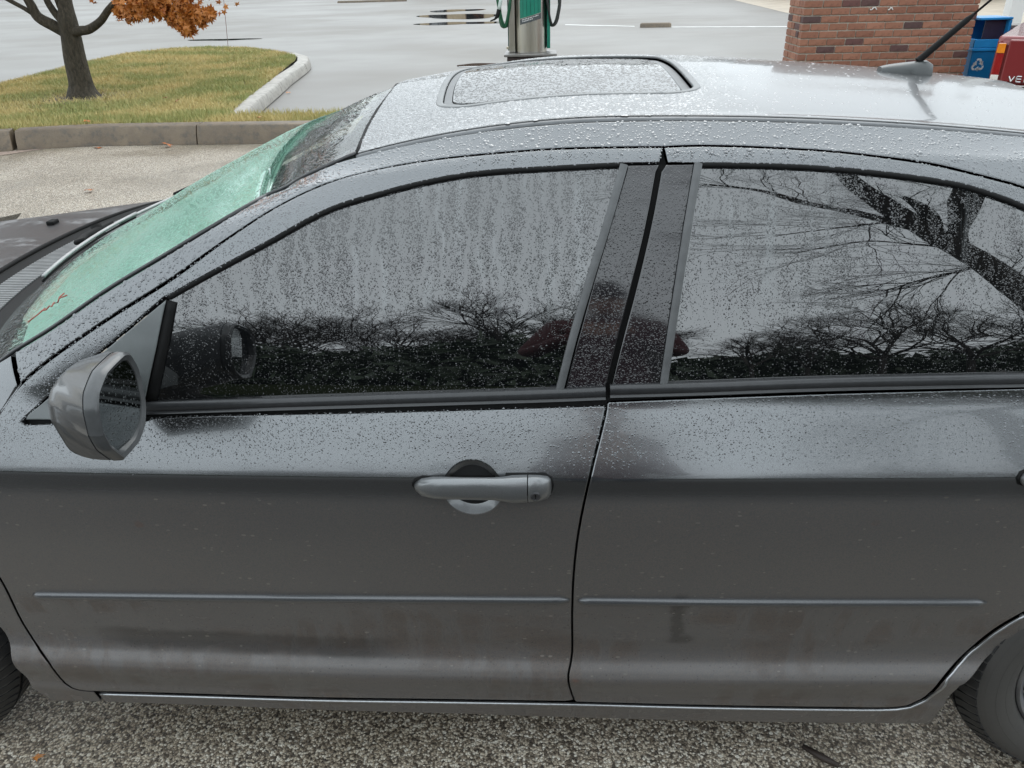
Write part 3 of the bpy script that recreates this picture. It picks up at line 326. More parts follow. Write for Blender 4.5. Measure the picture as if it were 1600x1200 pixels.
 'rail': [(0.9144,1.2697),(0.909,1.2732),(0.902,1.278),(0.8936,1.2838),(0.8843,1.2901),(0.8744,1.2969),(0.8644,1.3036),(0.8544,1.3101),(0.8449,1.3159),(0.8365,1.3207),(0.8278,1.3254),(0.8188,1.3301),(0.8098,1.3347),(0.8007,1.3391),(0.7918,1.3434),(0.7831,1.3475),(0.7748,1.3513),(0.7669,1.3548),(0.7563,1.3593),(0.7467,1.363),(0.7376,1.3661),(0.7285,1.369),(0.7188,1.372),(0.708,1.3753),(0.7,1.3778),(0.6917,1.3803),(0.683,1.383),(0.6741,1.3856),(0.665,1.3883),(0.6558,1.3908),(0.6465,1.3932),(0.6373,1.3954),(0.6282,1.3974),(0.6181,1.3994),(0.608,1.4012),(0.5979,1.4029),(0.5877,1.4045),(0.5776,1.406),(0.5674,1.4074),(0.5572,1.4088),(0.5471,1.4103),(0.5371,1.4117),(0.5273,1.4131),(0.5175,1.4145),(0.5078,1.4158),(0.4978,1.4171),(0.4876,1.4183),(0.4769,1.4195),(0.4658,1.4206),(0.4572,1.4213),(0.4484,1.4221),(0.4393,1.4228),(0.4299,1.4234),(0.4205,1.424),(0.4109,1.4246),(0.4012,1.4252),(0.3915,1.4258),(0.3818,1.4263),(0.3722,1.4268),(0.3627,1.4272),(0.3531,1.4277),(0.3433,1.4281),(0.3334,1.4286),(0.3234,1.429),(0.3134,1.4294),(0.3035,1.4297),(0.2938,1.43),(0.2844,1.4303),(0.2753,1.4305),(0.2667,1.4307),(0.2586,1.4308),(0.2464,1.4308),(0.2347,1.4305),(0.2236,1.4301),(0.2134,1.4296),(0.2045,1.429),(0.197,1.4286),(0.1913,1.4284),(0.1852,1.4284),(0.1774,1.4284),(0.1682,1.4284),(0.1579,1.4285),(0.1467,1.4286),(0.1351,1.4286),(0.1233,1.4287),(0.1117,1.4288),(0.1005,1.4289),(0.0902,1.429),(0.0805,1.4291),(0.071,1.4292),(0.0616,1.4294),(0.0522,1.4295),(0.0429,1.4297),(0.0335,1.4299),(0.0241,1.4301),(0.0146,1.4302),(0.0048,1.4304),(-0.0052,1.4304),(-0.0145,1.4305),(-0.0242,1.4305),(-0.0341,1.4305),(-0.0441,1.4305),(-0.0542,1.4305),(-0.0643,1.4306),(-0.0744,1.4306),(-0.0843,1.4306),(-0.094,1.4307),(-0.1034,1.4308),(-0.1124,1.4309),(-0.1243,1.4311),(-0.1356,1.4313),(-0.1466,1.4315),(-0.1572,1.4318),(-0.1677,1.4319),(-0.1782,1.432),(-0.1888,1.4321),(-0.1996,1.432),(-0.2094,1.4319),(-0.2192,1.4318),(-0.2289,1.4317),(-0.2388,1.4315),(-0.2486,1.4312),(-0.2584,1.4307),(-0.2682,1.4301),(-0.278,1.4293),(-0.2878,1.4281),(-0.2975,1.4268),(-0.3072,1.4254),(-0.317,1.4238),(-0.3266,1.422),(-0.3363,1.4197),(-0.3458,1.417),(-0.3554,1.414),(-0.3649,1.4106),(-0.3745,1.4069),(-0.3841,1.4029),(-0.3936,1.3985),(-0.4032,1.3938),(-0.4127,1.3884),(-0.4221,1.3824),(-0.4315,1.3759),(-0.4408,1.369),(-0.4501,1.3618),(-0.4593,1.3542),(-0.4676,1.3471),(-0.4758,1.3398),(-0.484,1.3323),(-0.4922,1.3247),(-0.5004,1.317),(-0.5087,1.3094),(-0.5171,1.3018),(-0.5256,1.2943),(-0.5342,1.2868),(-0.5429,1.2795),(-0.5508,1.2728),(-0.5588,1.2661),(-0.5667,1.2593),(-0.5748,1.2527),(-0.5829,1.2461),(-0.5912,1.2396),(-0.5997,1.2331),(-0.6084,1.2268),(-0.6174,1.2207),(-0.6267,1.2146),(-0.6362,1.2085),(-0.6446,1.2034),(-0.6534,1.1982),(-0.6624,1.193),(-0.6716,1.1877),(-0.681,1.1824),(-0.6905,1.1771),(-0.7001,1.1717),(-0.7097,1.1664),(-0.7192,1.1611),(-0.7287,1.1557),(-0.7381,1.1505),(-0.7472,1.1452),(-0.7561,1.1401),(-0.7665,1.1339),(-0.7768,1.1278),(-0.7872,1.1216),(-0.7974,1.1154),(-0.8076,1.1093),(-0.8175,1.1032),(-0.8273,1.0972),(-0.8368,1.0913),(-0.846,1.0855),(-0.8548,1.0798),(-0.8632,1.0744),(-0.8755,1.0662),(-0.8869,1.0584),(-0.8974,1.0511),(-0.9073,1.0439),(-0.9165,1.0368),(-0.9252,1.0298),(-0.9337,1.0226),(-0.9453,1.0115),(-0.9556,0.9999),(-0.964,0.989),(-0.9703,0.9798),(-0.9747,0.9733),(-0.9334,1.0261),(-0.9501,1.0824),(-0.9436,1.0857),(-0.9352,1.0899),(-0.9253,1.0949),(-0.9142,1.1005),(-0.9024,1.1066),(-0.8901,1.113),(-0.8777,1.1197),(-0.8655,1.1265),(-0.8565,1.1317),(-0.8472,1.1372),(-0.8376,1.143),(-0.8278,1.149),(-0.8179,1.1552),(-0.8079,1.1614),(-0.7978,1.1677),(-0.7878,1.1738),(-0.7779,1.1798),(-0.7682,1.1856),(-0.7586,1.1912),(-0.7483,1.197),(-0.738,1.2026),(-0.7278,1.2081),(-0.7176,1.2135),(-0.7075,1.2187),(-0.6975,1.2241),(-0.6876,1.2295),(-0.6778,1.235),(-0.6681,1.2407),(-0.6585,1.2466),(-0.6491,1.2527),(-0.64,1.2589),(-0.631,1.2653),(-0.6221,1.2718),(-0.6133,1.2784),(-0.6044,1.2853),(-0.5956,1.2925),(-0.5867,1.2999),(-0.5777,1.3078),(-0.5686,1.3161),(-0.5609,1.3236),(-0.5531,1.3317),(-0.5452,1.3407),(-0.5375,1.3504),(-0.53,1.3608),(-0.5228,1.3721),(-0.5161,1.3843),(-0.5095,1.3963),(-0.5036,1.4091),(-0.5269,1.4851),(-0.5179,1.4872),(-0.5094,1.4872),(-0.5007,1.4872),(-0.4893,1.4872),(-0.4728,1.4872),(-0.4462,1.4816),(-0.4315,1.477),(-0.4196,1.476),(-0.4092,1.4767),(-0.3997,1.4783),(-0.3874,1.4809),(-0.3755,1.4837),(-0.3643,1.4864),(-0.3542,1.4872),(-0.3458,1.4872),(-0.3397,1.4872),(-0.3366,1.4872),(-0.3297,1.4872),(-0.3205,1.4872),(-0.3095,1.4872),(-0.2974,1.4872),(-0.2847,1.4872),(-0.2719,1.4872),(-0.2625,1.4872),(-0.2531,1.4872),(-0.2435,1.4872),(-0.2335,1.4872),(-0.2229,1.4872),(-0.2117,1.4872),(-0.1997,1.4872),(-0.1868,1.4872),(-0.1775,1.4872),(-0.1678,1.4872),(-0.1576,1.4872),(-0.1471,1.4872),(-0.1363,1.4872),(-0.1254,1.4872),(-0.1143,1.4872),(-0.1032,1.4872),(-0.0922,1.4872),(-0.0812,1.4872),(-0.0705,1.4872),(-0.06,1.4872),(-0.05,1.4872),(-0.0404,1.4872),(-0.0311,1.4872),(-0.022,1.4872),(-0.013,1.4872),(-0.0038,1.4872),(0.0056,1.4872),(0.0155,1.4872),(0.0259,1.4872),(0.0371,1.4872),(0.049,1.4872),(0.062,1.4872),(0.0703,1.4872),(0.0791,1.4872),(0.0883,1.4872),(0.0979,1.4872),(0.1078,1.4872),(0.1179,1.4872),(0.1283,1.4872),(0.1389,1.4872),(0.1496,1.4872),(0.1605,1.4872),(0.1714,1.4872),(0.1824,1.4872),(0.1933,1.4872),(0.2042,1.4872),(0.2149,1.4872),(0.2255,1.4872),(0.2359,1.4872),(0.2461,1.4872),(0.256,1.4872),(0.2655,1.4872),(0.2764,1.4872),(0.2871,1.4872),(0.2976,1.4872),(0.308,1.4872),(0.3181,1.4872),(0.3282,1.4872),(0.3381,1.4872),(0.348,1.4872),(0.3578,1.4872),(0.3675,1.4872),(0.3772,1.4872),(0.3869,1.4872),(0.3967,1.4872),(0.4065,1.4872),(0.4163,1.4872),(0.4263,1.4872),(0.4364,1.4872),(0.4467,1.4872),(0.4572,1.4872),(0.4678,1.4872),(0.4786,1.4872),(0.4895,1.4872),(0.5005,1.4872),(0.5114,1.4872),(0.5224,1.4872),(0.5333,1.4872),(0.544,1.4872),(0.5547,1.4872),(0.5651,1.4872),(0.5752,1.4872),(0.5851,1.4872),(0.5946,1.4872),(0.6037,1.4872),(0.6123,1.4872),(0.6258,1.4872),(0.638,1.4872),(0.649,1.4872),(0.6591,1.4872),(0.6685,1.4872),(0.6774,1.4872),(0.6861,1.4872),(0.6947,1.4872),(0.7036,1.4872),(0.713,1.4872),(0.7228,1.4872),(0.7327,1.4872),(0.7426,1.4872),(0.7524,1.4872),(0.7623,1.4872),(0.772,1.4872),(0.7815,1.4872),(0.7909,1.4872),(0.8001,1.4872),(0.809,1.4872),(0.8185,1.4872),(0.8277,1.4872),(0.8368,1.4872),(0.8456,1.4872),(0.8541,1.4872),(0.8622,1.4872),(0.8707,1.4872),(0.8794,1.4872),(0.8882,1.4872),(0.8984,1.4872),(0.9088,1.4872),(0.9191,1.4872),(0.929,1.4872),(0.9383,1.4872),(0.9465,1.4872),(0.9533,1.4872),(0.9586,1.4872)],
 'apillar': [(-0.9501,1.0824),(-0.9436,1.0857),(-0.9352,1.0899),(-0.9253,1.0949),(-0.9142,1.1005),(-0.9024,1.1066),(-0.8901,1.113),(-0.8777,1.1197),(-0.8655,1.1265),(-0.8565,1.1317),(-0.8472,1.1372),(-0.8376,1.143),(-0.8278,1.149),(-0.8179,1.1552),(-0.8079,1.1614),(-0.7978,1.1677),(-0.7878,1.1738),(-0.7779,1.1798),(-0.7682,1.1856),(-0.7586,1.1912),(-0.7483,1.197),(-0.738,1.2026),(-0.7278,1.2081),(-0.7176,1.2135),(-0.7075,1.2187),(-0.6975,1.2241),(-0.6876,1.2295),(-0.6778,1.235),(-0.6681,1.2407),(-0.6585,1.2466),(-0.6491,1.2527),(-0.64,1.2589),(-0.631,1.2653),(-0.6221,1.2718),(-0.6133,1.2784),(-0.6044,1.2853),(-0.5956,1.2925),(-0.5867,1.2999),(-0.5777,1.3078),(-0.5686,1.3161),(-0.5609,1.3236),(-0.5531,1.3317),(-0.5452,1.3407),(-0.5375,1.3504),(-0.53,1.3608),(-0.5228,1.3721),(-0.5161,1.3843),(-0.5095,1.3963),(-0.5036,1.4091),(-0.5269,1.4851),(-0.5179,1.4872),(-0.5094,1.4872),(-0.5007,1.4872),(-0.4893,1.4872),(-0.4728,1.4872),(-0.4462,1.4816),(-0.4315,1.477),(-0.4196,1.476),(-0.4092,1.4767),(-0.3997,1.4783),(-0.3874,1.4809),(-0.3755,1.4837),(-0.3643,1.4864),(-0.3542,1.4872),(-0.3458,1.4872),(-0.3397,1.4872)],
 'header': [(-0.3366,1.5005)],
 'seam': [(-0.3366,1.5005),(-0.3297,1.5005),(-0.3205,1.5005),(-0.3095,1.5005),(-0.2974,1.5005),(-0.2847,1.5005),(-0.2719,1.5005),(-0.2625,1.5005),(-0.2531,1.5005),(-0.2435,1.5005),(-0.2335,1.5005),(-0.2229,1.5005),(-0.2117,1.5005),(-0.1997,1.5005),(-0.1868,1.5005),(-0.1775,1.5005),(-0.1678,1.5005),(-0.1576,1.5005),(-0.1471,1.5005),(-0.1363,1.5005),(-0.1254,1.5005),(-0.1143,1.5005),(-0.1032,1.5005),(-0.0922,1.5005),(-0.0812,1.5005),(-0.0705,1.5005),(-0.06,1.5005),(-0.05,1.5005),(-0.0404,1.5005),(-0.0311,1.5005),(-0.022,1.5005),(-0.013,1.5005),(-0.0038,1.5005),(0.0056,1.5005),(0.0155,1.5005),(0.0259,1.5005),(0.0371,1.5005),(0.049,1.5005),(0.062,1.5005),(0.0703,1.5005),(0.0791,1.5005),(0.0883,1.5005),(0.0979,1.5005),(0.1078,1.5005),(0.1179,1.5005),(0.1283,1.5005),(0.1389,1.5005),(0.1496,1.5005),(0.1605,1.5005),(0.1714,1.5005),(0.1824,1.5005),(0.1933,1.5005),(0.2042,1.5005),(0.2149,1.5005),(0.2255,1.5005),(0.2359,1.5005),(0.2461,1.5005),(0.256,1.5005),(0.2655,1.5005),(0.2764,1.5005),(0.2871,1.5005),(0.2976,1.5005),(0.308,1.5005),(0.3181,1.5005),(0.3282,1.5005),(0.3381,1.5005),(0.348,1.5005),(0.3578,1.5005),(0.3675,1.5005),(0.3772,1.5005),(0.3869,1.5005),(0.3967,1.5005),(0.4065,1.5005),(0.4163,1.5005),(0.4263,1.5005),(0.4364,1.5005),(0.4467,1.5005),(0.4572,1.5005),(0.4678,1.5005),(0.4786,1.5005),(0.4895,1.5005),(0.5005,1.5005),(0.5114,1.5005),(0.5224,1.5005),(0.5333,1.5005),(0.544,1.5005),(0.5547,1.5005),(0.5651,1.5005),(0.5752,1.5005),(0.5851,1.5005),(0.5946,1.5005),(0.6037,1.5005),(0.6123,1.5005),(0.6258,1.5005),(0.638,1.5005),(0.649,1.5005),(0.6591,1.5005),(0.6685,1.5005),(0.6774,1.5005),(0.6861,1.5005),(0.6947,1.5005),(0.7036,1.5005),(0.713,1.5005),(0.7228,1.5005),(0.7327,1.5005),(0.7426,1.5005),(0.7524,1.5005),(0.7623,1.5005),(0.772,1.5005),(0.7815,1.5005),(0.7909,1.5005),(0.8001,1.5005),(0.809,1.5005),(0.8185,1.5005),(0.8277,1.5005),(0.8368,1.5005),(0.8456,1.5005),(0.8541,1.5005),(0.8622,1.5005),(0.8707,1.5005),(0.8794,1.5005),(0.8882,1.5005),(0.8984,1.5005),(0.9088,1.5005),(0.9191,1.5005),(0.929,1.5005),(0.9383,1.5005),(0.9465,1.5005),(0.9533,1.5005),(0.9586,1.5005)],
 'ditch': [(-0.3366,1.5005),(-0.3297,1.5005),(-0.3205,1.5005),(-0.3095,1.5005),(-0.2974,1.5005),(-0.2847,1.5005),(-0.2719,1.5005),(-0.2625,1.5005),(-0.2531,1.5005),(-0.2435,1.5005),(-0.2335,1.5005),(-0.2229,1.5005),(-0.2117,1.5005),(-0.1997,1.5005),(-0.1868,1.5005),(-0.1775,1.5005),(-0.1678,1.5005),(-0.1576,1.5005),(-0.1471,1.5005),(-0.1363,1.5005),(-0.1254,1.5005),(-0.1143,1.5005),(-0.1032,1.5005),(-0.0922,1.5005),(-0.0812,1.5005),(-0.0705,1.5005),(-0.06,1.5005),(-0.05,1.5005),(-0.0404,1.5005),(-0.0311,1.5005),(-0.022,1.5005),(-0.013,1.5005),(-0.0038,1.5005),(0.0056,1.5005),(0.0155,1.5005),(0.0259,1.5005),(0.0371,1.5005),(0.049,1.5005),(0.062,1.5005),(0.0703,1.5005),(0.0791,1.5005),(0.0883,1.5005),(0.0979,1.5005),(0.1078,1.5005),(0.1179,1.5005),(0.1283,1.5005),(0.1389,1.5005),(0.1496,1.5005),(0.1605,1.5005),(0.1714,1.5005),(0.1824,1.5005),(0.1933,1.5005),(0.2042,1.5005),(0.2149,1.5005),(0.2255,1.5005),(0.2359,1.5005),(0.2461,1.5005),(0.256,1.5005),(0.2655,1.5005),(0.2764,1.5005),(0.2871,1.5005),(0.2976,1.5005),(0.308,1.5005),(0.3181,1.5005),(0.3282,1.5005),(0.3381,1.5005),(0.348,1.5005),(0.3578,1.5005),(0.3675,1.5005),(0.3772,1.5005),(0.3869,1.5005),(0.3967,1.5005),(0.4065,1.5005),(0.4163,1.5005),(0.4263,1.5005),(0.4364,1.5005),(0.4467,1.5005),(0.4572,1.5005),(0.4678,1.5005),(0.4786,1.5005),(0.4895,1.5005),(0.5005,1.5005),(0.5114,1.5005),(0.5224,1.5005),(0.5333,1.5005),(0.544,1.5005),(0.5547,1.5005),(0.5651,1.5005),(0.5752,1.5005),(0.5851,1.5005),(0.5946,1.5005),(0.6037,1.5005),(0.6123,1.5005),(0.6258,1.5005),(0.638,1.5005),(0.649,1.5005),(0.6591,1.5005),(0.6685,1.5005),(0.6774,1.5005),(0.6861,1.5005),(0.6947,1.5005),(0.7036,1.5005),(0.713,1.5005),(0.7228,1.5005),(0.7327,1.5005),(0.7426,1.5005),(0.7524,1.5005),(0.7623,1.5005),(0.772,1.5005),(0.7815,1.5005),(0.7909,1.5005),(0.8001,1.5005),(0.809,1.5005),(0.8185,1.5005),(0.8277,1.5005),(0.8368,1.5005),(0.8456,1.5005),(0.8541,1.5005),(0.8622,1.5005),(0.8707,1.5005),(0.8794,1.5005),(0.8882,1.5005),(0.8984,1.5005),(0.9088,1.5005),(0.9191,1.5005),(0.929,1.5005),(0.9383,1.5005),(0.9465,1.5005),(0.9533,1.5005),(0.9586,1.5005)],
 'fender': [(-0.9556,1.0788),(-0.9377,1.0213),(-0.9745,0.971),(-0.9792,0.9679),(-0.9857,0.9609),(-0.9934,0.9526),(-1.0019,0.9433),(-1.0107,0.9332),(-1.019,0.9228),(-1.0264,0.9124),(-1.0324,0.9023),(-1.0372,0.8921),(-1.0417,0.8814),(-1.0458,0.8704),(-1.0525,0.8574),(-1.0613,0.8426),(-1.0696,0.8276),(-1.0773,0.8125),(-1.0843,0.7975),(-1.0905,0.7823),(-1.0961,0.7667),(-1.1012,0.7508),(-1.1056,0.7347),(-1.1094,0.7186),(-1.1127,0.7027),(-1.1154,0.6871),(-1.1175,0.6722),(-1.1184,0.6564),(-1.1174,0.6419),(-1.1151,0.6283),(-1.1122,0.615),(-1.1093,0.6015),(-1.1072,0.5872),(-1.1063,0.5714),(-1.1068,0.5562),(-1.108,0.5399),(-1.1098,0.5228),(-1.1122,0.505),(-1.1148,0.4867),(-1.1173,0.4685),(-1.1191,0.4512),(-1.1198,0.4351),(-1.1204,0.4146),(-1.1199,0.3952),(-1.1158,0.3798),(-1.1093,0.367),(-1.1006,0.3556),(-1.0908,0.3453),(-1.0818,0.3346),(-1.0739,0.3233),(-1.0723,0.3053),(-1.0764,0.28),(-1.079,0.258),(-1.0777,0.2436),(-1.0641,0.2276),(-1.0508,0.2196),(-1.0323,0.2158),(-1.0162,0.2166),(-1.0165,0.2059),(-1.018,0.1652),(-1.1461,0.1546),(-1.1634,0.2148),(-1.161,0.3172),(-1.1894,0.3493)],
 'rocker': [(-1.0117,0.1658),(-1.0134,0.2026),(-0.7916,0.2105),(-0.5007,0.2139),(-0.2167,0.2216),(0.044,0.2238),(0.0606,0.2216),(0.0674,0.2214),(0.0753,0.2213),(0.0841,0.2211),(0.0939,0.2208),(0.1044,0.2206),(0.1157,0.2203),(0.1277,0.22),(0.1403,0.2197),(0.1534,0.2193),(0.1669,0.2189),(0.1808,0.2185),(0.1949,0.2181),(0.2093,0.2177),(0.2238,0.2173),(0.2383,0.2168),(0.2528,0.2164),(0.2672,0.2159),(0.2814,0.2155),(0.2954,0.2151),(0.309,0.2147),(0.3222,0.2143),(0.3349,0.2139),(0.3475,0.2136),(0.3603,0.2133),(0.3733,0.213),(0.3865,0.2126),(0.3998,0.2123),(0.4132,0.212),(0.4266,0.2117),(0.44,0.2114),(0.4534,0.211),(0.4668,0.2107),(0.48,0.2104),(0.4931,0.2101),(0.5061,0.2098),(0.5188,0.2095),(0.5312,0.2092),(0.5433,0.209),(0.5551,0.2087),(0.5666,0.2084),(0.5776,0.2082),(0.5882,0.208),(0.5983,0.2077),(0.6078,0.2076),(0.6257,0.2071),(0.6422,0.2067),(0.6574,0.2062),(0.6714,0.2057),(0.6843,0.2053),(0.6961,0.2051),(0.707,0.2051),(0.7171,0.2053),(0.7264,0.2058),(0.7349,0.2067),(0.7429,0.2079),(0.7625,0.2151),(0.7742,0.224),(0.7826,0.2326),(0.7913,0.2431),(0.7971,0.2548),(0.7994,0.2822),(0.7992,0.3009),(0.8012,0.3174),(0.8074,0.329),(0.8157,0.339),(0.8251,0.3488),(0.8348,0.3582),(0.8435,0.3675),(0.8513,0.3768),(0.8587,0.3869),(0.8651,0.3984),(0.8705,0.4109),(0.8756,0.4234),(0.8811,0.4349),(0.8868,0.4456),(0.893,0.457),(0.899,0.467),(0.9052,0.4763),(0.9117,0.4856),(0.919,0.4955),(0.9273,0.5067),(0.9331,0.5144),(0.94,0.523),(0.9475,0.5322),(0.9553,0.5416),(0.9631,0.5509),(0.9707,0.5599),(0.9777,0.5682),(0.984,0.5756),(0.9893,0.5818),(0.9932,0.5865),(1.0248,0.5616),(0.9494,0.4389),(0.8832,0.3567),(0.8428,0.3098),(0.8374,0.2075),(0.8397,0.1351),(0.625,0.1405),(0.3442,0.1479),(-0.186,0.1657),(-0.5108,0.1651),(-0.7605,0.1688)],
 'sill_line': [(-1.0047,0.2053),(-0.9678,0.2068),(-0.9158,0.2087),(-0.8548,0.2107),(-0.791,0.2124),(-0.7468,0.2132),(-0.6994,0.2137),(-0.6499,0.214),(-0.5995,0.2144),(-0.5493,0.2149),(-0.5003,0.2156),(-0.4525,0.2168),(-0.4049,0.2182),(-0.3575,0.2196),(-0.3103,0.221),(-0.2633,0.2222),(-0.2166,0.223),(-0.17,0.2236),(-0.1236,0.2241),(-0.0774,0.2245),(-0.0313,0.2246),(0.0147,0.2246),(0.0605,0.2243),(0.1063,0.2236),(0.152,0.2226),(0.1977,0.2214),(0.2433,0.2199),(0.2889,0.2185),(0.3344,0.2173),(0.3815,0.2161),(0.4304,0.215),(0.4793,0.2138),(0.5263,0.2128),(0.5694,0.2119),(0.6068,0.2112),(0.6655,0.2101),(0.7087,0.2102),(0.7411,0.2133),(0.7678,0.2231),(0.7823,0.2344),(0.7968,0.2454),(0.8033,0.2787),(0.8135,0.332),(0.8449,0.3647),(0.8706,0.4005),(0.8893,0.4416),(0.9107,0.4765),(0.9271,0.5006)],
 'rear_door_frame': [(0.1913,1.4284),(0.197,1.4286),(0.2045,1.429),(0.2134,1.4296),(0.2236,1.4301),(0.2347,1.4305),(0.2464,1.4308),(0.2586,1.4308),(0.2667,1.4307),(0.2753,1.4305),(0.2844,1.4303),(0.2938,1.43),(0.3035,1.4297),(0.3134,1.4294),(0.3234,1.429),(0.3334,1.4286),(0.3433,1.4281),(0.3531,1.4277),(0.3627,1.4272),(0.3722,1.4268),(0.3818,1.4263),(0.3915,1.4258),(0.4012,1.4252),(0.4109,1.4246),(0.4205,1.424),(0.4299,1.4234),(0.4393,1.4228),(0.4484,1.4221),(0.4572,1.4213),(0.4658,1.4206),(0.4769,1.4195),(0.4876,1.4183),(0.4978,1.4171),(0.5078,1.4158),(0.5175,1.4145),(0.5273,1.4131),(0.5371,1.4117),(0.5471,1.4103),(0.5572,1.4088),(0.5674,1.4074),(0.5776,1.406),(0.5877,1.4045),(0.5979,1.4029),(0.608,1.4012),(0.6181,1.3994),(0.6282,1.3974),(0.6373,1.3954),(0.6465,1.3932),(0.6558,1.3908),(0.665,1.3883),(0.6741,1.3856),(0.683,1.383),(0.6917,1.3803),(0.7,1.3778),(0.708,1.3753),(0.7188,1.372),(0.7285,1.369),(0.7376,1.3661),(0.7467,1.363),(0.7563,1.3593),(0.7669,1.3548),(0.7748,1.3513),(0.7831,1.3475),(0.7918,1.3434),(0.8007,1.3391),(0.8098,1.3347),(0.8188,1.3301),(0.8278,1.3254),(0.8365,1.3207),(0.8449,1.3159),(0.8544,1.3101),(0.8644,1.3036),(0.8744,1.2969),(0.8843,1.2901),(0.8936,1.2838),(0.902,1.278),(0.909,1.2732),(0.9144,1.2697),(0.9094,1.212),(0.8856,1.2329),(0.8807,1.2369),(0.8742,1.2425),(0.8665,1.2491),(0.8581,1.2566),(0.8492,1.2643),(0.8404,1.2719),(0.8318,1.279),(0.8238,1.2852),(0.815,1.2912),(0.8061,1.2968),(0.7971,1.302),(0.7882,1.3069),(0.7796,1.3114),(0.7715,1.3156),(0.7641,1.3195),(0.7533,1.3253),(0.7444,1.3298),(0.7355,1.3338),(0.7247,1.3383),(0.7162,1.3418),(0.7072,1.3455),(0.6976,1.3492),(0.6874,1.3529),(0.6767,1.3563),(0.6653,1.3595),(0.6573,1.3615),(0.6489,1.3633),(0.6401,1.3651),(0.631,1.3668),(0.6218,1.3684),(0.6125,1.3699),(0.6031,1.3714),(0.5939,1.3728),(0.5848,1.3742),(0.5746,1.3757),(0.5645,1.3771),(0.5543,1.3784),(0.5442,1.3796),(0.534,1.3807),(0.5238,1.3818),(0.5136,1.3829),(0.5034,1.3839),(0.4932,1.3849),(0.483,1.3858),(0.4728,1.3866),(0.4625,1.3874),(0.4523,1.3882),(0.442,1.3889),(0.4317,1.3896),(0.4215,1.3902),(0.4112,1.3907),(0.401,1.3912),(0.3909,1.3916),(0.3807,1.392),(0.3704,1.3923),(0.3601,1.3927),(0.3496,1.3929),(0.339,1.3932),(0.3289,1.3934),(0.318,1.3936),(0.3065,1.3938),(0.295,1.3939),(0.2838,1.3941),(0.2733,1.3942),(0.2639,1.3943),(0.256,1.3944),(0.25,1.3945),(0.196,1.3961)],
 'handle_pts': [(-0.2313,0.8526),(0.0071,0.8504),(-0.1289,0.8995),(-0.1337,0.7843),(-0.1813,0.8488),(-0.0779,0.8498),(-0.0227,0.8473),(0.7886,0.8657)],
}
LIMB = {'main': [(6.11, -6.64, 1.016, 0.161), (5.779, -6.727, 2.223, 0.199), (5.429, -6.674, 3.275, 0.194), (5.185, -6.613, 3.831, 0.188), (4.962, -6.451, 4.476, 0.2), (4.715, -6.151, 5.249, 0.2), (4.52, -5.879, 5.799, 0.2), (4.277, -5.469, 6.457, 0.2), (4.089, -4.803, 7.204, 0.2), (3.863, -3.716, 8.082, 0.167), (3.756, -2.833, 8.572, 0.118)], 'up': [(4.815, -6.351, 4.82, 0.139), (4.799, -5.85, 5.624, 0.111), (4.842, -5.263, 6.311, 0.151), (4.918, -4.149, 7.256, 0.196), (5.025, -2.69, 8.032, 0.165)], 'left': [(4.544, -5.906, 5.744, 0.134), (4.168, -5.721, 6.235, 0.14), (3.694, -5.399, 6.852, 0.13), (3.247, -5.134, 7.306, 0.123), (2.754, -4.526, 7.971, 0.08), (2.031, -4.285, 8.333, 0.048)], 'left2': [(4.129, -5.737, 6.241, 0.049), (3.654, -6.08, 6.094, 0.029), (3.083, -6.424, 5.931, 0.018), (2.637, -6.661, 5.793, 0.011)], 'mid': [(4.68, -6.291, 5.051, 0.058), (4.444, -6.296, 5.242, 0.052), (3.924, -6.353, 5.541, 0.021), (3.514, -6.634, 5.366, 0.025), (3.088, -6.965, 5.051, 0.015)], 'low': [(5.038, -6.549, 4.178, 0.06), (4.834, -6.75, 3.954, 0.036), (4.691, -6.839, 3.909, 0.03), (4.497, -6.971, 3.804, 0.019), (4.094, -7.227, 3.575, 0.009)], 'fork': [(4.583, -5.773, 5.891, 0.103), (4.524, -5.176, 6.612, 0.122), (4.43, -4.631, 7.165, 0.099), (4.306, -4.192, 7.566, 0.052)], 'right': [(5.429, -6.674, 3.275, 0.056), (5.627, -6.43, 3.648, 0.037), (5.867, -6.081, 4.127, 0.046)]}
# ================================================================== THE CAR
BASE = np.array([-.165, .917, 0.0])
car = thing("parked_car", tuple(BASE), "wet dark grey sedan with tinted windows and a sunroof filling the frame", "car")

def s_of(val, col=1, hi=None):
    g = np.linspace(.06, _d[-1]-.06, 6000); p = prof(g)[:, col]
    if hi: m = (g > hi[0]) & (g < hi[1]); g = g[m]; p = p[m]
    return float(g[np.abs(p-val).argmin()])
SMID = s_of(.917, 0)
def roof_s(y): return s_of(y, 0, (s_of(1.35, 1, (.9, SMID)), s_of(.917, 0)+.75))
def side_s(z): return s_of(z, 1, (.06, s_of(1.40, 1, (.9, SMID))))

MAT = {}
MAT['paint'] = paint_material("wet_grey_paint")
MAT['roof'] = paint_material("wet_grey_roof_paint", drops='roof', dirt=False)
MAT['handle'] = simple("satin_grey_handle_paint", (.23, .236, .24), .34, .75, scale=900, Coat_Weight=.6, Coat_Roughness=.06)
MAT['paint_clean'] = paint_material("dark_grey_paint", drops=False, dirt=False)
MAT['black'] = simple("black_rubber", (.008, .008, .008), .7, scale=60, Specular_IOR_Level=.2)
MAT['underlay'] = simple("near_black_underlay", (.006, .006, .006), .9)
MAT['trim'] = simple("satin_black_trim", (.032, .033, .035), .32, scale=80, Coat_Weight=.25)
MAT['trim_grey'] = simple("weathered_grey_trim", (.10, .103, .105), .42, scale=40)
MAT['mount'] = simple("grey_satin_plastic", (.15, .162, .162), .42, scale=14, var=.12, Coat_Weight=.25)

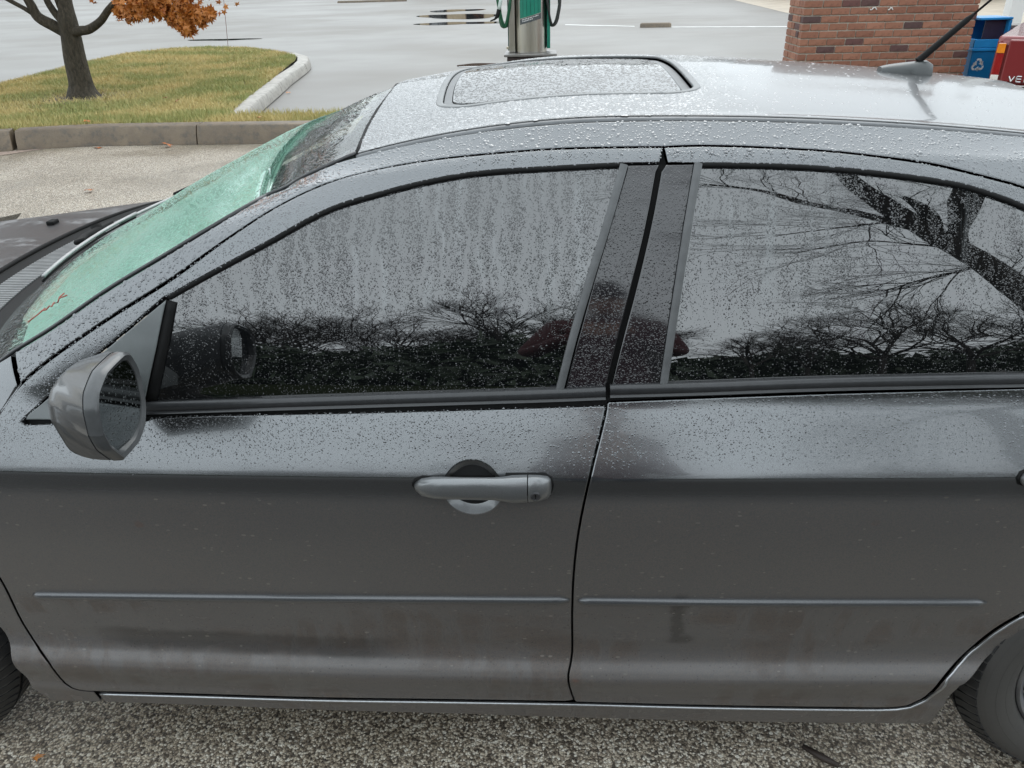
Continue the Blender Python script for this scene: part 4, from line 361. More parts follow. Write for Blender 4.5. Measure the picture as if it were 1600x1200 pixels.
def glass_material():
    m = NT("dark_tinted_glass")
    x = m.pos()
    st = m.noise(1.0, 3, .6, m.pos((62, 1, 4.5)), .9)
    wash = m.noise(7, 4, .6, m.pos((3, 1, .6)))
    film = m.math('MULTIPLY', m.rng(st, .53, .66), m.rng(wash, .36, .58))
    fine = m.noise(260, 2)
    film = m.math('MULTIPLY', film, m.rng(m.sep()[2], 1.08, 1.17))
    m.set(Base_Color=m.mix(film, (.004, .0045, .005), (.060, .066, .068)), Roughness=m.math('MULTIPLY', film, .10), IOR=2.4)
    return m.m
MAT['glass'] = glass_material()
m = NT("sunroof_tinted_glass"); m.set(Base_Color=(.02, .022, .023), Roughness=.03, IOR=1.47); MAT['roofglass'] = m.m
def applique_material():
    m = NT("gloss_black_pillar_cover")
    m.set(Base_Color=(.012, .011, .013), Roughness=.07, IOR=1.85)
    return m.m
MAT['applique'] = applique_material()
m = NT("rain_water_on_glass"); m.set(Base_Color=(.006, .007, .008), Roughness=.03, IOR=2.0); MAT['drop_glass'] = m.m
m = NT("rain_water_on_paint"); m.set(Base_Color=(.150, .156, .162), Metallic=.85, Roughness=.2, Coat_Weight=1.0, Coat_Roughness=.015, Coat_IOR=1.5); MAT['drop_paint'] = m.m

# ---------- polygon tools in (x, girth) space
def resample(poly, step, closed=True):
    p = np.asarray(poly, float); out = []
    n = len(p)
    for i in range(n if closed else n-1):
        a, b = p[i], p[(i+1) % n]; d = np.hypot(*(b-a))
        if d < 1e-5: continue
        k = max(1, int(math.ceil(d/step)))
        for j in range(k): out.append(a+(b-a)*j/k)
    if not closed: out.append(p[-1])
    return np.array(out)
def area(p): x, y = p[:, 0], p[:, 1]; return .5*np.sum(x*np.roll(y, -1)-np.roll(x, -1)*y)
def offset_poly(p, d):
    """inset a closed polygon by d"""
    s = 1.0 if area(p) > 0 else -1.0
    e = np.roll(p, -1, 0)-p; e /= np.maximum(np.hypot(e[:, 0], e[:, 1]), 1e-9)[:, None]
    nrm = np.stack([-e[:, 1], e[:, 0]], 1)*s
    n0 = np.roll(nrm, 1, 0); b = nrm+n0; l = np.maximum((b*b).sum(1), .35)
    return p + 2*b/l[:, None]*d
def inside(pts, poly):
    x, y = pts[:, 0], pts[:, 1]; r = np.zeros(len(pts), bool); n = len(poly); j = n-1
    for i in range(n):
        xi, yi = poly[i]; xj, yj = poly[j]
        if yi != yj:
            c = ((yi > y) != (yj > y)) & (x < (xj-xi)*(y-yi)/(yj-yi)+xi)
            r ^= c
        j = i
    return r
def dist_to(pts, poly):
    best = np.full(len(pts), 9.0); n = len(poly)
    for i in range(n):
        a, b = poly[i], poly[(i+1) % n]; ab = b-a; L = max((ab*ab).sum(), 1e-12)
        t = np.clip(((pts-a)@ab)/L, 0, 1); q = a+t[:, None]*ab
        best = np.minimum(best, np.hypot(*(pts-q).T))
    return best
def s_lines(lo, hi, gap=.012):
    g = []
    for i in range(len(_d)-1):
        k = max(1, int(math.ceil((_d[i+1]-_d[i])/gap)))
        g += [_d[i]+(_d[i+1]-_d[i])*j/k for j in range(k)]
    g = np.array(g); return g[(g > lo) & (g < hi)]

def panel(name, poly, mat, parent=car, inset=.003, off=0.0, depth=.014, holes=(), xs=.03, gap=.012, roll=.0022, surface=None, step=.014, drop=.0012):
    F = surface or surf
    out = offset_poly(resample(poly, step), inset)
    loops = [out]+[resample(h, step) for h in holes]
    pts = []; edges = []; rim = []
    for li, lp in enumerate(loops):
        inner = offset_poly(lp, roll if li == 0 else -roll)
        for ring in (lp, inner):
            b = len(pts); n = len(ring); pts += ring.tolist()
            edges += [(b+i, b+(i+1) % n) for i in range(n)]
            if ring is lp: rim.append((b, n))
    lo, hi = out.min(0), out.max(0)
    sl = s_lines(lo[1], hi[1], gap); xl = np.arange(lo[0], hi[0], xs)
    gr = np.array([(x, s) for s in sl for x in xl])
    if len(gr):
        ok = inside(gr, out)
        for h in loops[1:]: ok &= ~inside(gr, h)
        gr = gr[ok]
        for lp in loops: gr = gr[dist_to(gr, lp) > .0055]
        pts += gr.tolist()
    r = delaunay_2d_cdt([Vector(p) for p in pts], edges, [], 0, 1e-6)
    P = np.array([tuple(v) for v in r[0]]); T = np.array([f for f in r[2] if len(f) == 3])
    cen = P[T].mean(1); ok = inside(cen, out)
    for h in loops[1:]: ok &= ~inside(cen, h)
    T = T[ok]
    # consistent winding
    a = P[T[:, 1]]-P[T[:, 0]]; b = P[T[:, 2]]-P[T[:, 0]]; flip = (a[:, 0]*b[:, 1]-a[:, 1]*b[:, 0]) < 0
    T[flip] = T[flip][:, ::-1]
    V = F(P[:, 0], P[:, 1]); Nn = normal(P[:, 0], P[:, 1]) if surface is None else grid_normal(F, P)
    V = V+Nn*(off(P[:, 0])[:, None] if callable(off) else off); Nv = Nn.copy()
    # rolled edges
    orig = {}
    for vi, src in enumerate(r[3]):
        for q in src: orig[q] = vi
    faces = T.tolist(); V = V.tolist(); Nv = Nv.tolist()
    for li, (b0, n) in enumerate(rim):
        ids = [orig[b0+i] for i in range(n)]
        lp = loops[li]; sgn = (1 if area(lp) > 0 else -1)*(1 if li == 0 else -1)
        e = np.roll(lp, -1, 0)-np.roll(lp, 1, 0); e /= np.maximum(np.hypot(*e.T), 1e-9)[:, None]
        o2 = np.stack([e[:, 1], -e[:, 0]], 1)*sgn
        A = F(lp[:, 0], lp[:, 1]); B = F(lp[:, 0]+o2[:, 0]*1e-3, lp[:, 1]+o2[:, 1]*1e-3)
        ov = (B-A); ov /= np.maximum(np.linalg.norm(ov, axis=1), 1e-9)[:, None]
        top = []; bot = []
        for i, vi in enumerate(ids):
            nn = np.array(Nn[vi]); tl = nn+ov[i]*.9; tl /= np.linalg.norm(tl)
            V[vi] = (np.array(V[vi])-nn*drop).tolist(); Nv[vi] = tl.tolist()
            top.append(len(V)); V.append(V[vi]); Nv.append((ov[i]*.9+nn*.4).tolist())
            bot.append(len(V)); V.append((np.array(V[vi])-nn*depth).tolist()); Nv.append(ov[i].tolist())
        for i in range(n):
            j = (i+1) % n; q = [top[i], bot[i], bot[j], top[j]]
            faces.append(q)
    V = np.array(V)-BASE
    me = mesh(name, V, faces, mat, True, Nv)
    return link(name, me, parent)
def grid_normal(F, P):
    e = 2e-3
    a = F(P[:, 0]+e, P[:, 1])-F(P[:, 0]-e, P[:, 1]); b = F(P[:, 0], P[:, 1]+e)-F(P[:, 0], P[:, 1]-e)
    n = np.cross(a, b); return n/np.maximum(np.linalg.norm(n, axis=1), 1e-9)[:, None]

def ribbon(name, line, sec, mat, parent=car, smooth=True, cap=True, step=.02, taper=0.0, sharp=None):
    """sweep a section [(across, out)] along a line on the skin"""
    L = resample(line, step, False)
    P = surf(L[:, 0], L[:, 1]); N = normal(L[:, 0], L[:, 1])
    T = np.gradient(P, axis=0); T /= np.linalg.norm(T, axis=1)[:, None]
    B = np.cross(N, T); B /= np.linalg.norm(B, axis=1)[:, None]
    mb = MB(); secs = []
    for i in range(len(P)):
        k = 1.0
        if taper:
            dd = min(np.linalg.norm(P[i]-P[0]), np.linalg.norm(P[i]-P[-1])); k = min(1, .35+.65*math.sqrt(min(1, dd/taper)))
        secs.append([P[i]+B[i]*a*k+N[i]*o*(k if o > 0 else 1)-BASE for a, o in sec])
    mb.loft(secs, cap)
    return mb.build(name, mat, parent, smooth, sharp=sharp)
def arc_sec(w, h, n=9, sink=.004):
    a = [(-w/2*math.cos(math.pi*i/(n-1)), h*math.sin(math.pi*i/(n-1))**.75) for i in range(n)]
    return [(-w/2, -sink)]+a+[(w/2, -sink)]

# ---------- rain drops as real domes on a panel
def drops(name, poly, count, rmean, mat, parent, off=0.0, flat=.45, streaks=None, sag=.25, holes=(), dens=None, surface=None, nside=6, marg=.003):
    poly = np.asarray(poly, float); lo, hi = poly.min(0), poly.max(0)
    pts = np.zeros((0, 2))
    while len(pts) < count:
        q = rng.uniform(lo, hi, (count, 2)); q = q[inside(q, poly)]
        for h in holes: q = q[~inside(q, h)]
        keep = np.ones(len(q))
        if dens is not None: keep *= dens(q)
        if streaks is not None: keep *= streaks(q[:, 0], q[:, 1])
        q = q[rng.random(len(q)) < keep]
        pts = np.vstack([pts, q])
    pts = pts[:count]; pts = pts[dist_to(pts, poly) > marg] if len(poly) < 400 else pts
    n = len(pts); R = rmean*np.exp(rng.normal(0, .42, n)); R = np.clip(R, rmean*.35, rmean*2.6)
    F = surface or surf
    P = F(pts[:, 0], pts[:, 1]); N = normal(pts[:, 0], pts[:, 1]) if surface is None else grid_normal(F, pts)
    P = P+N*(off(pts[:, 0])[:, None] if callable(off) else off)
    dn = np.tile([0, 0, -1.0], (n, 1)); dn = dn-N*(dn*N).sum(1)[:, None]; dl = np.linalg.norm(dn, axis=1)
    T = np.where(dl[:, None] > .05, dn/np.maximum(dl, 1e-6)[:, None], np.array([1.0, 0, 0])); T -= N*(T*N).sum(1)[:, None]; T /= np.linalg.norm(T, axis=1)[:, None]
    S = np.cross(N, T)
    k = nside; ang = np.arange(k)*2*math.pi/k
    V = np.zeros((n, 2*k+1, 3)); wob = 1+rng.normal(0, .13, (n, k))
    sg = sag*np.minimum(1, dl)*rng.uniform(.3, 1.6, n)
    for j in range(k):
        c, s_ = math.cos(ang[j]), math.sin(ang[j])
        st = 1+sg*(1.2 if c > 0 else .2)
        V[:, j] = P+(T*(c*st)[:, None]+S*s_)*(R*wob[:, j])[:, None]-N*.0002
        V[:, k+j] = P+(T*(c*st*.72+sg*.25)[:, None]+S*s_*.72)*(R*wob[:, j])[:, None]+N*(R*flat*.68)[:, None]
    V[:, 2*k] = P+T*(sg*.3*R)[:, None]+N*(R*flat)[:, None]
    f = []
    for j in range(k):
        i2 = (j+1) % k
        f += [(j, i2, k+i2), (j, k+i2, k+j), (k+j, k+i2, 2*k)]
    f = np.array(f); Fc = (f[None]+(np.arange(n)*(2*k+1))[:, None, None]).reshape(-1, 3)
    # orientation check
    v0 = V[0]; a = np.cross(v0[f[2][1]]-v0[f[2][0]], v0[f[2][2]]-v0[f[2][0]])
    if a@N[0] < 0: Fc = Fc[:, ::-1].copy()
    o = link(name, mesh(name, V.reshape(-1, 3)-BASE, Fc, mat), parent)
    return tag(o, kind="stuff")

A = {k: np.array(v) for k, v in DATA.items()}
WF_C, WR_C = np.array([-1.53, .325]), np.array([1.20, .325])

# ---------- near-black shell painting the shade behind the gaps, floor, wheel arch liners
apx = A['apillar']
def shell():
    xs_ = np.arange(-.98, 1.0, .035); ss_ = s_lines(.2, s_of(1.776, 0, (SMID+.3, 9)), .03)
    idx = {}; V = []; f = []
    X, S = np.meshgrid(xs_, ss_, indexing='ij')
    P = surf(X, S)-normal(X, S)*.016
    top = np.interp(xs_, apx[:, 0], apx[:, 1], right=9); top = np.where(xs_ < apx[0, 0], 1.0, top)
    ok = (S < top[:, None]-.075) | (xs_[:, None] > -.30)
    for wc in (WF_C, WR_C): ok &= np.hypot(P[..., 0]-wc[0], P[..., 2]-wc[1]) > .41
    for i in range(len(xs_)):
        for j in range(len(ss_)):
            if ok[i, j]: idx[i, j] = len(V); V.append(P[i, j]-BASE)
    for i in range(len(xs_)-1):
        for j in range(len(ss_)-1):
            q = [(i, j), (i+1, j), (i+1, j+1), (i, j+1)]
            if all(k in idx for k in q): f.append([idx[k] for k in q])
    link("gap_shade_shell", mesh("gap_shade_shell", V, f, MAT['underlay']), car)
shell()
mb = MB().box(-1.1, .82, .14, 1.70, .150, .20); mb.build("floor_pan", MAT['underlay'], car, base=BASE)
for cx in (WF_C[0], WR_C[0]):
    mb = MB(); secs = []
    for a in np.linspace(-.25, math.pi+.25, 24):
        x, z = cx+.385*math.cos(a), .325+.385*math.sin(a)
        secs.append([(x, .26, z), (x, .55, z)])
    mb.loft(secs, False, False); mb.build("wheel_arch_liner", MAT['underlay'], car, True, base=BASE)

# ---------- doors
hp = A['handle_pts']; bowl_c = np.array([-.1300, (hp[2, 1]+hp[3, 1])/2-.001]); bowl_r = np.array([.052, (hp[2, 1]-hp[3, 1])/2])
bowl = np.array([bowl_c+bowl_r*[math.cos(a), math.sin(a)] for a in np.linspace(0, 2*math.pi, 40, endpoint=False)])
front_door = panel("front_door", A['front_door'], MAT['paint'], holes=[bowl], inset=.0022)
rd_bowl = bowl+[1.02, .012]
rear_door = panel("rear_door", A['rear_door_lower'], MAT['paint'], inset=.0022)
rear_frame = panel("window_frame", A['rear_door_frame'], MAT['paint'], rear_door, inset=.0022)

def door_bowl(parent, c, r):
    V = []; f = []; nr, na = 7, 40
    for i in range(nr+1):
        k = i/nr
        for j in range(na):
            a = 2*math.pi*j/na; q = c+r*[math.cos(a)*k, math.sin(a)*k]
            dep = .030*(1-k*k)**.6+.0012*k
            p = surf(q[0], q[1])-normal(q[0], q[1])*dep; V.append(p-BASE)
    for i in range(nr):
        for j in range(na): f.append((i*na+j, i*na+(j+1) % na, (i+1)*na+(j+1) % na, (i+1)*na+j))
    link("handle_recess", mesh("handle_recess", V, f, MAT['handle']), parent)
door_bowl(front_door, bowl_c, bowl_r)

def handle(parent, dx, dsx):
    def P(x, s, out): q = np.array(surf(x+dx, s+dsx)); n = normal(x+dx, s+dsx); return q+n*out
    s0 = hp[0, 1]-.001
    def lofted(st, n=20):
        secs = []
        for x, h, o0, o1, ds in st:
            ring = []
            for j in range(n):
                a = 2*math.pi*j/n; ca, sa = math.cos(a), math.sin(a)
                ca = math.copysign(abs(ca)**.75, ca); sa = math.copysign(abs(sa)**.75, sa)
                ring.append(P(x, s0+ds+h*sa, (o0+o1)/2+(o1-o0)/2*ca)-BASE)
            secs.append(ring)
        return secs
    bar = [(-.2305, .002, 0, .006, .002), (-.227, .008, -.004, .013, .002), (-.216, .0145, -.004, .022, .002), (-.195, .0165, 0, .029, .004), (-.176, .0155, .010, .032, .006),
           (-.13, .0148, .014, .034, .007), (-.09, .0155, .012, .033, .006), (-.074, .018, .006, .033, .004), (-.060, .0215, -.004, .033, .002), (-.0345, .0222, -.004, .030, .002)]
    m1 = MB().loft(lofted(bar)); h = m1.build("door_handle", MAT['handle'], parent, True, sharp=50)
    capx = [(-.0330, .0215, -.004, .0290, .002), (-.031, .0222, -.004, .030, .002), (-.012, .0215, -.004, .026, .002), (.000, .0195, -.004, .020, .002), (.0055, .014, -.004, .013, .002), (.0072, .004, -.002, .005, .002)]
    MB().loft(lofted(capx)).build("lock_cover", MAT['handle'], parent, True, sharp=50)
    base = [(-.2345, .003, -.003, .003, .002), (-.230, .012, -.003, .0035, .002), (-.216, .018, -.003, .004, .002), (-.19, .0205, -.003, .004, .0), (-.06, .0245, -.003, .004, .002), (-.005, .0245, -.003, .004, .002), (.0075, .017, -.003, .003, .002), (.0105, .004, -.002, .002, .002)]
    # black pads paint the shadow gap round the handle, split by the recess
    for a, b in ((0, 4), (4, 8)):
        st = base[a:b]
        if a == 0: st = base[0:3]+[(-.187, .0195, -.003, .004, .0)]
        else: st = [(-.072, .0235, -.003, .004, .002)]+base[5:]
        MB().loft(lofted(st)).build("handle_gap_shade", MAT['black'], parent, True, sharp=50)
    c = P(-.0205, s0+.001, .0265)-BASE
    t = MB(); n = np.array(normal(-.0205+dx, s0+dsx))
    R = []
    for rr, o in ((.0085, .000), (.0085, .004), (.0072, .0045), (.0065, .0025), (.0005, .002)):
        R.append([tuple(c+n*(o+.0)+np.array([math.cos(a), 0, 0])*rr+np.cross(n, [1, 0, 0])*math.sin(a)*rr) for a in np.linspace(0, 2*math.pi, 20, endpoint=False)])
    t.loft(R, False); t.build("lock_cylinder", simple("brushed_lock", (.16, .16, .165), .35, .8), parent, True, sharp=40)
    k = MB(); q = c+n*.0032
    k.box(q[0]-.0009, q[0]+.0009, q[1]-.001, q[1]+.001, q[2]-.0035, q[2]+.0035); k.build("key_slot", MAT['black'], parent)
handle(front_door, 0, 0)
door_bowl(rear_door, bowl_c+[1.02, .012], bowl_r)
handle(rear_door, 1.0195, .0118)

# glass, seals, pillar covers, mouldings
front_glass = panel("window_glass", A['front_glass'], MAT['glass'], front_door, inset=0, off=-.005, depth=.004, xs=.02, gap=.01)
rear_glass = panel("window_glass", A['rear_glass'], MAT['glass'], rear_door, inset=0, off=-.005, depth=.004, xs=.02, gap=.01)
seal = [(-.0045, -.007), (-.0045, -.0010), (-.001, .0003), (.001, .0003), (.0045, -.0010), (.0045, -.007)]
ribbon("window_seal", A['front_seal'], seal, MAT['black'], front_door)
ribbon("window_seal", np.array([(-.6395, 1.172), (-.658, 1.105), (-.678, 1.045), (-.696, .995)]), [(-.009, -.007), (-.009, -.001), (.009, -.001), (.009, -.007)], MAT['black'], front_door)
ribbon("window_seal", A['rear_seal'], seal, MAT['black'], rear_door)
bar = [(-.0065, -.006), (-.0065, .0025), (-.004, .0045), (.004, .0045), (.0065, .0025), (.0065, -.006)]
ribbon("glass_run_trim", A['front_bar'], bar, MAT['trim_grey'], front_door, sharp=40)
ribbon("glass_run_trim", A['rear_bar'], bar, MAT['trim_grey'], rear_door, sharp=40)
fa = panel("pillar_cover", A['front_applique'], MAT['applique'], front_door, inset=.001, off=-.001, depth=.008)
ra = panel("pillar_cover", A['rear_applique'], MAT['applique'], rear_door, inset=.001, off=-.001, depth=.008)
belt = [(-.0115, -.004), (-.0115, .0035), (-.009, .0062), (-.003, .0072), (.003, .0062), (.0055, .0030), (.0075, .0030), (.0105, .0052), (.0115, .0030), (.0115, -.004)]
ribbon("belt_moulding", A['belt_front'], [(-a, o) for a, o in belt][::-1], MAT['trim'], front_door, sharp=50)
ribbon("belt_moulding", A['belt_rear'], [(-a, o) for a, o in belt][::-1], MAT['trim'], rear_door, sharp=50)
strip_m = simple("grey_side_moulding", (.105, .108, .113), .3, .5, scale=300, Coat_Weight=.8)
stp = arc_sec(.0175, .0085)
ribbon("side_moulding", A['strip_front'], stp, strip_m, front_door, taper=.012)
ribbon("side_moulding", A['strip_rear'], stp, strip_m, rear_door, taper=.012)
panel("mirror_mount", A['sail'], MAT['mount'], front_door, inset=.0008, off=.002, depth=.006)

# ---------- roof, rails, fender, sill, rear quarter
ditch = A['ditch']
hd0 = A['header'][0]; HX, HY = float(hd0[0]), float(prof(hd0[1])[0])
def xy(x, y): return (x, roof_s(y))
hdr = [(HX, HY), (HX-.010, HY+.08), (HX-.021, HY+.20), (HX-.027, HY+.34), (HX-.032, .917)]
hdr_full = hdr+[(x, 1.834-y) for x, y in reversed(hdr[:-1])]
near = [tuple(q) for q in ditch if q[0] < .96]
near = sorted(near, key=lambda q: q[0])
near[0] = xy(*hdr[0])
far = [(q[0], 2*SMID-q[1]) for q in near]
roof_poly = near[::-1]+[xy(*q) for q in hdr_full[1:-1]]+far+[xy(1.06, 1.2), xy(1.09, .917), xy(1.06, .63)]
def rrect(x0, x1, y0, y1, r, bow=0):
    P = []
    for cx, cy, a0 in ((x1-r, y0+r, -90), (x1-r, y1-r, 0), (x0+r, y1-r, 90), (x0+r, y0+r, 180)):
        for k in range(7):
            a = math.radians(a0+15*k); P.append((cx+r*math.cos(a), cy+r*math.sin(a)))
    out = []
    for i in range(len(P)):
        a, b = P[i], P[(i+1) % len(P)]; d = math.dist(a, b); k = max(1, int(d/.05))
        out += [(a[0]+(b[0]-a[0])*j/k, a[1]+(b[1]-a[1])*j/k) for j in range(k)]
    cy = (y0+y1)/2; h = (y1-y0)/2
    return [(x-bow*(1-((y-cy)/h)**2)*(1 if x < (x0+x1)/2 else -.3), y) for x, y in out]
def tilt(x): return -.0008-.006*np.clip((x+.2)/.48, 0, 1)
SR = (-.205, .290, .490, 1.205)
sun_hole = np.array([xy(*q) for q in rrect(*SR, .075, .022)])
roof = panel("roof", roof_poly, MAT['roof'], holes=[sun_hole], inset=.002, depth=.012, gap=.03, xs=.03)
sg = np.array([xy(*q) for q in rrect(SR[0]+.020, SR[1]-.024, SR[2]+.018, SR[3]-.02, .062, .022)])
glass_roof = panel("sunroof_glass", sg, MAT['roofglass'], inset=0, off=tilt, depth=.01, gap=.03)
seal_in = np.array([xy(*q) for q in rrect(SR[0]+.0015, SR[1]-.0015, SR[2]+.0015, SR[3]-.0015, .074, .022)])
sg_out = np.array([xy(*q) for q in rrect(SR[0]+.018, SR[1]-.022, SR[2]+.016, SR[3]-.018, .064, .022)])
panel("sunroof_seal", seal_in, MAT['trim_grey'], holes=[sg_out], inset=0, off=lambda x: tilt(x)-.002, depth=.01, gap=.03)
lip = rrect(SR[0]-.006, SR[1]+.006, SR[2]-.006, SR[3]+.006, .08, .022)
ribbon("sunroof_trim", np.array([xy(*q) for q in lip+lip[:1]]), arc_sec(.014, .0018), simple("pale_seal", (.20, .205, .205), .5))

rail = panel("side_rail", A['rail'], MAT['paint'], inset=.0026, depth=.014)
seam_line = np.array(near)
ribbon("roof_ditch_moulding", seam_line+[0, -.0005], [(-.0075, -.012), (-.0075, -.0035), (-.0005, -.0022), (.0045, -.0016), (.0045, -.012)], simple("grey_ditch_trim", (.16, .165, .17), .4, .4))
# front fender with the wheel arch
def z2s(x, z): return (x, side_s(z))
fp = A['fender']; a_end = fp[-1]
arch = []
for a in np.linspace(math.radians(18), math.radians(200), 34):
    arch.append(z2s(WF_C[0]+.362*math.cos(a), max(.16, WF_C[1]+.362*math.sin(a))))
fend = [tuple(q) for q in fp[:-1]]+arch+[z2s(-2.02, .22), z2s(-2.28, .24), z2s(-2.33, .5), z2s(-2.30, .72), z2s(-2.0, .84), z2s(-1.6, .93), z2s(-1.25, .98), z2s(-1.08, 1.01)]
fender = panel("front_fender", fend, MAT['paint'], inset=.0026, xs=.04)
# sill with rear wheel lip
rk = [tuple(q) for q in A['rocker']]
rocker = panel("rocker_panel", rk, MAT['paint'], inset=.0012, depth=.012)
ribbon("sill_highlight", np.array(A['sill_line']), arc_sec(.0052, .0030), simple("painted_sill_glint", (.42, .43, .44), .28, .9, scale=200), rocker)  # bright strip paints the sky glint on the rocker's upturned lip
# rear quarter beyond the rear door
qa = [z2s(WR_C[0]+.362*math.cos(a), max(.16, WR_C[1]+.362*math.sin(a))) for a in np.linspace(math.radians(138), math.radians(-18), 30)]
quarter = [(.905, side_s(.63)), (.955, side_s(.72)), (.962, side_s(.985)), (1.3, side_s(1.03)), (1.9, side_s(1.01)), (2.25, side_s(.98)), (2.28, side_s(.5)), (2.15, side_s(.25)), (1.62, side_s(.22))]+qa[::-1]
panel("rear_quarter_panel", quarter, MAT['paint'], inset=.003, xs=.04)
pil = [(.965, side_s(1.0)), (.80, side_s(1.345)), (.97, A['ditch'][:, 1].max()), (1.06, roof_s(.56)), (1.25, side_s(1.25)), (1.42, side_s(1.04))]
panel("rear_pillar", pil, MAT['paint'], inset=.003, xs=.04)

# ---------- windscreen (a patch between four real edges)
N_ = [np.array(surf(*q)) for q in A['apillar'] if q[0] < -.40]
N_ = [np.array([-1.035, .105, 1.005])]+N_+[np.array(surf(*xy(*hdr[0])))]
N_ = np.array(N_); nl = np.r_[0, np.cumsum(np.linalg.norm(np.diff(N_, axis=0), axis=1))]; nl /= nl[-1]
HT = np.array([surf(*xy(*q)) for q in hdr_full]); hl = np.r_[0, np.cumsum(np.linalg.norm(np.diff(HT, axis=0), axis=1))]; hl /= hl[-1]
def interp(tab, lut, t): return np.stack([np.interp(t, lut, tab[:, k]) for k in range(3)], -1)
def screen(u, v):
    """u 0 at the cowl .. 1 at the roof, v 0 near .. 1 far"""
    u = np.asarray(u, float); v = np.asarray(v, float)
    n = interp(N_, nl, u); f = n.copy(); f[..., 1] = 1.834-f[..., 1]
    top = interp(HT, hl, v)
    n0 = N_[0]; n1 = N_[-1]
    bot = np.stack([n0[0]-.235*4*v*(1-v), n0[1]+(1.834-2*n0[1])*v, n0[2]-.02*4*v*(1-v)], -1)
    uu = u[..., None]; vv = v[..., None]
    c = (1-vv)*n+vv*f+(1-uu)*bot+uu*top
    f0 = n0*[1, 0, 1]+[0, 1.834-n0[1], 0]; f1 = n1*[1, 0, 1]+[0, 1.834-n1[1], 0]
    c -= (1-uu)*(1-vv)*n0+(1-uu)*vv*f0+uu*(1-vv)*n1+uu*vv*f1
    return c
def patch(fn, u0, u1, v0, v1, nu, nv, off=0.0):
    U, V = np.meshgrid(np.linspace(u0, u1, nu), np.linspace(v0, v1, nv), indexing='ij')
    P = fn(U, V); e = 1e-3
    n = np.cross(fn(U, V+e)-fn(U, V-e), fn(U+e, V)-fn(U-e, V)); n /= np.linalg.norm(n, axis=-1, keepdims=True)
    n = np.where(n[..., 2:3] < 0, -n, n)
    P = P+n*off
    f = np.array([(i*nv+j, i*nv+j+1, (i+1)*nv+j+1, (i+1)*nv+j) for i in range(nu-1) for j in range(nv-1)])
    return P.reshape(-1, 3)-BASE, f[:, ::-1], n.reshape(-1, 3)
gm = NT("green_windscreen_glass")
tr = gm.n("BsdfTransparent"); gl = gm.n("BsdfGlossy"); mx = gm.n("MixShader"); fr = gm.n("Fresnel")
ug = gm.n("UVMap") if False else None
gl.inputs["Roughness"].default_value = .04; tr.inputs[0].default_value = (.80, .965, .90, 1); fr.inputs[0].default_value = 1.36
wob = gm.noise(170, 3); h = gm.math('MAXIMUM', gm.math('SUBTRACT', gm.math('MULTIPLY', gm.sep(gm.vor(230, out="Color"))[0], .45), gm.vor(230)), 0)
bmp = gm.bump(h, .45, .003, gm.bump(wob, .06, .003)); gm.l(bmp, gl.inputs["Normal"]); gm.l(bmp, fr.inputs["Normal"])
gm.l(fr.outputs[0], mx.inputs[0]); gm.l(tr.outputs[0], mx.inputs[1]); gm.l(gl.outputs[0], mx.inputs[2]); gm.l(mx.outputs[0], gm.out.inputs[0])
V, f, n = patch(screen, 0, 1, 0.004, .996, 40, 60, -.003)
windscreen = link("windscreen", mesh("windscreen", V, f, gm.m, True, n), car)
# black printed border inside the glass
def band(name, u0, u1, v0, v1, off=-.010, nu=8, nv=40, mat=None):
    V, f, n = patch(screen, u0, u1, v0, v1, nu, nv, off)
    return link(name, mesh(name, V, f, mat or MAT['black'], True, n), windscreen)
band("printed_border", 0.0, .055, 0.0, 1.0); band("printed_border", .955, 1.0, 0.0, 1.0)
band("printed_border", .055, .955, 0.0, .008, nu=40, nv=4); band("printed_border", .055, .955, .975, 1.0, nu=40, nv=4)
# folded reflective sunshade just behind the glass
MAT['seam'] = simple("dark_shade_seam", (.12, .24, .19), .6)
sh = NT("silvery_sunshade")
n1 = sh.noise(7, 5, .6, None, .6); n2 = sh.noise(45, 4)
col = sh.mix(sh.ramp(n1, (.3, 0), (.7, 1)), (.56, .77, .68), (.72, .90, .81)); col = sh.mix(sh.math('MULTIPLY', n2, .35), col, (.62, .85, .74))
sh.set(Base_Color=col, Roughness=.55, Normal=sh.bump(n1, .35, .015))
def shade_fn(u, v):
    p = screen(u, v); w = .004*np.sin(v*31+u*3)*np.sin(u*9+1)+.002*np.sin(u*40+v*11)
    p = p.copy(); p[..., 2] -= .018+w*.5; p[..., 0] += .01+w*.4; return p
V, f, n = patch(shade_fn, .085, .70, .012, .97, 60, 80)
shade = link("sunshade", mesh("sunshade", V, f, sh.m), car)
V, f, n = patch(lambda u, v: screen(u, v)+np.array([.035, 0, -.06]), .03, 1.0, .0, 1.0, 20, 20)
link("dark_cabin_sheet", mesh("dark_cabin_sheet", V, f, MAT['underlay']), car)  # near-black sheet under the whole screen stands in for cabin darkness
# red handwriting on the corner of the glass
red = simple("red_marker", (.36, .10, .07), .6)
def onscreen(px): return [tuple(screen(np.array(u), np.array(v))+np.array([-.002, 0, .004])) for u, v in px]
mk = MB()
for st in ([(.045, .050), (.085, .062), (.115, .075)], [(.10, .072), (.125, .060), (.135, .074), (.150, .060), (.155, .078)], [(.150, .075), (.178, .062), (.172, .092), (.19, .10)], [(.175, .085), (.215, .072)]):
    mk.tube(onscreen([(.10+u*.55, .035+v*.7) for u, v in st]), .0014, 5)
mk.build("red_marking", red, windscreen, True, base=BASE)
# edge trim beside the pillar and over the header
def edge_tube(name, pts, r, mat):
    return MB().tube([tuple(p) for p in pts], r, 6).build(name, mat, car, True, base=BASE)
edge_tube("windscreen_moulding", screen(np.linspace(.0, 1, 50), np.full(50, .003)), .004, MAT['trim'])
edge_tube("windscreen_moulding", HT+[0, 0, -.003], .0045, MAT['black'])

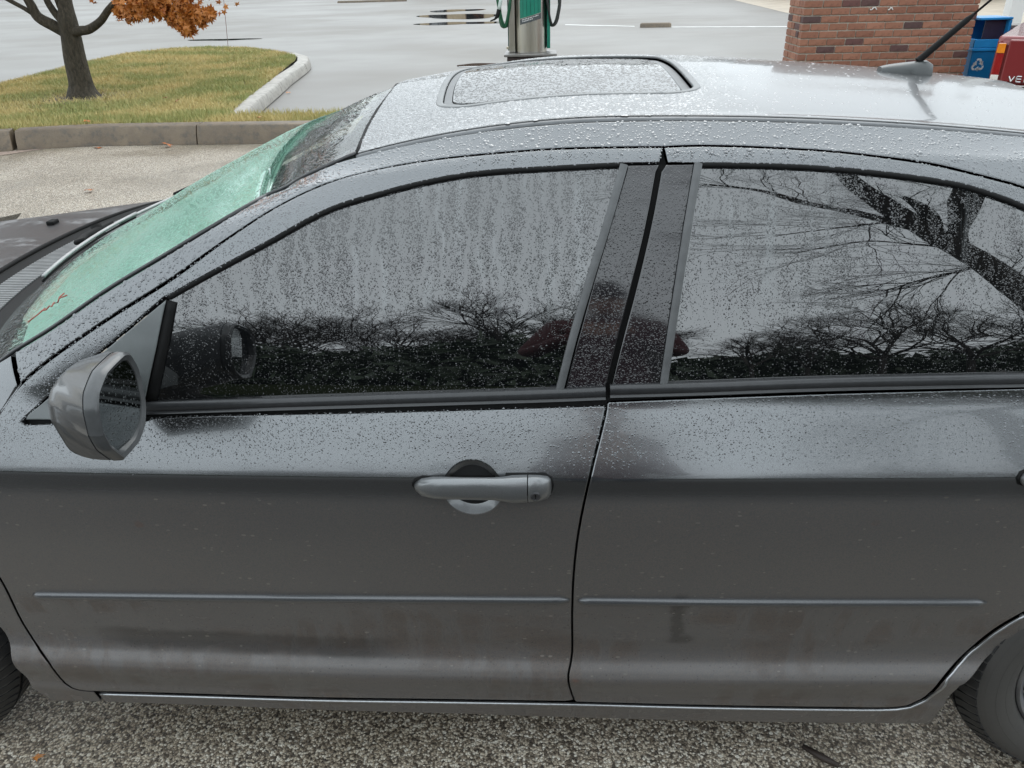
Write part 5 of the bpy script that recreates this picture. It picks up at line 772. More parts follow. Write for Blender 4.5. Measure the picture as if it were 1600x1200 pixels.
# ---------- cowl, hood, wipers
def hood_rear(v): return np.stack([-1.20-.245*np.sqrt(np.maximum(4*v*(1-v), 0)), .20+1.434*v, .972-.012*np.abs(2*v-1)**3], -1)
def cowl(u, v):
    a = hood_rear(v); b = screen(np.full_like(v, .012), .03+.94*v); b[..., 2] -= .012
    p = (1-u)[..., None]*a+u[..., None]*b; p[..., 2] -= .012*np.sin(math.pi*u); return p
V, f, n = patch(cowl, 0.06, 1.0, 0, 1, 10, 50)
cowl_o = link("cowl_panel", mesh("cowl_panel", V, f, MAT['black'], True), car)
sl = MB()
for v in np.linspace(.03, .97, 118):
    a, b = cowl(np.array(.26), np.array(v)), cowl(np.array(.66), np.array(v))
    a = a+[0, 0, .003]; b = b+[0, 0, .003]
    d = np.array([0, .0028, 0])
    sl.add([a-d, a+d, b+d, b-d, a-d-[0, 0, .006], a+d-[0, 0, .006], b+d-[0, 0, .006], b-d-[0, 0, .006]], [(0, 1, 2, 3), (0, 4, 5, 1), (1, 5, 6, 2), (2, 6, 7, 3), (3, 7, 4, 0)])
tag(sl.build("vent_slats", simple("pale_vent_plastic", (.22, .225, .225), .5), cowl_o, base=BASE), kind="stuff")
def hood(u, v):
    a = hood_rear(v); x = a[..., 0]*(1-u)+(-2.30+.12*np.abs(2*v-1)**2)*u
    y = a[..., 1]+(.03*(1-2*v))*np.sin(math.pi*u)*0
    z = a[..., 2]-.075*u**1.5-.13*np.maximum(u-.75, 0)**1.5*8*.5-.045*np.abs(2*v-1)**3*(.25+.75*np.minimum(1, u*2))+.012*np.exp(-((np.abs(2*v-1)-.55)/.12)**2)*np.minimum(1, u*4)
    return np.stack([x, y, z], -1)
V, f, n = patch(hood, .004, 1, 0, 1, 40, 60)
hood_m = NT("weathered_hood_paint")
wn = hood_m.noise(6, 6, .65, hood_m.pos((.7, 1.6, 1))); wn2 = hood_m.noise(30, 4)
worn = hood_m.math('MULTIPLY', hood_m.rng(wn, .52, .64), hood_m.rng(wn2, .35, .6))
hood_m.set(Base_Color=hood_m.mix(worn, (.045, .043, .043), (.17, .165, .165)), Metallic=.1, Roughness=hood_m.math('ADD', .42, hood_m.math('MULTIPLY', worn, .3)), Specular_IOR_Level=.35, Normal=hood_m.bump(wn2, .05, .01))
hd = link("hood", mesh("hood", V, f, hood_m.m, True), car)
e = hood(np.full(60, .0), np.linspace(0, 1, 60)); MB().tube([tuple(p+np.array([.004, 0, .001])) for p in e], .0065, 6).build("hood_rear_seal", MAT['black'], hd, True, base=BASE)
nz = hood(np.array(.16), np.array(.72)); MB().box(nz[0]-.012, nz[0]+.012, nz[1]-.018, nz[1]+.018, nz[2]-.002, nz[2]+.012).build("washer_nozzle", MAT['black'], hd, base=BASE, bevel=.004)
def scr(u, v, o): return tuple(screen(np.array(u), np.array(v))+np.array([-.4*o, 0, .9*o]))
wiper = MB().tube([scr(.072+.0*t, .27+.33*t, .016) for t in np.linspace(0, 1, 12)], .0045, 6)
w_o = wiper.build("wiper_blade", simple("grey_wiper_rail", (.36, .36, .36), .4, .3), car, True, base=BASE)
MB().tube([scr(.064, .27+.33*t, .008) for t in np.linspace(0, 1, 12)], .003, 5).build("rubber_strip", MAT['black'], w_o, True, base=BASE)
MB().tube([scr(-.035, .60, .03), scr(.0, .52, .032), scr(.045, .44, .028), scr(.07, .435, .022)], [.011, .010, .007, .006], 8).build("wiper_arm", MAT['black'], w_o, True, base=BASE)
MB().tube([scr(-.04, .56, .012), scr(-.04, .565, .045)], .016, 12).build("wiper_pivot", MAT['black'], w_o, True, base=BASE)
wiper2 = MB().tube([scr(.066, .55+.36*t, .014) for t in np.linspace(0, 1, 12)], .0045, 6)
w2 = wiper2.build("wiper_blade", w_o.data.materials[0], car, True, base=BASE)
MB().tube([scr(-.03, .90, .02), scr(.02, .80, .03), scr(.06, .73, .022)], [.010, .009, .006], 8).build("wiper_arm", MAT['black'], w2, True, base=BASE)

# ---------- side mirror
xr = -.62
bez = [(-.097, 1.160), (-.148, 1.158), (-.181, 1.141), (-.194, 1.118), (-.199, 1.084), (-.199, 1.080), (-.192, 1.053), (-.174, 1.027), (-.168, 1.021), (-.124, 1.021), (-.094, 1.035), (-.075, 1.067), (-.069, 1.123), (-.079, 1.152)]
bk = [(.028, 1.098), (-.030, 1.116), (-.072, 1.117), (-.108, 1.108), (-.126, 1.092), (-.132, 1.068), (-.132, 1.064), (-.124, 1.030), (-.114, .996), (-.080, .972), (-.040, .975), (-.005, .99), (.022, 1.03), (.033, 1.075)]
def closed_cr(P, k=4):
    P = np.array(P); n = len(P); o = []
    for i in range(n):
        p0, p1, p2, p3 = P[i-1], P[i], P[(i+1) % n], P[(i+2) % n]
        for j in range(k):
            t = j/k; cr = .5*((2*p1)+(-p0+p2)*t+(2*p0-5*p1+4*p2-p3)*t*t+(-p0+3*p1-3*p2+p3)*t**3); o.append(cr*.45+(p1+(p2-p1)*t)*.55)
    return np.array(o)
bz = closed_cr(bez); bb = closed_cr(bk); bc = bz.mean(0); bbc = bb.mean(0)
def ring(yz, x): return [(x, y, z) for y, z in yz]
secs = [ring(bz, xr-.018)]
for t in (.25, .5, .72, .88, 1.0):
    q = bz*(1-t)+bb*t; c = q.mean(0); g = 1+.05*math.sin(math.pi*t); secs.append(ring(c+(q-c)*g, xr-.018-.092*t))
for t, g in ((.35, .93), (.7, .74), (.92, .45), (1, .1)): secs.append(ring(bbc+(bb-bbc)*g, xr-.11-.026*t))
mir = MB().loft(secs, True).build("side_mirror", simple("mirror_grey_paint", (.085, .088, .092), .34, .6, scale=900, Coat_Weight=.6, Coat_Roughness=.08), front_door, True, base=BASE, sharp=28)
def ringscale(k, x): return ring(bc+(bz-bc)*k, x)
MB().loft([ringscale(.985, xr-.0175), ringscale(1.012, xr-.012), ringscale(1.0, xr), ringscale(.95, xr+.004), ringscale(.86, xr+.001), ringscale(.82, xr-.010)], False).build("mirror_bezel", simple("grey_mirror_bezel", (.075, .078, .08), .38, .2, scale=60, Coat_Weight=.5), front_door, True, base=BASE, sharp=40)
mg = NT("mirror_silver"); mg.set(Base_Color=(.30, .32, .32), Metallic=1.0, Roughness=.04, Normal=mg.bump(mg.math('MAXIMUM', mg.math('SUBTRACT', .3, mg.vor(170)), 0), .5, .004))
MB().add([(xr-.006+.10*(y-bc[0]), y, z) for y, z in (bc+(bz-bc)*.84)], [list(range(len(bz)))]).build("mirror_glass", mg.m, front_door, base=BASE)
MB().loft([[(x-.735, .085, 1.02+z) for x, z in ((-.035, -.025), (.03, -.025), (.03, .0), (.02, .02), (-.03, .02))], [(x-.72, -.02, 1.03+z) for x, z in ((-.03, -.02), (.025, -.02), (.025, .0), (.015, .02), (-.02, .015))]]).build("mirror_stalk", MAT['mount'], front_door, True, base=BASE, sharp=50)

# ---------- aerial
ax, ay = .852, .89
az = float(surf(ax, roof_s(ay))[2])
bs = MB(); secs = []
for t in np.linspace(0, 1, 9):
    k = max(.12, math.sin(math.pi*min(1, .12+t*.80))**.6); w = .030*k; h = .036*(.35+.65*t**.8)*(1 if t < .92 else .75)
    x = ax-.072+.118*t; zc = float(surf(x, roof_s(ay))[2])-.003
    secs.append([(x, ay-w, zc), (x, ay-w*.95, zc+h*.45), (x, ay-w*.55, zc+h*.92), (x, ay, zc+h), (x, ay+w*.55, zc+h*.92), (x, ay+w*.95, zc+h*.45), (x, ay+w, zc)])
bs.loft(secs); ant = bs.build("antenna_base", simple("grey_antenna_paint", (.055, .06, .06), .42, .2, Coat_Weight=.3), car, True, base=BASE, sharp=60)
tip = (ax+.50, ay+.02, az+.475); a0 = (ax+.012, ay, az+.026)
def lerp(t): return tuple(a0[k]+(tip[k]-a0[k])*t for k in range(3))
MB().tube([lerp(0), lerp(.02), lerp(.19), lerp(.215)], [.0085, .0078, .0068, .003], 10).build("antenna_mast", MAT['black'], ant, True, base=BASE, sharp=50)
MB().tube([lerp(.2), lerp(.8)], .0026, 6).build("antenna_whip", MAT['black'], ant, True, base=BASE)

# ---------- wheels
trd = simple("wet_black_tread", (.018, .018, .019), .5, scale=60)
ty = NT("dusty_tyre_rubber"); yy = ty.noise(30, 5); dd = ty.noise(6, 4)
ty.set(Base_Color=ty.mix(dd, (.045, .043, .041), (.075, .070, .064)), Roughness=.65, Normal=ty.bump(yy, .2, .004))
rimm = simple("grey_alloy", (.30, .30, .31), .35, .8)
def wheel(cx):
    R, y0, y1 = .325, .060, .268
    pr = [(.215, .035), (.222, .018), (.235, .008), (.262, .0), (.286, .003), (.300, .012), (.312, .026), (.3215, .048), (.325, .075), (.325, .135), (.3215, .16), (.31, .185), (.29, .205), (.24, .2), (.215, .18)]
    w = MB().lathe([(r, y0+h) for r, h in pr], 72, 'y', (cx, 0, .325)).build("wheel", ty.m, car, True, base=BASE)
    bl = MB()
    for k in range(72):
        a = 2*math.pi*k/72
        for (r0, h0, r1, h1) in ((.299, .012, .3245, .052), (.3255, .062, .3255, .10), (.3255, .108, .3255, .146)):
            da = .032 if h0 < .05 else .036
            q = []
            for r, h, aa in ((r0, h0, a-da), (r0, h0, a+da), (r1, h1, a+da+.02), (r1, h1, a-da+.02)):
                q.append((cx+(r+.0045)*math.cos(aa), y0+h-.001, .325+(r+.0045)*math.sin(aa)))
            i = [(cx+(math.hypot(p[0]-cx, p[2]-.325)-.009)*math.cos(math.atan2(p[2]-.325, p[0]-cx)), p[1]+.004, .325+(math.hypot(p[0]-cx, p[2]-.325)-.009)*math.sin(math.atan2(p[2]-.325, p[0]-cx))) for p in q]
            bl.add(q+i, [(0, 1, 2, 3), (0, 4, 5, 1), (1, 5, 6, 2), (2, 6, 7, 3), (3, 7, 4, 0)])
    tag(bl.build("tread_blocks", trd, w, base=BASE), kind="stuff")
    for rr in (.247, .268, .288):
        pts = [(cx+rr*math.cos(a), y0+.0015+(.004 if rr > .28 else 0)+(.004 if rr < .25 else 0), .325+rr*math.sin(a)) for a in np.linspace(0, 2*math.pi, 73)]
        MB().tube(pts, .0016, 4, False).build("sidewall_rib", ty.m, w, True, base=BASE)
    rm = MB().lathe([(.217, .03), (.219, .02), (.214, .014), (.205, .02), (.195, .05), (.19, .12)], 60, 'y', (cx, y0, .325)).build("wheel_rim", rimm, w, True, base=BASE, sharp=40)
    for k in range(7):
        a = 2*math.pi*k/7+.2; s = MB(); c, sn = math.cos(a), math.sin(a)
        def q(r, t, h): return (cx+r*c-t*sn, y0+h, .325+r*sn+t*c)
        s.loft([[q(.03, -.022, .03), q(.03, .022, .03), q(.03, .022, .06), q(.03, -.022, .06)], [q(.205, -.030, .022), q(.205, .030, .022), q(.205, .030, .05), q(.205, -.030, .05)]])
        s.build("spoke", rimm, w, base=BASE, bevel=.004)
    MB().lathe([(.0005, .022), (.03, .024), (.036, .034), (.036, .06)], 24, 'y', (cx, y0, .325)).build("hub_cap", rimm, w, True, base=BASE)
    MB().lathe([(.0005, .09), (.19, .09)], 40, 'y', (cx, y0, .325)).build("brake_disc", MAT['underlay'], w, base=BASE)
wheel(WF_C[0]); wheel(WR_C[0])
fw = [o for o in car.children if o.name.startswith("wheel") and "arch" not in o.name]

# ---------- far side, tail and nose so that the car is whole
V = []; f = []
xs_ = np.arange(-1.05, 2.21, .1); ss_ = s_lines(s_of(1.786, 0, (SMID+.3, 9)), _d[-1]-.05, .06)
X, S = np.meshgrid(xs_, ss_, indexing='ij'); P = surf(X, S); nv = len(ss_)
ff = np.array([(i*nv+j, i*nv+j+1, (i+1)*nv+j+1, (i+1)*nv+j) for i in range(len(xs_)-1) for j in range(nv-1)])
link("far_side_body", mesh("far_side_body", P.reshape(-1, 3)-BASE, ff, MAT['paint_clean']), car)
def tail(u, v):
    y = .20+1.434*v; b = np.abs(2*v-1)
    x = 1.09-.03*b**2+u*1.16; z = np.interp(u, [0, .15, .42, .55, 1.0], [1.325, 1.25, 1.075, 1.045, 1.02])-.03*b**2
    y = .917+(y-.917)*np.interp(u, [0, .45, 1], [.80, 1.0, 1.02]); return np.stack([x, y, z], -1)
V, f, n = patch(tail, .0, .44, 0, 1, 16, 24); link("rear_window", mesh("rear_window", V, f, MAT['glass']), car)
V, f, n = patch(tail, .45, 1, 0, 1, 10, 24); link("trunk_lid", mesh("trunk_lid", V, f, MAT['paint_clean']), car)
mb = MB(); secs = []
for z, dx in ((.22, -.05), (.30, .03), (.5, .06), (.75, .05), (.98, .0), (1.01, -.06)):
    secs.append([(2.22+dx-.18*abs(t)**3, .917+t*.86, z) for t in np.linspace(-1, 1, 15)])
mb.loft(secs, False, False); mb.build("rear_bumper", MAT['paint_clean'], car, True, base=BASE)
mb = MB(); secs = []
for z, dx in ((.20, .06), (.30, .0), (.5, -.04), (.68, -.02), (.80, .05), (.86, .12)):
    secs.append([(-2.36+dx+.22*abs(t)**3, .917+t*.84, z) for t in np.linspace(-1, 1, 15)])
mb.loft(secs, False, False); mb.build("front_bumper", MAT['paint_clean'], car, True, base=BASE)

# ---------- the rain on it
_st = [(rng.uniform(-.75, 1.05), rng.uniform(.003, .011), rng.uniform(.3, 1), rng.uniform(0, 6.28), rng.uniform(.9, 1.45), rng.uniform(0, .12)) for _ in range(190)]
def streaks(x, s):
    k = np.ones_like(x)
    for c, w, a, ph, top, ln in _st:
        xx = x-(c+.006*np.sin(s*34+ph)+.003*np.sin(s*90+ph*2)+.02*(s-1.2))
        k = np.minimum(k, 1-a*np.exp(-(xx/w)**2)*_ss(1.02+ln, 1.05+ln, s))
    return k
def lowdens(q): return .13+.87*_ss(1.08, 1.19, q[:, 1]+.02*np.sin(q[:, 0]*17))
drops("rain_drops", A['front_glass'], 38000, .00074, MAT['drop_glass'], front_door, -.005, .20, streaks, dens=lowdens, nside=5)
drops("rain_drops", A['rear_glass'], 32000, .00074, MAT['drop_glass'], rear_door, -.005, .20, streaks, dens=lowdens, nside=5)
drops("rain_drops", A['front_applique'], 4200, .00085, MAT['applique'], front_door, -.001, .26)
drops("rain_drops", A['rear_applique'], 3400, .00085, MAT['applique'], rear_door, -.001, .26)
drops("rain_drops", A['rail'], 4600, .0016, MAT['drop_paint'], rail, 0, .18, nside=7, dens=lambda q: (q[:, 1] < A['ditch'][0, 1]-.014)*1.0)
fdp = A['front_door']
drops("rain_drops", fdp, 11000, .00075, MAT['drop_paint'], front_door, 0, .2, dens=lambda q: np.where(q[:, 1] > 1.0, .8, _ss(.86, .955, q[:, 1])*1.0), holes=[bowl])
drops("rain_drops", A['rear_door_lower'], 8000, .00075, MAT['drop_paint'], rear_door, 0, .2, dens=lambda q: _ss(.86, .955, q[:, 1]))
drops("rain_drops", A['rear_door_frame'], 1800, .0012, MAT['drop_paint'], rear_frame, 0, .2)
vis = np.array([q for q in roof_poly]); 
drops("rain_drops", np.array(roof_poly), 9000, .0018, MAT['drop_paint'], roof, 0, .11, holes=[sun_hole], dens=lambda q: np.where(q[:, 1] < SMID+.45, 1, .05)*np.where(q[:, 0] < .3, 1.0, .25)*(1-.8*_ss(.3, .55, q[:, 0])), nside=6)
drops("rain_drops", sg, 12000, .0019, MAT['roofglass'], glass_roof, tilt, .13)
dm_ = NT("clear_rain_water"); t_ = dm_.n("BsdfTransparent"); t_.inputs[0].default_value = (.93, .97, .95, 1); g_ = dm_.n("BsdfGlossy"); g_.inputs["Roughness"].default_value = .03; f_ = dm_.n("Fresnel"); f_.inputs[0].default_value = 1.55; x_ = dm_.n("MixShader")
dm_.l(f_.outputs[0], x_.inputs[0]); dm_.l(t_.outputs[0], x_.inputs[1]); dm_.l(g_.outputs[0], x_.inputs[2]); dm_.l(x_.outputs[0], dm_.out.inputs[0])
wp = np.array([(.03, .02), (.95, .02), (.95, .62), (.03, .62)])
drops("rain_drops", wp, 20000, .0017, dm_.m, windscreen, .0, .3, surface=lambda a, b: screen(np.asarray(a), np.asarray(b))-[0, 0, .002], nside=5, marg=.0)
# ================================================================== THE PLACE
# ---------- ground
def aggregate():
    m = NT("exposed_aggregate_pavement")
    wv_ = m.n("VectorMath"); wv_.operation = 'ADD'; nz_ = m.n("TexNoise"); nz_.inputs["Scale"].default_value = 170; m.l(m.pos(), nz_.inputs["Vector"]); sc_ = m.n("VectorMath"); sc_.operation = 'SCALE'; sc_.inputs[3].default_value = .007; m.l(nz_.outputs["Color"], sc_.inputs[0]); m.l(m.pos(), wv_.inputs[0]); m.l(sc_.outputs[0], wv_.inputs[1])
    v = m.n("TexVoronoi"); v.inputs["Scale"].default_value = 175; m.l(wv_.outputs[0], v.inputs["Vector"])
    cc = m.sep(v.outputs["Color"]); big = m.vor(62, out="Color"); bd = m.vor(62)
    c = m.ramp(cc[0], (.0, (.055, .044, .034)), (.24, (.18, .142, .104)), (.46, (.40, .335, .255)), (.72, (.60, .525, .415)), (.95, (.78, .73, .63)))
    dark = m.rng(v.outputs["Distance"], .42, .70)
    c = m.mix(m.math('MULTIPLY', dark, .7), c, (.05, .04, .031))
    st = m.math('MULTIPLY', m.math('GREATER_THAN', m.sep(big)[1], .93), m.math('LESS_THAN', bd, .30))
    c = m.mix(st, c, (.66, .62, .54))
    patch_ = m.noise(1.1, 5, .6)
    c = m.mix(m.rng(patch_, .40, .62), c, (.72, .70, .66), 'MULTIPLY')
    wet = m.rng(m.noise(.55, 4, .6), .42, .6)
    h = m.math('SUBTRACT', .6, v.outputs["Distance"])
    m.set(Base_Color=c, Roughness=m.math('SUBTRACT', .5, m.math('MULTIPLY', wet, .2)), Specular_IOR_Level=.5, Normal=m.bump(h, .55, .006))
    return m.m
def asphalt():
    m = NT("wet_asphalt")
    fine = m.noise(160, 4); big = m.noise(.16, 4, .6); pat = m.noise(.10, 4, .6)
    c = m.mix(fine, (.17, .162, .15), (.25, .24, .225)); c = m.mix(m.rng(pat, .4, .62), c, (.78, .75, .71), 'MULTIPLY')
    wet = m.rng(big, .40, .60)
    m.set(Base_Color=c, Roughness=m.math('SUBTRACT', .52, m.math('MULTIPLY', wet, .09)), IOR=1.40, Normal=m.bump(fine, .10, .004))
    return m.m
MAT['asphalt'] = asphalt(); MAT['agg'] = aggregate()
def sheet(name, pts, z, mat, kind="structure"):
    me = mesh(name, [(x, y, z) for x, y in pts], [list(range(len(pts)))], mat, False)
    return tag(link(name, me), kind=kind)
sheet("ground", [(-260, -260), (260, -260), (260, 300), (-260, 300)], -.012, MAT['asphalt'])
sheet("pavement", [(-30, -.42), (30, -.42), (30, 7.9), (-30, 7.9)], 0.0, MAT['agg'])
dk = NT("dark_reflection_ground"); dn = dk.noise(120, 4); dk.set(Base_Color=dk.mix(dn, (.030, .028, .026), (.075, .070, .064)), Roughness=.55, IOR=1.35, Normal=dk.bump(dn, .3, .004))
sheet("reflection_darkener", [(-30, -8.0), (30, -8.0), (30, -.43), (-30, -.43)], -.002, dk.m)  # unseen dark ground added behind the camera to darken the lower doors' reflections
sheet("far_reflection_darkener", [(-120, -62), (120, -62), (120, -8.05), (-120, -8.05)], -.004, simple("dark_reflection_strip", (.016, .020, .009), 1.0, scale=4, var=.35, Specular_IOR_Level=0.0))  # added dark strip, out of view, so the window bottoms mirror something dark

conc = NT("weathered_concrete"); cn = conc.noise(5, 6, .6); cf = conc.noise(70, 4); cv = conc.noise(16, 4, .6, conc.pos((1, 1, .4)))
def concrete(name, a, b, stain):
    m = NT(name); n1 = m.noise(3.2, 6, .62); n2 = m.noise(80, 4); n3 = m.noise(12, 4)
    c = m.mix(m.ramp(n1, (.32, 0), (.68, 1)), a, b); c = m.mix(m.math('MULTIPLY', m.rng(n3, .48, .66), .7), c, stain)
    c = m.mix(m.math('MULTIPLY', n2, .35), c, (.28, .26, .23))
    m.set(Base_Color=c, Roughness=.55, Normal=m.bump(n2, .35, .008)); return m.m
MAT['kerb_dark'] = concrete("wet_mossy_kerb", (.085, .056, .030), (.175, .125, .074), (.05, .04, .029))
MAT['kerb_light'] = concrete("pale_kerb", (.30, .28, .25), (.44, .42, .38), (.19, .175, .155))
MAT['soil'] = simple("damp_soil", (.10, .075, .045), .9, scale=9, var=.35)
MAT['cavity'] = simple("drain_darkness", (.012, .010, .009), .9)

def kerb_piece(name, pts, z0, z1, width, mat, parent, batter=.06, top=True, jitter=.0):
    """bullnosed kerb stone following pts; pts run with the road face on the right-hand side"""
    P = [Vector((x, y, 0)) for x, y in pts]; mb = MB(); secs = []
    for i, p in enumerate(P):
        t = (P[min(i+1, len(P)-1)]-P[max(i-1, 0)]).normalized(); n = Vector((t.y, -t.x, 0))
        r = .03
        sec = [p, p-n*batter*.5+Vector((0, 0, (z1-z0)*.55)), p-n*batter+Vector((0, 0, z1-z0-r)), p-n*(batter+.012)+Vector((0, 0, z1-z0-.009)), p-n*(batter+r)+Vector((0, 0, z1-z0)), p-n*(batter+width)+Vector((0, 0, z1-z0)), p-n*(batter+width)+Vector((0, 0, 0))]
        secs.append([(q.x, q.y, q.z+z0) for q in sec])
    mb.loft(secs); return mb.build(name, mat, parent, True, sharp=35, bevel=.004)
def poly_between(x0, x1, line, k=6):
    L = np.array(line); xs_ = np.linspace(x0, x1, k); return [(x, float(np.interp(x, L[:, 0], L[:, 1]))) for x in xs_]
front_line = [(-11, 6.55), (-8, 6.9), (-6.6, 7.2), (-5.8, 7.48), (-5.2, 7.62), (-4, 7.62), (-2.5, 7.58), (2, 7.5), (12, 7.4)]
kerb = bpy.data.objects.new("kerb", None); C.objects.link(kerb); tag(kerb, kind="structure")
cuts = [-9.4, -7.9]
kerb_piece("kerb_stone", poly_between(-11, -7.9, front_line), 0, .20, .22, MAT['kerb_dark'], kerb)
kerb_piece("kerb_stone", poly_between(-7.88, -6.30, front_line), .105, .20, .22, MAT['kerb_dark'], kerb, batter=.03)     # lintel over the drain mouth
kerb_piece("kerb_stone", poly_between(-6.29, -5.93, front_line), 0, .20, .22, MAT['kerb_dark'], kerb)
for a, b in ((-5.885, -3.92), (-3.91, -1.6), (-1.59, .9), (.91, 2.7)):
    kerb_piece("kerb_stone", poly_between(a, b, front_line), 0, .20, .22, MAT['kerb_dark'], kerb)
mb = MB().box(-7.95, -6.27, 7.16, 7.75, -.10, .10)
mb.f = [f for i, f in enumerate(mb.f) if i != 2]
mb.build("drain_mouth", MAT['cavity'], kerb)
sheet("gutter_stain", [(-7.2, 6.75), (-5.9, 7.18), (-5.6, 7.52), (-6.6, 7.17)], .004, simple("pinkish_gutter_silt", (.30, .23, .19), .6, scale=30, var=.3))

# island of grass with its kerbs
inner = [(-3.95, 8.62), (-4.2, 10.2), (-4.58, 12.6), (-5.04, 15.3)]
far_arc = [(-5.10, 15.6), (-5.35, 16.4), (-6.2, 17.6), (-7.16, 18.6), (-8.28, 19.1), (-9.1, 18.8), (-9.66, 17.7), (-9.62, 16.2), (-9.46, 14.7), (-9.28, 13.4), (-9.15, 12.2), (-9.1, 9.0), (-9.3, 7.6)]
light = kerb_piece("kerb_stone", [(-3.70, 8.60), (-3.98, 10.2), (-4.20, 11.7)], 0, .155, .20, MAT['kerb_light'], kerb, .03)
kerb_piece("kerb_stone", [(-4.203, 11.72), (-4.36, 12.7), (-4.60, 14.6)], 0, .155, .20, MAT['kerb_light'], kerb, .03)
kerb_piece("kerb_stone", [(-4.60, 14.62), (-4.72, 15.3), (-4.98, 16.2), (-5.5, 17.1)], 0, .155, .22, MAT['kerb_light'], kerb, .03)
def pushed(P, d):
    L = [Vector((x, y, 0)) for x, y in P]; o = []
    for i, p in enumerate(L):
        t = (L[min(i+1, len(L)-1)]-L[max(i-1, 0)]).normalized(); o.append((p.x+t.y*d, p.y-t.x*d))
    return o
fa_out = [(-5.52, 17.12), (-6.1, 17.85), (-7.1, 18.85), (-8.3, 19.4), (-9.25, 19.1), (-9.88, 17.8), (-9.86, 16.2), (-9.7, 14.7), (-9.5, 13.4), (-9.4, 12.2), (-9.35, 9.0), (-9.5, 7.3)]
kerb_piece("kerb_stone", fa_out[:5], 0, .155, .16, MAT['kerb_dark'], kerb, .03)
kerb_piece("kerb_stone", fa_out[4:], 0, .155, .16, MAT['kerb_dark'], kerb, .03)
isl = [(-9.3, 7.0), (-6.6, 7.45), (-5.8, 7.75), (-5.2, 7.88), (-4, 7.88), (2.6, 7.76), (2.6, 8.5), (-2.6, 8.58), (-3.9, 8.62)]+inner[1:]+far_arc[:-1]
sheet("grass_bed", isl, .148, MAT['soil'])
ISL = np.array(isl)
def grass():
    m = NT("autumn_grass")
    n = m.noise(.9, 5, .6); f = m.noise(14, 3); at = m.n("Attribute"); at.attribute_name = "shade"
    g = m.mix(f, (.15, .215, .055), (.30, .34, .105)); s = m.mix(f, (.50, .39, .15), (.68, .54, .25))
    dry = m.math('ADD', m.math('MULTIPLY', m.rng(n, .38, .62), .75), m.math('MULTIPLY', at.outputs["Fac"], .5))
    m.set(Base_Color=m.mix(m.math('MINIMUM', m.math('MULTIPLY', dry, .9), 1.0), g, s), Roughness=.6)
    n_b = 150000
    lo, hi = ISL.min(0), ISL.max(0)
    q = rng.uniform(lo, hi, (n_b*3, 2)); q = q[inside(q, ISL)]
    w = np.clip(11.0/np.maximum(q[:, 1], 6), .3, 1.3); q = q[rng.random(len(q)) < w][:n_b]; n_b = len(q)
    d = np.hypot(q[:, 0]+6.78, q[:, 1]-10.5); q = q[(d > .28) & (rng.random(n_b) < np.clip((d-.1)*.9, .1, 1))]; n_b = len(q)
    h = rng.uniform(.025, .075, n_b)*(1+.5*(q[:, 1] < 8.6)); a = rng.uniform(0, 6.283, n_b); ln = rng.normal(0, .03, (n_b, 2)); ww = rng.uniform(.003, .006, n_b)*1.4
    V = np.zeros((n_b, 3, 3)); dx = np.stack([np.cos(a), np.sin(a)], 1)*ww[:, None]
    V[:, 0, :2] = q-dx; V[:, 1, :2] = q+dx; V[:, 2, :2] = q+ln; V[:, :2, 2] = .146; V[:, 2, 2] = .148+h
    me = mesh("grass", V.reshape(-1, 3), np.arange(n_b*3).reshape(-1, 3), m.m, False)
    at_ = me.attributes.new("shade", 'FLOAT', 'POINT'); at_.data.foreach_set("value", np.repeat(rng.random(n_b), 3).astype(np.float32))
    return tag(link("grass", me), kind="stuff")
grass()

# far markings, puddles, wheel stops
white_p = simple("worn_white_road_paint", (.62, .62, .60), .5, scale=3, var=.25)
sheet("painted_line", [(.6, 27.1), (2.75, 25.6), (2.78, 25.9), (.62, 27.5)], -.006, white_p)
sheet("painted_line", [(3.8, 24.9), (9.5, 23.2), (9.55, 23.5), (3.83, 25.2)], -.006, white_p)
pud = NT("puddle_water"); pud.set(Base_Color=(.02, .02, .02), Roughness=.012, IOR=1.5)
def puddle(cx, cy, rx, ry, seed):
    r = np.random.default_rng(seed); ph = r.uniform(0, 6.28, 4)
    P = []
    for a in np.linspace(0, 2*math.pi, 48, endpoint=False):
        k = 1+.16*math.sin(2*a+ph[0])+.12*math.sin(3*a+ph[1])+.08*math.sin(5*a+ph[2])
        P.append((cx+rx*k*math.cos(a), cy+ry*k*math.sin(a)))
    sheet("puddle", P, -.007, pud.m)
for q in ((-3.6, 34.5, 1.7, 2.0, 1), (-3.2, 29.6, 1.5, .9, 2), (-4.4, 40, 1.2, 1.3, 3), (-9.8, 24, 1.0, .35, 8), (-1.3, 15.4, .55, .3, 10)):
    puddle(*q)
def wheel_stop(loc, L, rz, label):
    secs = []
    for x in (-L/2, -L/2+.06, L/2-.06, L/2):
        k = .8 if abs(x) > L/2-.03 else 1
        secs.append([(x, -.12*k, 0), (x, -.08*k, .10*k), (x, -.04*k, .13*k), (x, .04*k, .13*k), (x, .08*k, .10*k), (x, .12*k, 0)])
    t = MB().loft(secs).build("wheel_stop", MAT['kerb_dark'], None, bevel=.01); t.location = loc; t.rotation_euler = (0, 0, rz)
    tag(t, label, "wheel stop", "wheel stops across the lot")
wheel_stop((3.35, 25.2, -.012), .95, -.1, "short grey concrete wheel stop on the white line left of the brick pier")
wheel_stop((-11.6, 55.5, -.012), 4.6, .06, "long grey concrete wheel stop far across the wet lot at the top of the photo")

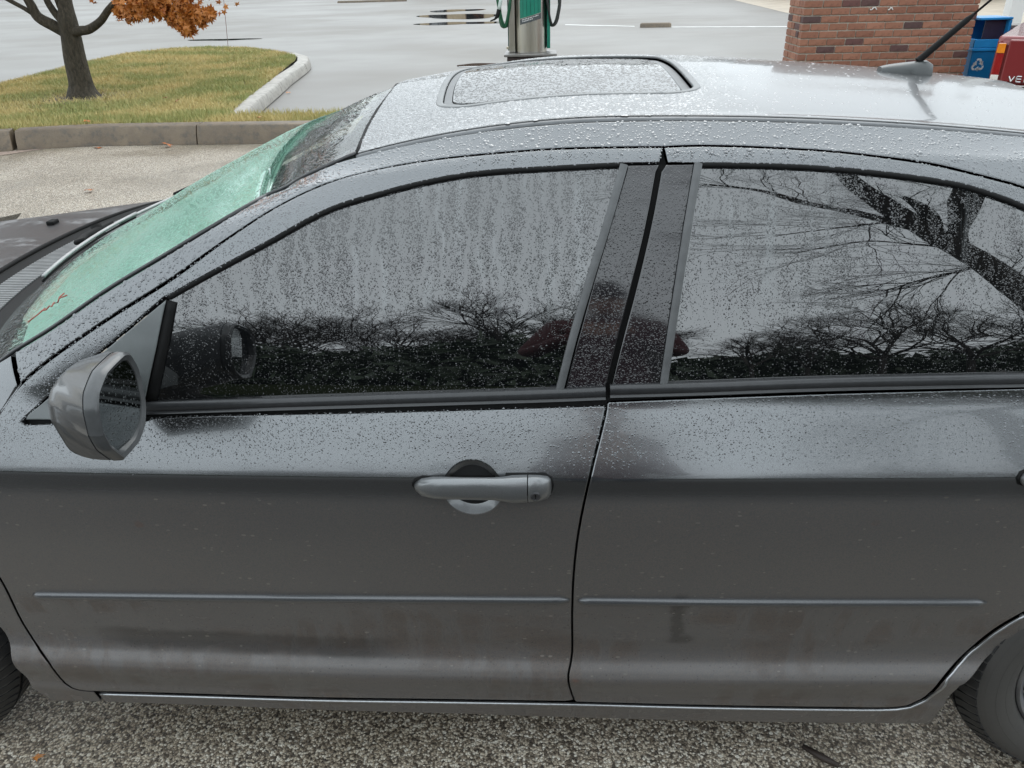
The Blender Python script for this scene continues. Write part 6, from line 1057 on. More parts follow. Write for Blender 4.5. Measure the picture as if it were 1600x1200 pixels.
# ---------- maple on the island
bark = NT("grey_brown_bark"); bn = bark.noise(34, 6, .7, bark.pos((1, 1, .35))); b2 = bark.noise(7, 4)
bark.set(Base_Color=bark.mix(bark.ramp(bn, (.40, 0), (.62, 1)), bark.mix(b2, (.026, .020, .012), (.046, .040, .024)), (.088, .072, .048)), Roughness=.75, Normal=bark.bump(bn, 1.0, .05))
TB = Vector((-6.80, 10.6, .14))
maple = thing("maple_tree", TB, "small maple with rusty orange leaves and leaning trunk on the grass island", "tree")
def smooth_path(pts, k=6):
    P = np.array(pts, float); n = len(P); o = []
    for i in range(n-1):
        p0, p1, p2, p3 = P[max(i-1, 0)], P[i], P[i+1], P[min(i+2, n-1)]
        for j in range(k):
            t = j/k; o.append(.5*((2*p1)+(-p0+p2)*t+(2*p0-5*p1+4*p2-p3)*t*t+(-p0+3*p1-3*p2+p3)*t**3))
    o.append(P[-1]); return np.array(o)
def limb(mb, pts, radii, n=12, k=6):
    p = smooth_path(pts, k); r = smooth_path([(q, 0, 0) for q in radii], k)[:, 0]; mb.tube([tuple(q) for q in p], np.maximum(r, .002).tolist(), n)
mb = MB()
limb(mb, [(-6.80, 10.6, .10), (-6.80, 10.6, .20), (-6.79, 10.6, .34), (-6.78, 10.6, .66), (-6.75, 10.6, .95), (-6.74, 10.6, 1.15), (-6.70, 10.62, 1.45), (-6.62, 10.65, 2.1), (-6.58, 10.6, 2.9)], [.27, .215, .165, .150, .135, .13, .085, .07, .04], 16)
mb.build("trunk", bark.m, maple, True, base=TB)
br = [([(-6.72, 10.58, 1.0), (-6.55, 10.52, 1.03), (-6.40, 10.5, 1.05), (-6.20, 10.48, 1.15), (-6.03, 10.45, 1.29), (-5.85, 10.42, 1.40), (-5.5, 10.38, 1.52), (-5.0, 10.3, 1.66), (-4.4, 10.2, 1.75)], [.055, .065, .058, .05, .045, .04, .032, .024, .012]),
      ([(-6.78, 10.6, .98), (-6.95, 10.58, 1.10), (-7.12, 10.55, 1.22), (-7.18, 10.55, 1.40), (-7.3, 10.5, 1.75), (-7.7, 10.4, 2.3)], [.07, .078, .07, .06, .045, .02]),
      ([(-7.10, 10.55, 1.2), (-7.25, 10.5, 1.33), (-7.5, 10.45, 1.5), (-8.0, 10.3, 1.9)], [.035, .03, .028, .015]),
      ([(-6.80, 10.62, 1.12), (-6.93, 10.65, 1.28), (-7.02, 10.7, 1.5), (-7.1, 10.9, 2.0)], [.06, .05, .042, .02]),
      ([(-6.74, 10.62, 1.15), (-6.86, 10.7, 1.4), (-6.9, 10.8, 1.8), (-6.8, 11.1, 2.5)], [.05, .04, .035, .02])]
for p, r in br:
    b = MB(); limb(b, p, r, 10); b.build("branch", bark.m, maple, True, base=TB)
def leaf_mesh(name, mat):
    ang = [(-90, .10), (-62, .55), (-48, .36), (-20, .82), (-2, .42), (22, .62), (35, .95), (55, .50), (72, .70), (90, 1.05), (108, .70), (125, .50), (145, .95), (158, .62), (182, .42), (200, .82), (228, .36), (242, .55)]
    V = [(0, 0, 0)]+[(r*math.cos(math.radians(a)), r*math.sin(math.radians(a)), -.16*r*r+.08*math.sin(3*math.radians(a))) for a, r in ang]
    n = len(ang); return mesh(name, V, [(0, 1+i, 1+(i+1) % n) for i in range(n)], mat, False)
def leafmat(name, a, b):
    m = NT(name); oi = m.n("ObjectInfo"); geo = m.n("NewGeometry") if False else None
    f = m.noise(9, 3)
    c = m.mix(oi.outputs["Random"], a, b); c = m.mix(m.math('MULTIPLY', f, .5), c, tuple(q*.55 for q in a))
    m.set(Base_Color=c, Roughness=.45, Subsurface_Weight=0.0)
    return m.m
LM = leafmat("rusty_maple_leaf", (.42, .115, .022), (.62, .25, .055))
lm0 = leaf_mesh("leaf", LM)
clusters = [(-5.72, 10.35, 1.28, .18), (-5.45, 10.35, 1.33, .20), (-5.2, 10.3, 1.32, .17), (-5.05, 10.3, 1.16, .13), (-4.9, 10.25, 1.05, .11), (-4.85, 10.3, 1.25, .15), (-4.68, 10.25, 1.18, .11), (-4.55, 10.25, 1.22, .07), (-5.3, 10.3, 1.5, .25), (-4.9, 10.3, 1.48, .25), (-4.6, 10.2, 1.6, .22)]
drp = [(-4.16, 10.28, 1.33), (-4.33, 10.28, 1.30), (-4.40, 10.25, 1.36), (-4.42, 10.27, 1.22), (-4.36, 10.28, 1.24), (-6.22, 10.4, 1.42), (-6.18, 10.4, 1.38)]
nl_ = 0
def put_leaf(p, s):
    o = bpy.data.objects.new("leaf", lm0); C.objects.link(o); o.parent = maple
    o.location = Vector(p)-TB; o.scale = (s, s, s)
    o.rotation_euler = (math.radians(random.uniform(55, 115)), random.uniform(-.7, .7), random.uniform(-1.1, 1.1)+(math.pi if random.random() < .85 else 0))
    o.rotation_euler = (math.radians(random.gauss(80, 28)), math.pi+random.gauss(0, .55), random.gauss(0, .8))
for p in drp: put_leaf(p, .055)
for k in range(285):
    c = clusters[int(rng.integers(0, len(clusters)-3))] if k < 240 else clusters[int(rng.integers(len(clusters)-3, len(clusters)))]
    d = rng.normal(0, 1, 3); d /= np.linalg.norm(d); d *= c[3]*rng.random()**.45
    put_leaf((c[0]+d[0], c[1]+d[1]*.9, c[2]+d[2]*.8), random.uniform(.040, .062))
# the rest of the crown, above the frame, as one mass
def leaf_mass(name, centers, n, size, mat, parent, base):
    t = np.array([v.co[:] for v in lm0.vertices]); f = np.array([p.vertices[:] for p in lm0.polygons]); V = []; F = []
    cs = np.array(centers); idx = rng.integers(0, len(cs), n)
    for i in range(n):
        c = cs[idx[i]]; d = rng.normal(0, 1, 3); d /= np.linalg.norm(d); d *= c[3]*rng.random()**.4
        R = Matrix.Rotation(rng.uniform(0, 6.28), 3, 'Z') @ Matrix.Rotation(rng.normal(1.4, .5), 3, 'X') @ Matrix.Rotation(rng.uniform(0, 6.28), 3, 'Z')
        V.append((t*rng.uniform(.7, 1.2)*size) @ np.array(R).T+c[:3]+d-np.array(base)); F.append(f+len(t)*i)
    return tag(link(name, mesh(name, np.vstack(V), np.vstack(F), mat, False), parent), kind="stuff")
up = [(min(-5.9, -7.7+rng.normal(0, 1.6)), 10.8+rng.normal(0, 1.5), rng.uniform(2.3, 6.5), rng.uniform(.4, .7)) for _ in range(150)]+clusters
leaf_mass("crown", up, 15000, .075, LM, maple, TB)
cord = MB().tube([(-7.60, 19.0, 2.3), (-7.66, 19.0, 1.2), (-7.80, 19.1, .15)], .006, 5).build("hanging_cord", simple("reddish_cord", (.25, .12, .10), .7), None, True)
tag(cord, "thin reddish cord hanging straight down at the far kerb of the grass island", "cord")

# fallen leaves
fl = [(-4.21, 7.50, .03, .085, "single curled orange leaf in the gutter against the middle of the kerb"), (-4.11, 11.75, .0, .06, "orange leaf lying on wet asphalt beside the pale island kerb"),
      (-4.98, 7.50, .0, .07, "flat tan leaf in the gutter below the tree trunk"), (-4.04, 5.54, .012, .06, "small reddish leaf alone on the pavement beyond the hood"),
      (-1.21, .055, .012, .020, "small red leaf scrap on the gravelly pavement beside the front wheel"), (-5.30, 7.95, .215, .06, "yellow leaf on top of the kerb at the drain"),
      (-4.95, 9.6, .20, .06, "orange leaf on the grass right of the trunk"), (-5.25, 9.9, .20, .05, "smaller orange leaf on the grass just right of the trunk"), (-3.3, 8.05, .21, .06, "brown leaf on the narrow grass strip near the windscreen")]
for x, y, z, s, lab in fl:
    o = bpy.data.objects.new("fallen_leaf", lm0); C.objects.link(o); o.location = (x, y, z+.012); o.scale = (s, s, s); o.rotation_euler = (random.uniform(-.35, .35), random.uniform(-.35, .35), random.uniform(0, 6.28))
    tag(o, lab, "leaf", "fallen leaves")
tw = MB().tube([(.60, .135, .012), (.635, .105, .014), (.668, .085, .012)], [.006, .009, .006], 7).build("twig", simple("dark_wet_twig", (.03, .02, .015), .6), None, True)
tag(tw, "dark wet twig on the gravelly pavement in front of the rear wheel", "twig")

# ---------- air and vacuum machine
steel = NT("brushed_stainless"); sn = steel.noise(3, 4, .6, steel.pos((40, 40, .6)))
steel.set(Base_Color=steel.mix(sn, (.42, .40, .35), (.62, .60, .55)), Metallic=1.0, Roughness=.30)
green = simple("green_enamel", (.008, .20, .135), .35, scale=6); dgreen = simple("dark_green_hose", (.010, .095, .045), .35, scale=30)
VB = Vector((-.22, 10.5, 0))
vac = thing("vacuum_machine", VB, "stainless steel car vacuum machine with green hoses and panel on a dark plinth", "vacuum machine")
MB().box(-.545, .085, 10.24, 10.76, -.01, .597).build("plinth", simple("dark_painted_plinth", (.035, .022, .020), .5), vac, base=VB, bevel=.01)
MB().box(-.585, .135, 10.20, 10.80, .600, .632).build("base_plate", simple("weathered_steel_plate", (.22, .21, .20), .4, .5), vac, base=VB, bevel=.008)
secs = []
for z in (.635, 1.75):
    secs.append([(-.225+.215*math.sin(a), 10.52-.20*math.cos(a), z) for a in np.linspace(-1.35, 1.35, 22)]+[(.0, 10.70, z), (-.43, 10.70, z)])
MB().loft(secs).build("steel_drum", steel.m, vac, True, base=VB, sharp=40)
MB().box(-.520, -.437, 10.42, 10.72, .635, 1.74).build("side_column", steel.m, vac, base=VB, bevel=.008)
MB().box(.0, .045, 10.45, 10.70, .68, 1.74).build("green_side_panel", green, vac, base=VB, bevel=.006)
MB().box(-.535, -.522, 10.46, 10.70, .66, 1.72).build("dark_side_panel", simple("dark_green_panel", (.01, .06, .045), .4), vac, base=VB)
def onDrum(a, z, o=.006): return (-.225+(.215+o)*math.sin(a), 10.52-(.20+o)*math.cos(a), z)
def drum_strip(name, a0, a1, z0, z1, slope, mat, o, thick=.006):
    secs = []
    for a in np.linspace(a0, a1, 14):
        dz = slope*(a-a0)/(a1-a0); secs.append([onDrum(a, z0+dz, o), onDrum(a, z0+dz, o-thick), onDrum(a, z1+(dz if z1 < 1.5 else 0), o-thick), onDrum(a, z1+(dz if z1 < 1.5 else 0), o)])
    return MB().loft(secs).build(name, mat, vac, base=VB)
gp = drum_strip("green_panel", -.68, .72, 1.06, 1.70, .075, green, .004)
for k in range(5):
    a = -.45+k*.24; MB().tube([onDrum(a, 1.09+.012*k, .006), onDrum(a, 1.69, .006)], .0022, 5).build("panel_groove", simple("groove_green", (.004, .10, .07), .5), gp, base=VB)
gs = drum_strip("grey_label_band", -.68, .72, .985, 1.052, .075, simple("slate_label", (.075, .085, .09), .5), .005)
wh = simple("white_print", (.75, .75, .74), .5)
for row in range(2):
    for k in range(11):
        a0 = -.52+k*.098+row*.02
        if row == 1 and k > 6: continue
        z = 1.032-row*.022+.075*(a0+.68)/1.4
        MB().add([onDrum(a0, z, .0065), onDrum(a0+random.uniform(.05, .085), z+.004, .0065), onDrum(a0+.07, z+.014, .0065), onDrum(a0, z+.010, .0065)], [(0, 1, 2, 3)]).build("small_print", wh, gs, base=VB)
def coil(cx, cz, rx, rz, n, y0, mat, nm, r):
    for k in range(n):
        q = []; kx = 1-.10*k+random.uniform(-.03, .03)
        for a in np.linspace(0, 2*math.pi, 40): q.append((cx+rx*kx*math.cos(a)+.02*math.sin(a*2+k), y0+.028*k+.012*math.sin(3*a+k), cz+rz*(1-.05*k)*math.sin(a)-.02*k))
        MB().tube(q, r, 8, False).build(nm, mat, vac, True, base=VB)
coil(-.575, 1.36, .095, .40, 4, 10.42, dgreen, "green_hose", .021)
coil(.085, 1.36, .095, .40, 4, 10.42, simple("black_hose", (.02, .024, .022), .35), "black_hose", .014)
noz = MB().tube([(-.60, 10.33, 1.36), (-.63, 10.32, 1.22), (-.645, 10.31, 1.17)], [.022, .024, .026], 10); no = noz.build("nozzle", simple("pale_hose_cuff", (.45, .52, .48), .5), vac, True, base=VB)
MB().tube([(-.64, 10.31, 1.18), (-.665, 10.30, 1.10), (-.70, 10.29, 1.065), (-.76, 10.28, 1.045)], [.028, .026, .012, .008], 8).build("nozzle_tip", MAT['black'], no, True, base=VB)
MB().box(-.555, -.52, 10.34, 10.37, .69, .72).build("tap_valve", simple("brass_valve", (.5, .45, .35), .35, .8), vac, base=VB, bevel=.006)

# ---------- brick pier
PB = Vector((2.76, 8.2, 0))
pier = thing("brick_pier", PB, "red brick pier with pale mortar behind the roof aerial", "brick pier")
CH, BL, MJ = .0755, .1975, .0125
def brick_mat(name, a, b):
    m = NT(name); n = m.noise(22, 5, .65); n2 = m.noise(5, 3); oi = m.n("ObjectInfo")
    c = m.mix(oi.outputs["Random"], a, b); c = m.mix(m.math('MULTIPLY', m.rng(n, .5, .72), .55), c, tuple(q*.5 for q in a))
    m.set(Base_Color=c, Roughness=.7, Normal=m.bump(n, .6, .008)); return m.m
BM = [brick_mat("red_brick", (.235, .098, .060), (.31, .138, .085)), brick_mat("orange_brick", (.27, .118, .070), (.35, .158, .098)), brick_mat("dark_flashed_brick", (.085, .045, .042), (.15, .06, .05))]
mort = simple("pale_mortar", (.40, .36, .30), .85, scale=40, bump=.4)
PW, PD, PH = 9.25*BL, .575, 2.6
MB().box(2.76+.010, 2.76+PW-.010, 8.2+.010, 8.2+PD-.01, -.01, PH).build("mortar", mort, pier, base=PB)
def bevelled_brick(w, d, h, seed):
    r = random.Random(seed); b = .004; V = []; q = lambda s: s+r.uniform(-.0018, .0018)
    for z, i in ((0, 1), (b, 0), (h-b, 0), (h, 1)):
        e = b*i; V.append([(q(e), q(e), z), (q(w-e), q(e), z), (q(w-e), q(d-e), z), (q(e), q(d-e), z)])
    return V
bcache = {}
def brick_mesh(w, d, seed, mi):
    k = (round(w, 3), round(d, 3), seed, mi)
    if k not in bcache:
        mb = MB().loft(bevelled_brick(w, d, CH-MJ, seed)); me = bpy.data.meshes.new("brick"); me.from_pydata(mb.v, [], mb.f); me.materials.append(BM[mi]); me.update(); bcache[k] = me
    return bcache[k]
bulk = MB(); nb = 0
for row in range(int(PH/CH)):
    z = row*CH; vis_row = .34 < z < 1.42
    items = []
    x = 2.76-(BL/2 if row % 2 else 0)
    while x < 2.76+PW-.02:
        a, b = max(x, 2.76), min(x+BL-MJ, 2.76+PW-.0)
        if b-a > .03: items.append((a, 8.2, b-a, .095))
        x += BL
    y = 8.2+(.106 if row % 2 == 0 else 0.106+.0)
    off = .106 if row % 2 == 0 else .106-.0
    yy0 = 8.2+off
    seq = [.092, .186, .18] if row % 2 == 0 else [.186, .092, .18]
    for L_ in seq:
        items.append((2.76, yy0, .095, min(L_, 8.2+PD-yy0))); yy0 += L_+MJ
    for (bx, by, w, d) in items:
        mi = int(rng.choice([0, 1, 2], p=[.50, .34, .16]))
        px, py, pz = bx+rng.uniform(-.0015, .0015), by+rng.uniform(-.0035, .0025), z+.005
        if vis_row:
            o = bpy.data.objects.new("brick", brick_mesh(w, d, int(rng.integers(0, 4)), mi)); C.objects.link(o); o.parent = pier
            o.location = Vector((px, py, pz))-PB; o.rotation_euler = (0, rng.normal(0, .003), rng.normal(0, .004)); nb += 1
        else: bulk.box(px, px+w, py, py+d, pz, pz+CH-MJ)
tag(bulk.build("brickwork", BM[0], pier, base=PB), kind="stuff")
MAT['smear'] = simple("white_mortar_smear", (.70, .69, .66), .8); chip = MB()
for (x, z, L_) in ((3.45, 1.19, .07), (3.64, 1.185, .05)):
    P = [(x+L_*t, 8.192, z+.012*math.sin(7*t+x)) for t in np.linspace(0, 1, 9)]; chip.tube(P, [.003+.005*abs(math.sin(5*t)) for t in range(9)], 6); chip.build("mortar_smear", MAT['smear'], pier, base=PB); chip = MB()

# ---------- recycling bin
RB = Vector((4.93, 8.45, 0)); blue = simple("blue_plastic", (.012, .19, .46), .38, scale=5, var=.12); lblue = simple("light_blue_plastic", (.02, .29, .68), .35, scale=5, var=.1)
rb = thing("recycling_bin", RB, "blue recycling bin with open hooded lid and white arrows beside the brick pier", "recycling bin", None, 0)
def frust(mb, z0, z1, a, b, y0a, y0b, d0, d1): pass
secs = []
for z, hw, hd in ((0.0, .135, .135), (.04, .14, .14), (.715, .172, .172), (.72, .172, .172)):
    secs.append([(RB.x-hw+.01, RB.y+.172-hd, z), (RB.x+hw-.01, RB.y+.172-hd, z), (RB.x+hw, RB.y+.172-hd+.01, z), (RB.x+hw, RB.y+.172+hd-.01, z), (RB.x+hw-.01, RB.y+.172+hd, z), (RB.x-hw+.01, RB.y+.172+hd, z), (RB.x-hw, RB.y+.172+hd-.01, z), (RB.x-hw, RB.y+.172-hd+.01, z)])
MB().loft(secs).build("bin_body", blue, rb, base=RB)
MB().box(RB.x-.185, RB.x+.185, RB.y-.014, RB.y+.36, .722, .752).build("rim", lblue, rb, base=RB, bevel=.006)
hood_b = MB()
hood_b.box(RB.x-.178, RB.x+.178, RB.y-.008, RB.y+.014, .754, .842)
hood_b.box(RB.x-.178, RB.x-.150, RB.y-.006, RB.y+.34, .754, .845); hood_b.box(RB.x+.150, RB.x+.178, RB.y-.006, RB.y+.34, .754, 1.035)
hood_b.box(RB.x-.178, RB.x+.178, RB.y-.012, RB.y+.345, 1.037, 1.062); hood_b.box(RB.x-.178, RB.x+.178, RB.y+.346, RB.y+.362, .754, 1.06)
hood_b.build("hood", lblue, rb, base=RB, bevel=.006)
MB().box(RB.x-.075, RB.x+.148, RB.y+.06, RB.y+.075, .80, 1.034).build("swing_flap", simple("dark_violet_flap", (.030, .028, .060), .45), rb, base=RB)
MB().box(RB.x-.148, RB.x-.078, RB.y+.30, RB.y+.315, .80, 1.034).build("back_liner", simple("pale_liner", (.55, .55, .54), .6), rb, base=RB)
# three bent white arrows
def chasing_arrow(k):
    mb = MB(); cx, cz = RB.x-.075, .575; R = Matrix.Rotation(-2*math.pi*k/3, 2)
    def T(x, z):
        v = R @ Vector((x, z)); zz = cz+v.y; return (cx+v.x, RB.y+.0-.002+(.72-zz)*.0445, zz)
    out = [(-.048, .012), (-.022, .060), (.012, .066), (.030, .036), (.048, .045)]
    for a in ([(-.058, .004), (-.034, .046), (-.016, .036), (-.040, -.006)], [(-.030, .052), (-.018, .070), (.016, .070), (.008, .052), (-.008, .052), (-.012, .046)], [(.022, .066), (.040, .034), (.052, .042), (.040, .002), (.004, .014), (.018, .022), (.004, .050)]):
        V = [T(*q) for q in a]; n = len(V); mb.add(V, [list(range(n))])
        W = [(p[0], p[1]+.004, p[2]) for p in V]; mb.add(V+W, [(i, (i+1) % n, n+(i+1) % n, n+i) for i in range(n)])
    return mb.build("recycling_arrow", simple("white_decal", (.78, .80, .80), .5), rb, base=RB)
for k in range(3): chasing_arrow(k)

# ---------- red pickup at the edge
TBk = Vector((3.98, 6.5, 0)); redp = NT("red_truck_paint"); redp.set(Base_Color=(.19, .012, .014), Roughness=.35, Coat_Weight=.8, Coat_Roughness=.08)
pk = thing("red_pickup", TBk, "dark red pickup with its tailgate towards the viewer at the right edge", "pickup truck", None, math.radians(-33))
X0 = 3.98
secs = []
for x, e in ((X0+.0, .03), (X0+.05, .0), (X0+1.72, .0), (X0+1.77, .03)):
    secs.append([(x, 6.52+e, .62), (x, 6.50+e, .70), (x, 6.50+e, .98), (x, 6.53+e, 1.03), (x, 8.4, 1.03), (x, 8.4, .60)])
bed = MB().loft(secs).build("cargo_bed", redp.m, pk, base=TBk, bevel=.02)
MB().box(X0+.095, X0+1.64, 6.47, 6.515, .66, 1.005).build("tailgate", redp.m, pk, base=TBk, bevel=.012)
tl = MB().box(X0+.012, X0+.078, 6.478, 6.53, .66, .975).build("tail_light", simple("red_lens", (.28, .008, .008), .25, Coat_Weight=1.0), pk, base=TBk, bevel=.008)
MB().box(X0+.014, X0+.076, 6.472, 6.477, .895, .972).build("amber_lens", simple("amber_lens", (.75, .24, .02), .2), tl, base=TBk, bevel=.002)
MB().box(X0+.014, X0+.076, 6.472, 6.477, .662, .715).build("reversing_lens", simple("clear_lens", (.75, .73, .68), .2), tl, base=TBk, bevel=.002)
MB().box(X0-.02, X0+1.79, 6.40, 6.52, .46, .60).build("rear_bumper", redp.m, pk, base=TBk, bevel=.02)
chrome = simple("chrome_letters", (.55, .55, .56), .2, 1.0)
for k, segs in enumerate(([(0, 1, .5, 0), (.5, 0, 1, 1)], [(0, 0, 0, 1), (0, .5, .8, .5), (0, 0, .8, 0), (0, 1, .8, 1)], [(0, 0, 0, 1), (0, .5, .8, .5), (.8, 0, .8, 1)], [(.4, 0, .4, 1)], [(0, 0, 0, 1), (0, 1, .8, 1), (0, 0, .8, 0)], [(0, 0, 0, 1), (0, 0, .8, 0)])):
    l_ = MB()
    for a in segs: l_.tube([(X0+.16+k*.062+a[0]*.045, 6.466, .665+a[1]*.045), (X0+.16+k*.062+a[2]*.045, 6.466, .665+a[3]*.045)], .006, 6)
    l_.build("chrome_letter", chrome, pk, base=TBk)
stk = simple("white_sticker", (.75, .74, .72), .6)
MB().tube([(X0+.145, 6.4695, .620), (X0+.175, 6.4695, .622)], [.022, .016], 10).build("sticker", stk, pk, base=TBk)
MB().box(X0+.19, X0+.30, 6.493, 6.4995, .622, .634).build("sticker", stk, pk, base=TBk)
cabs = []
for z, y0, i in ((.62, 8.42, .0), (1.05, 8.42, .0), (1.48, 8.62, .12), (1.54, 8.75, .16)):
    cabs.append([(X0+.02+i, y0, z), (X0+1.75-i, y0, z), (X0+1.75-i, 10.3-i*2, z), (X0+.02+i, 10.3-i*2, z)])
MB().loft(cabs).build("cab", redp.m, pk, base=TBk, bevel=.03)
MB().add([(X0+.12, 8.425, 1.09), (X0+1.65, 8.425, 1.09), (X0+1.56, 8.60, 1.46), (X0+.21, 8.60, 1.46)], [(0, 1, 2, 3)]).build("cab_window", MAT['glass'], pk, base=TBk)
hdk = []
for z, y1 in ((.62, 11.9), (.95, 11.9), (1.03, 11.6)): hdk.append([(X0+.03, 10.2, z), (X0+1.74, 10.2, z), (X0+1.74, y1, z), (X0+.03, y1, z)])
MB().loft(hdk).build("bonnet", redp.m, pk, base=TBk, bevel=.04)
MB().box(X0+.15, X0+1.6, 6.6, 11.6, .36, .60).build("chassis", MAT['underlay'], pk, base=TBk)
for wx in (X0+.0, X0+1.55):
    for wy in (7.5, 10.9):
        w = MB()
        pr = [(.18, .02), (.22, .0), (.32, .01), (.36, .05), (.36, .17), (.32, .22), (.2, .22)]
        V0 = [[(wx+h, wy+r*math.cos(a), .36+r*math.sin(a)) for r, h in pr] for a in np.linspace(0, 2*math.pi, 33)[:-1]]
        w.loft(V0+[V0[0]], False, False); wo = w.build("wheel", ty.m, pk, True, base=TBk)
        MB().tube([(wx+.05, wy, .36), (wx+.12, wy, .36)], .2, 20).build("wheel_rim", rimm, wo, base=TBk)

# low wall, canopy column and shop beyond
WB = Vector((5.7, 9.72, 0))
lw = thing("low_brick_wall", WB, "low greyish brick wall with pale joints between the blue bin and the red pickup", "wall")
gb = brick_mat("grey_brown_brick", (.20, .14, .115), (.29, .215, .18))
MB().box(5.42, 5.98, 9.612, 9.84, -.01, .86).build("mortar", simple("whitish_mortar", (.60, .58, .55), .85), lw, base=WB)
gcap = MB().box(5.40, 6.0, 9.585, 9.86, .862, .90).build("coping", simple("grey_coping", (.22, .21, .2), .7), lw, base=WB, bevel=.006)
gm_ = {}
for row in range(10):
    x = 5.42-(.1 if row % 2 else 0)
    while x < 5.98:
        a, b = max(x, 5.42), min(x+.19, 5.98)
        if b-a > .03:
            k = round(b-a, 2)
            if k not in gm_:
                q = MB().loft(bevelled_brick(b-a, .09, .066, 3)); me = bpy.data.meshes.new("brick"); me.from_pydata(q.v, [], q.f); me.materials.append(gb); gm_[k] = me
            o = bpy.data.objects.new("brick", gm_[k]); C.objects.link(o); o.parent = lw; o.location = Vector((a, 9.6+rng.uniform(-.003, .003), .01+row*.085))-WB
        x += .205
cb = MB().box(7.42, 7.64, 12.9, 13.12, -.01, 3.2); col_o = cb.build("canopy_column", simple("white_painted_steel", (.74, .73, .70), .5, scale=2, var=.08), None, bevel=.012)
tag(col_o, "white square column standing behind the red pickup at the right edge", "column")
sheet("shop_apron", [(7.9, 14), (40, 14), (40, 60), (10.8, 60)], -.006, simple("tan_concrete_apron", (.42, .36, .28), .5, scale=1.5, var=.2))
def building(name, base, label, x0, x1, y0, y1, h, wall, win, nwin, roofc, trimc, extra=None):
    B = Vector(base); b = thing(name, B, label, "building")
    MB().box(x0, x1, y0, y1, -.02, h).build("wall", wall, b, base=B)
    MB().box(x0-.4, x1+.4, y0-.5, y1+.3, h+.003, h+.5).build("roof", roofc, b, base=B)
    W = (x1-x0)/nwin
    for k in range(nwin):
        a = x0+W*k+.25*W; fr_ = MB(); c_ = a+.5*W
        for q in ((a, a+.08, .4, h*.72), (c_-.08, c_, .4, h*.72), (a, c_, .4, .48), (a, c_, h*.72-.08, h*.72)): fr_.box(q[0], q[1], y0-.05, y0-.003, q[2], q[3])
        f_ = fr_.build("window_frame", trimc, b, base=B)
        MB().box(a+.08, c_-.08, y0-.025, y0-.004, .48, h*.72-.08).build("window_pane", win, f_, base=B)
    return b
tanw = simple("tan_stucco", (.42, .33, .22), .8, scale=3); whw = simple("white_cladding", (.70, .70, .67), .6, scale=3); dw = MAT['glass']
building("shop_building", (4, 74, 0), "tan shop with dark windows across the wet lot mirrored in the puddle", -11, -4.6, 72, 82, 5.2, tanw, dw, 2, simple("brown_fascia", (.12, .07, .045), .7), simple("brown_frames", (.10, .07, .05), .6))
building("white_building", (8, 74, 0), "white building right of the tan shop across the wet lot mirrored in the puddle", -4.4, 30, 73, 84, 5.0, whw, dw, 6, simple("grey_fascia", (.2, .2, .2), .7), simple("grey_frames", (.3, .3, .3), .6))
building("brick_building", (30, 64, 0), "brown brick building beyond the pier and canopy at the right", 14, 60, 40, 60, 5.5, simple("brown_wall", (.20, .13, .10), .8, scale=3), dw, 8, simple("dark_fascia", (.08, .07, .07), .7), simple("pale_frames", (.5, .48, .45), .6))

# ================================================================== BEHIND THE VIEWER (mirrored in glass and paint)
twigbark = simple("wet_dark_bark", (.035, .030, .026), .8, scale=12, var=.3)
def grow(mb, p, d, L, r, depth, R, spread, droop):
    n = 3 if depth > 1 else 2
    pts = [p]; q = p.copy(); dd = d.copy(); rad = [r]
    for k in range(n):
        dd = (dd+Vector((R.gauss(0, .16), R.gauss(0, .16), R.gauss(.02, .10)))).normalized(); q = q+dd*(L/n); pts.append(q.copy()); rad.append(r*(1-.38*(k+1)/n))
    mb.tube(pts, rad, 6 if depth > 3 else (4 if depth > 1 else 3), False)
    if depth == 0: return
    kids = R.choice((2, 3, 3)) if depth > 2 else R.choice((3, 4, 4))
    for k in range(kids):
        t = R.uniform(.45, 1.0) if k else 1.0; i = min(n-1, int(t*n)); o = pts[i].lerp(pts[i+1], t*n-i) if t < 1 else pts[-1]
        ax_ = Vector((R.gauss(0, 1), R.gauss(0, 1), R.gauss(0, .5))).cross(dd).normalized()
        nd = (Matrix.Rotation(R.uniform(.3, .9)*spread*(1 if k else .5), 3, ax_) @ dd); nd.z += droop
        grow(mb, o, nd.normalized(), L*R.uniform(.62, .86), r*(.60 if k else .66), depth-1, R, spread, droop)
def bare_tree_mesh(seed, H, spread=1.0, depth=6, droop=.03):
    R = random.Random(seed); tr_ = MB(); tr_.tube([(0, 0, -.05), (.02, .0, .2*H*.4), (.03, .02, H*.25)], [H*.026, H*.02, H*.017], 9)
    cr = MB()
    for k in range(5):
        a = k*1.256+R.uniform(-.3, .3); el = R.uniform(.45, 1.1) if k else 1.45
        grow(cr, Vector((.03, .02, H*(.25 if k == 0 else R.uniform(.17, .25)))), Vector((math.cos(a)*math.cos(el), math.sin(a)*math.cos(el), math.sin(el))), H*.25, H*.015, depth, R, spread, droop)
    return tr_, cr
protos = []
for i, (sd, sp) in enumerate(((3, 1.0), (11, 1.25), (23, .85), (42, 1.15))):
    a, b = bare_tree_mesh(sd, 10.0, sp, 6)
    ms = []
    for nm, q in (("trunk", a), ("crown", b)):
        me = bpy.data.meshes.new(nm); me.from_pydata(q.v, [], q.f); me.materials.append(twigbark); me.update(); ms.append(me)
    protos.append(ms)
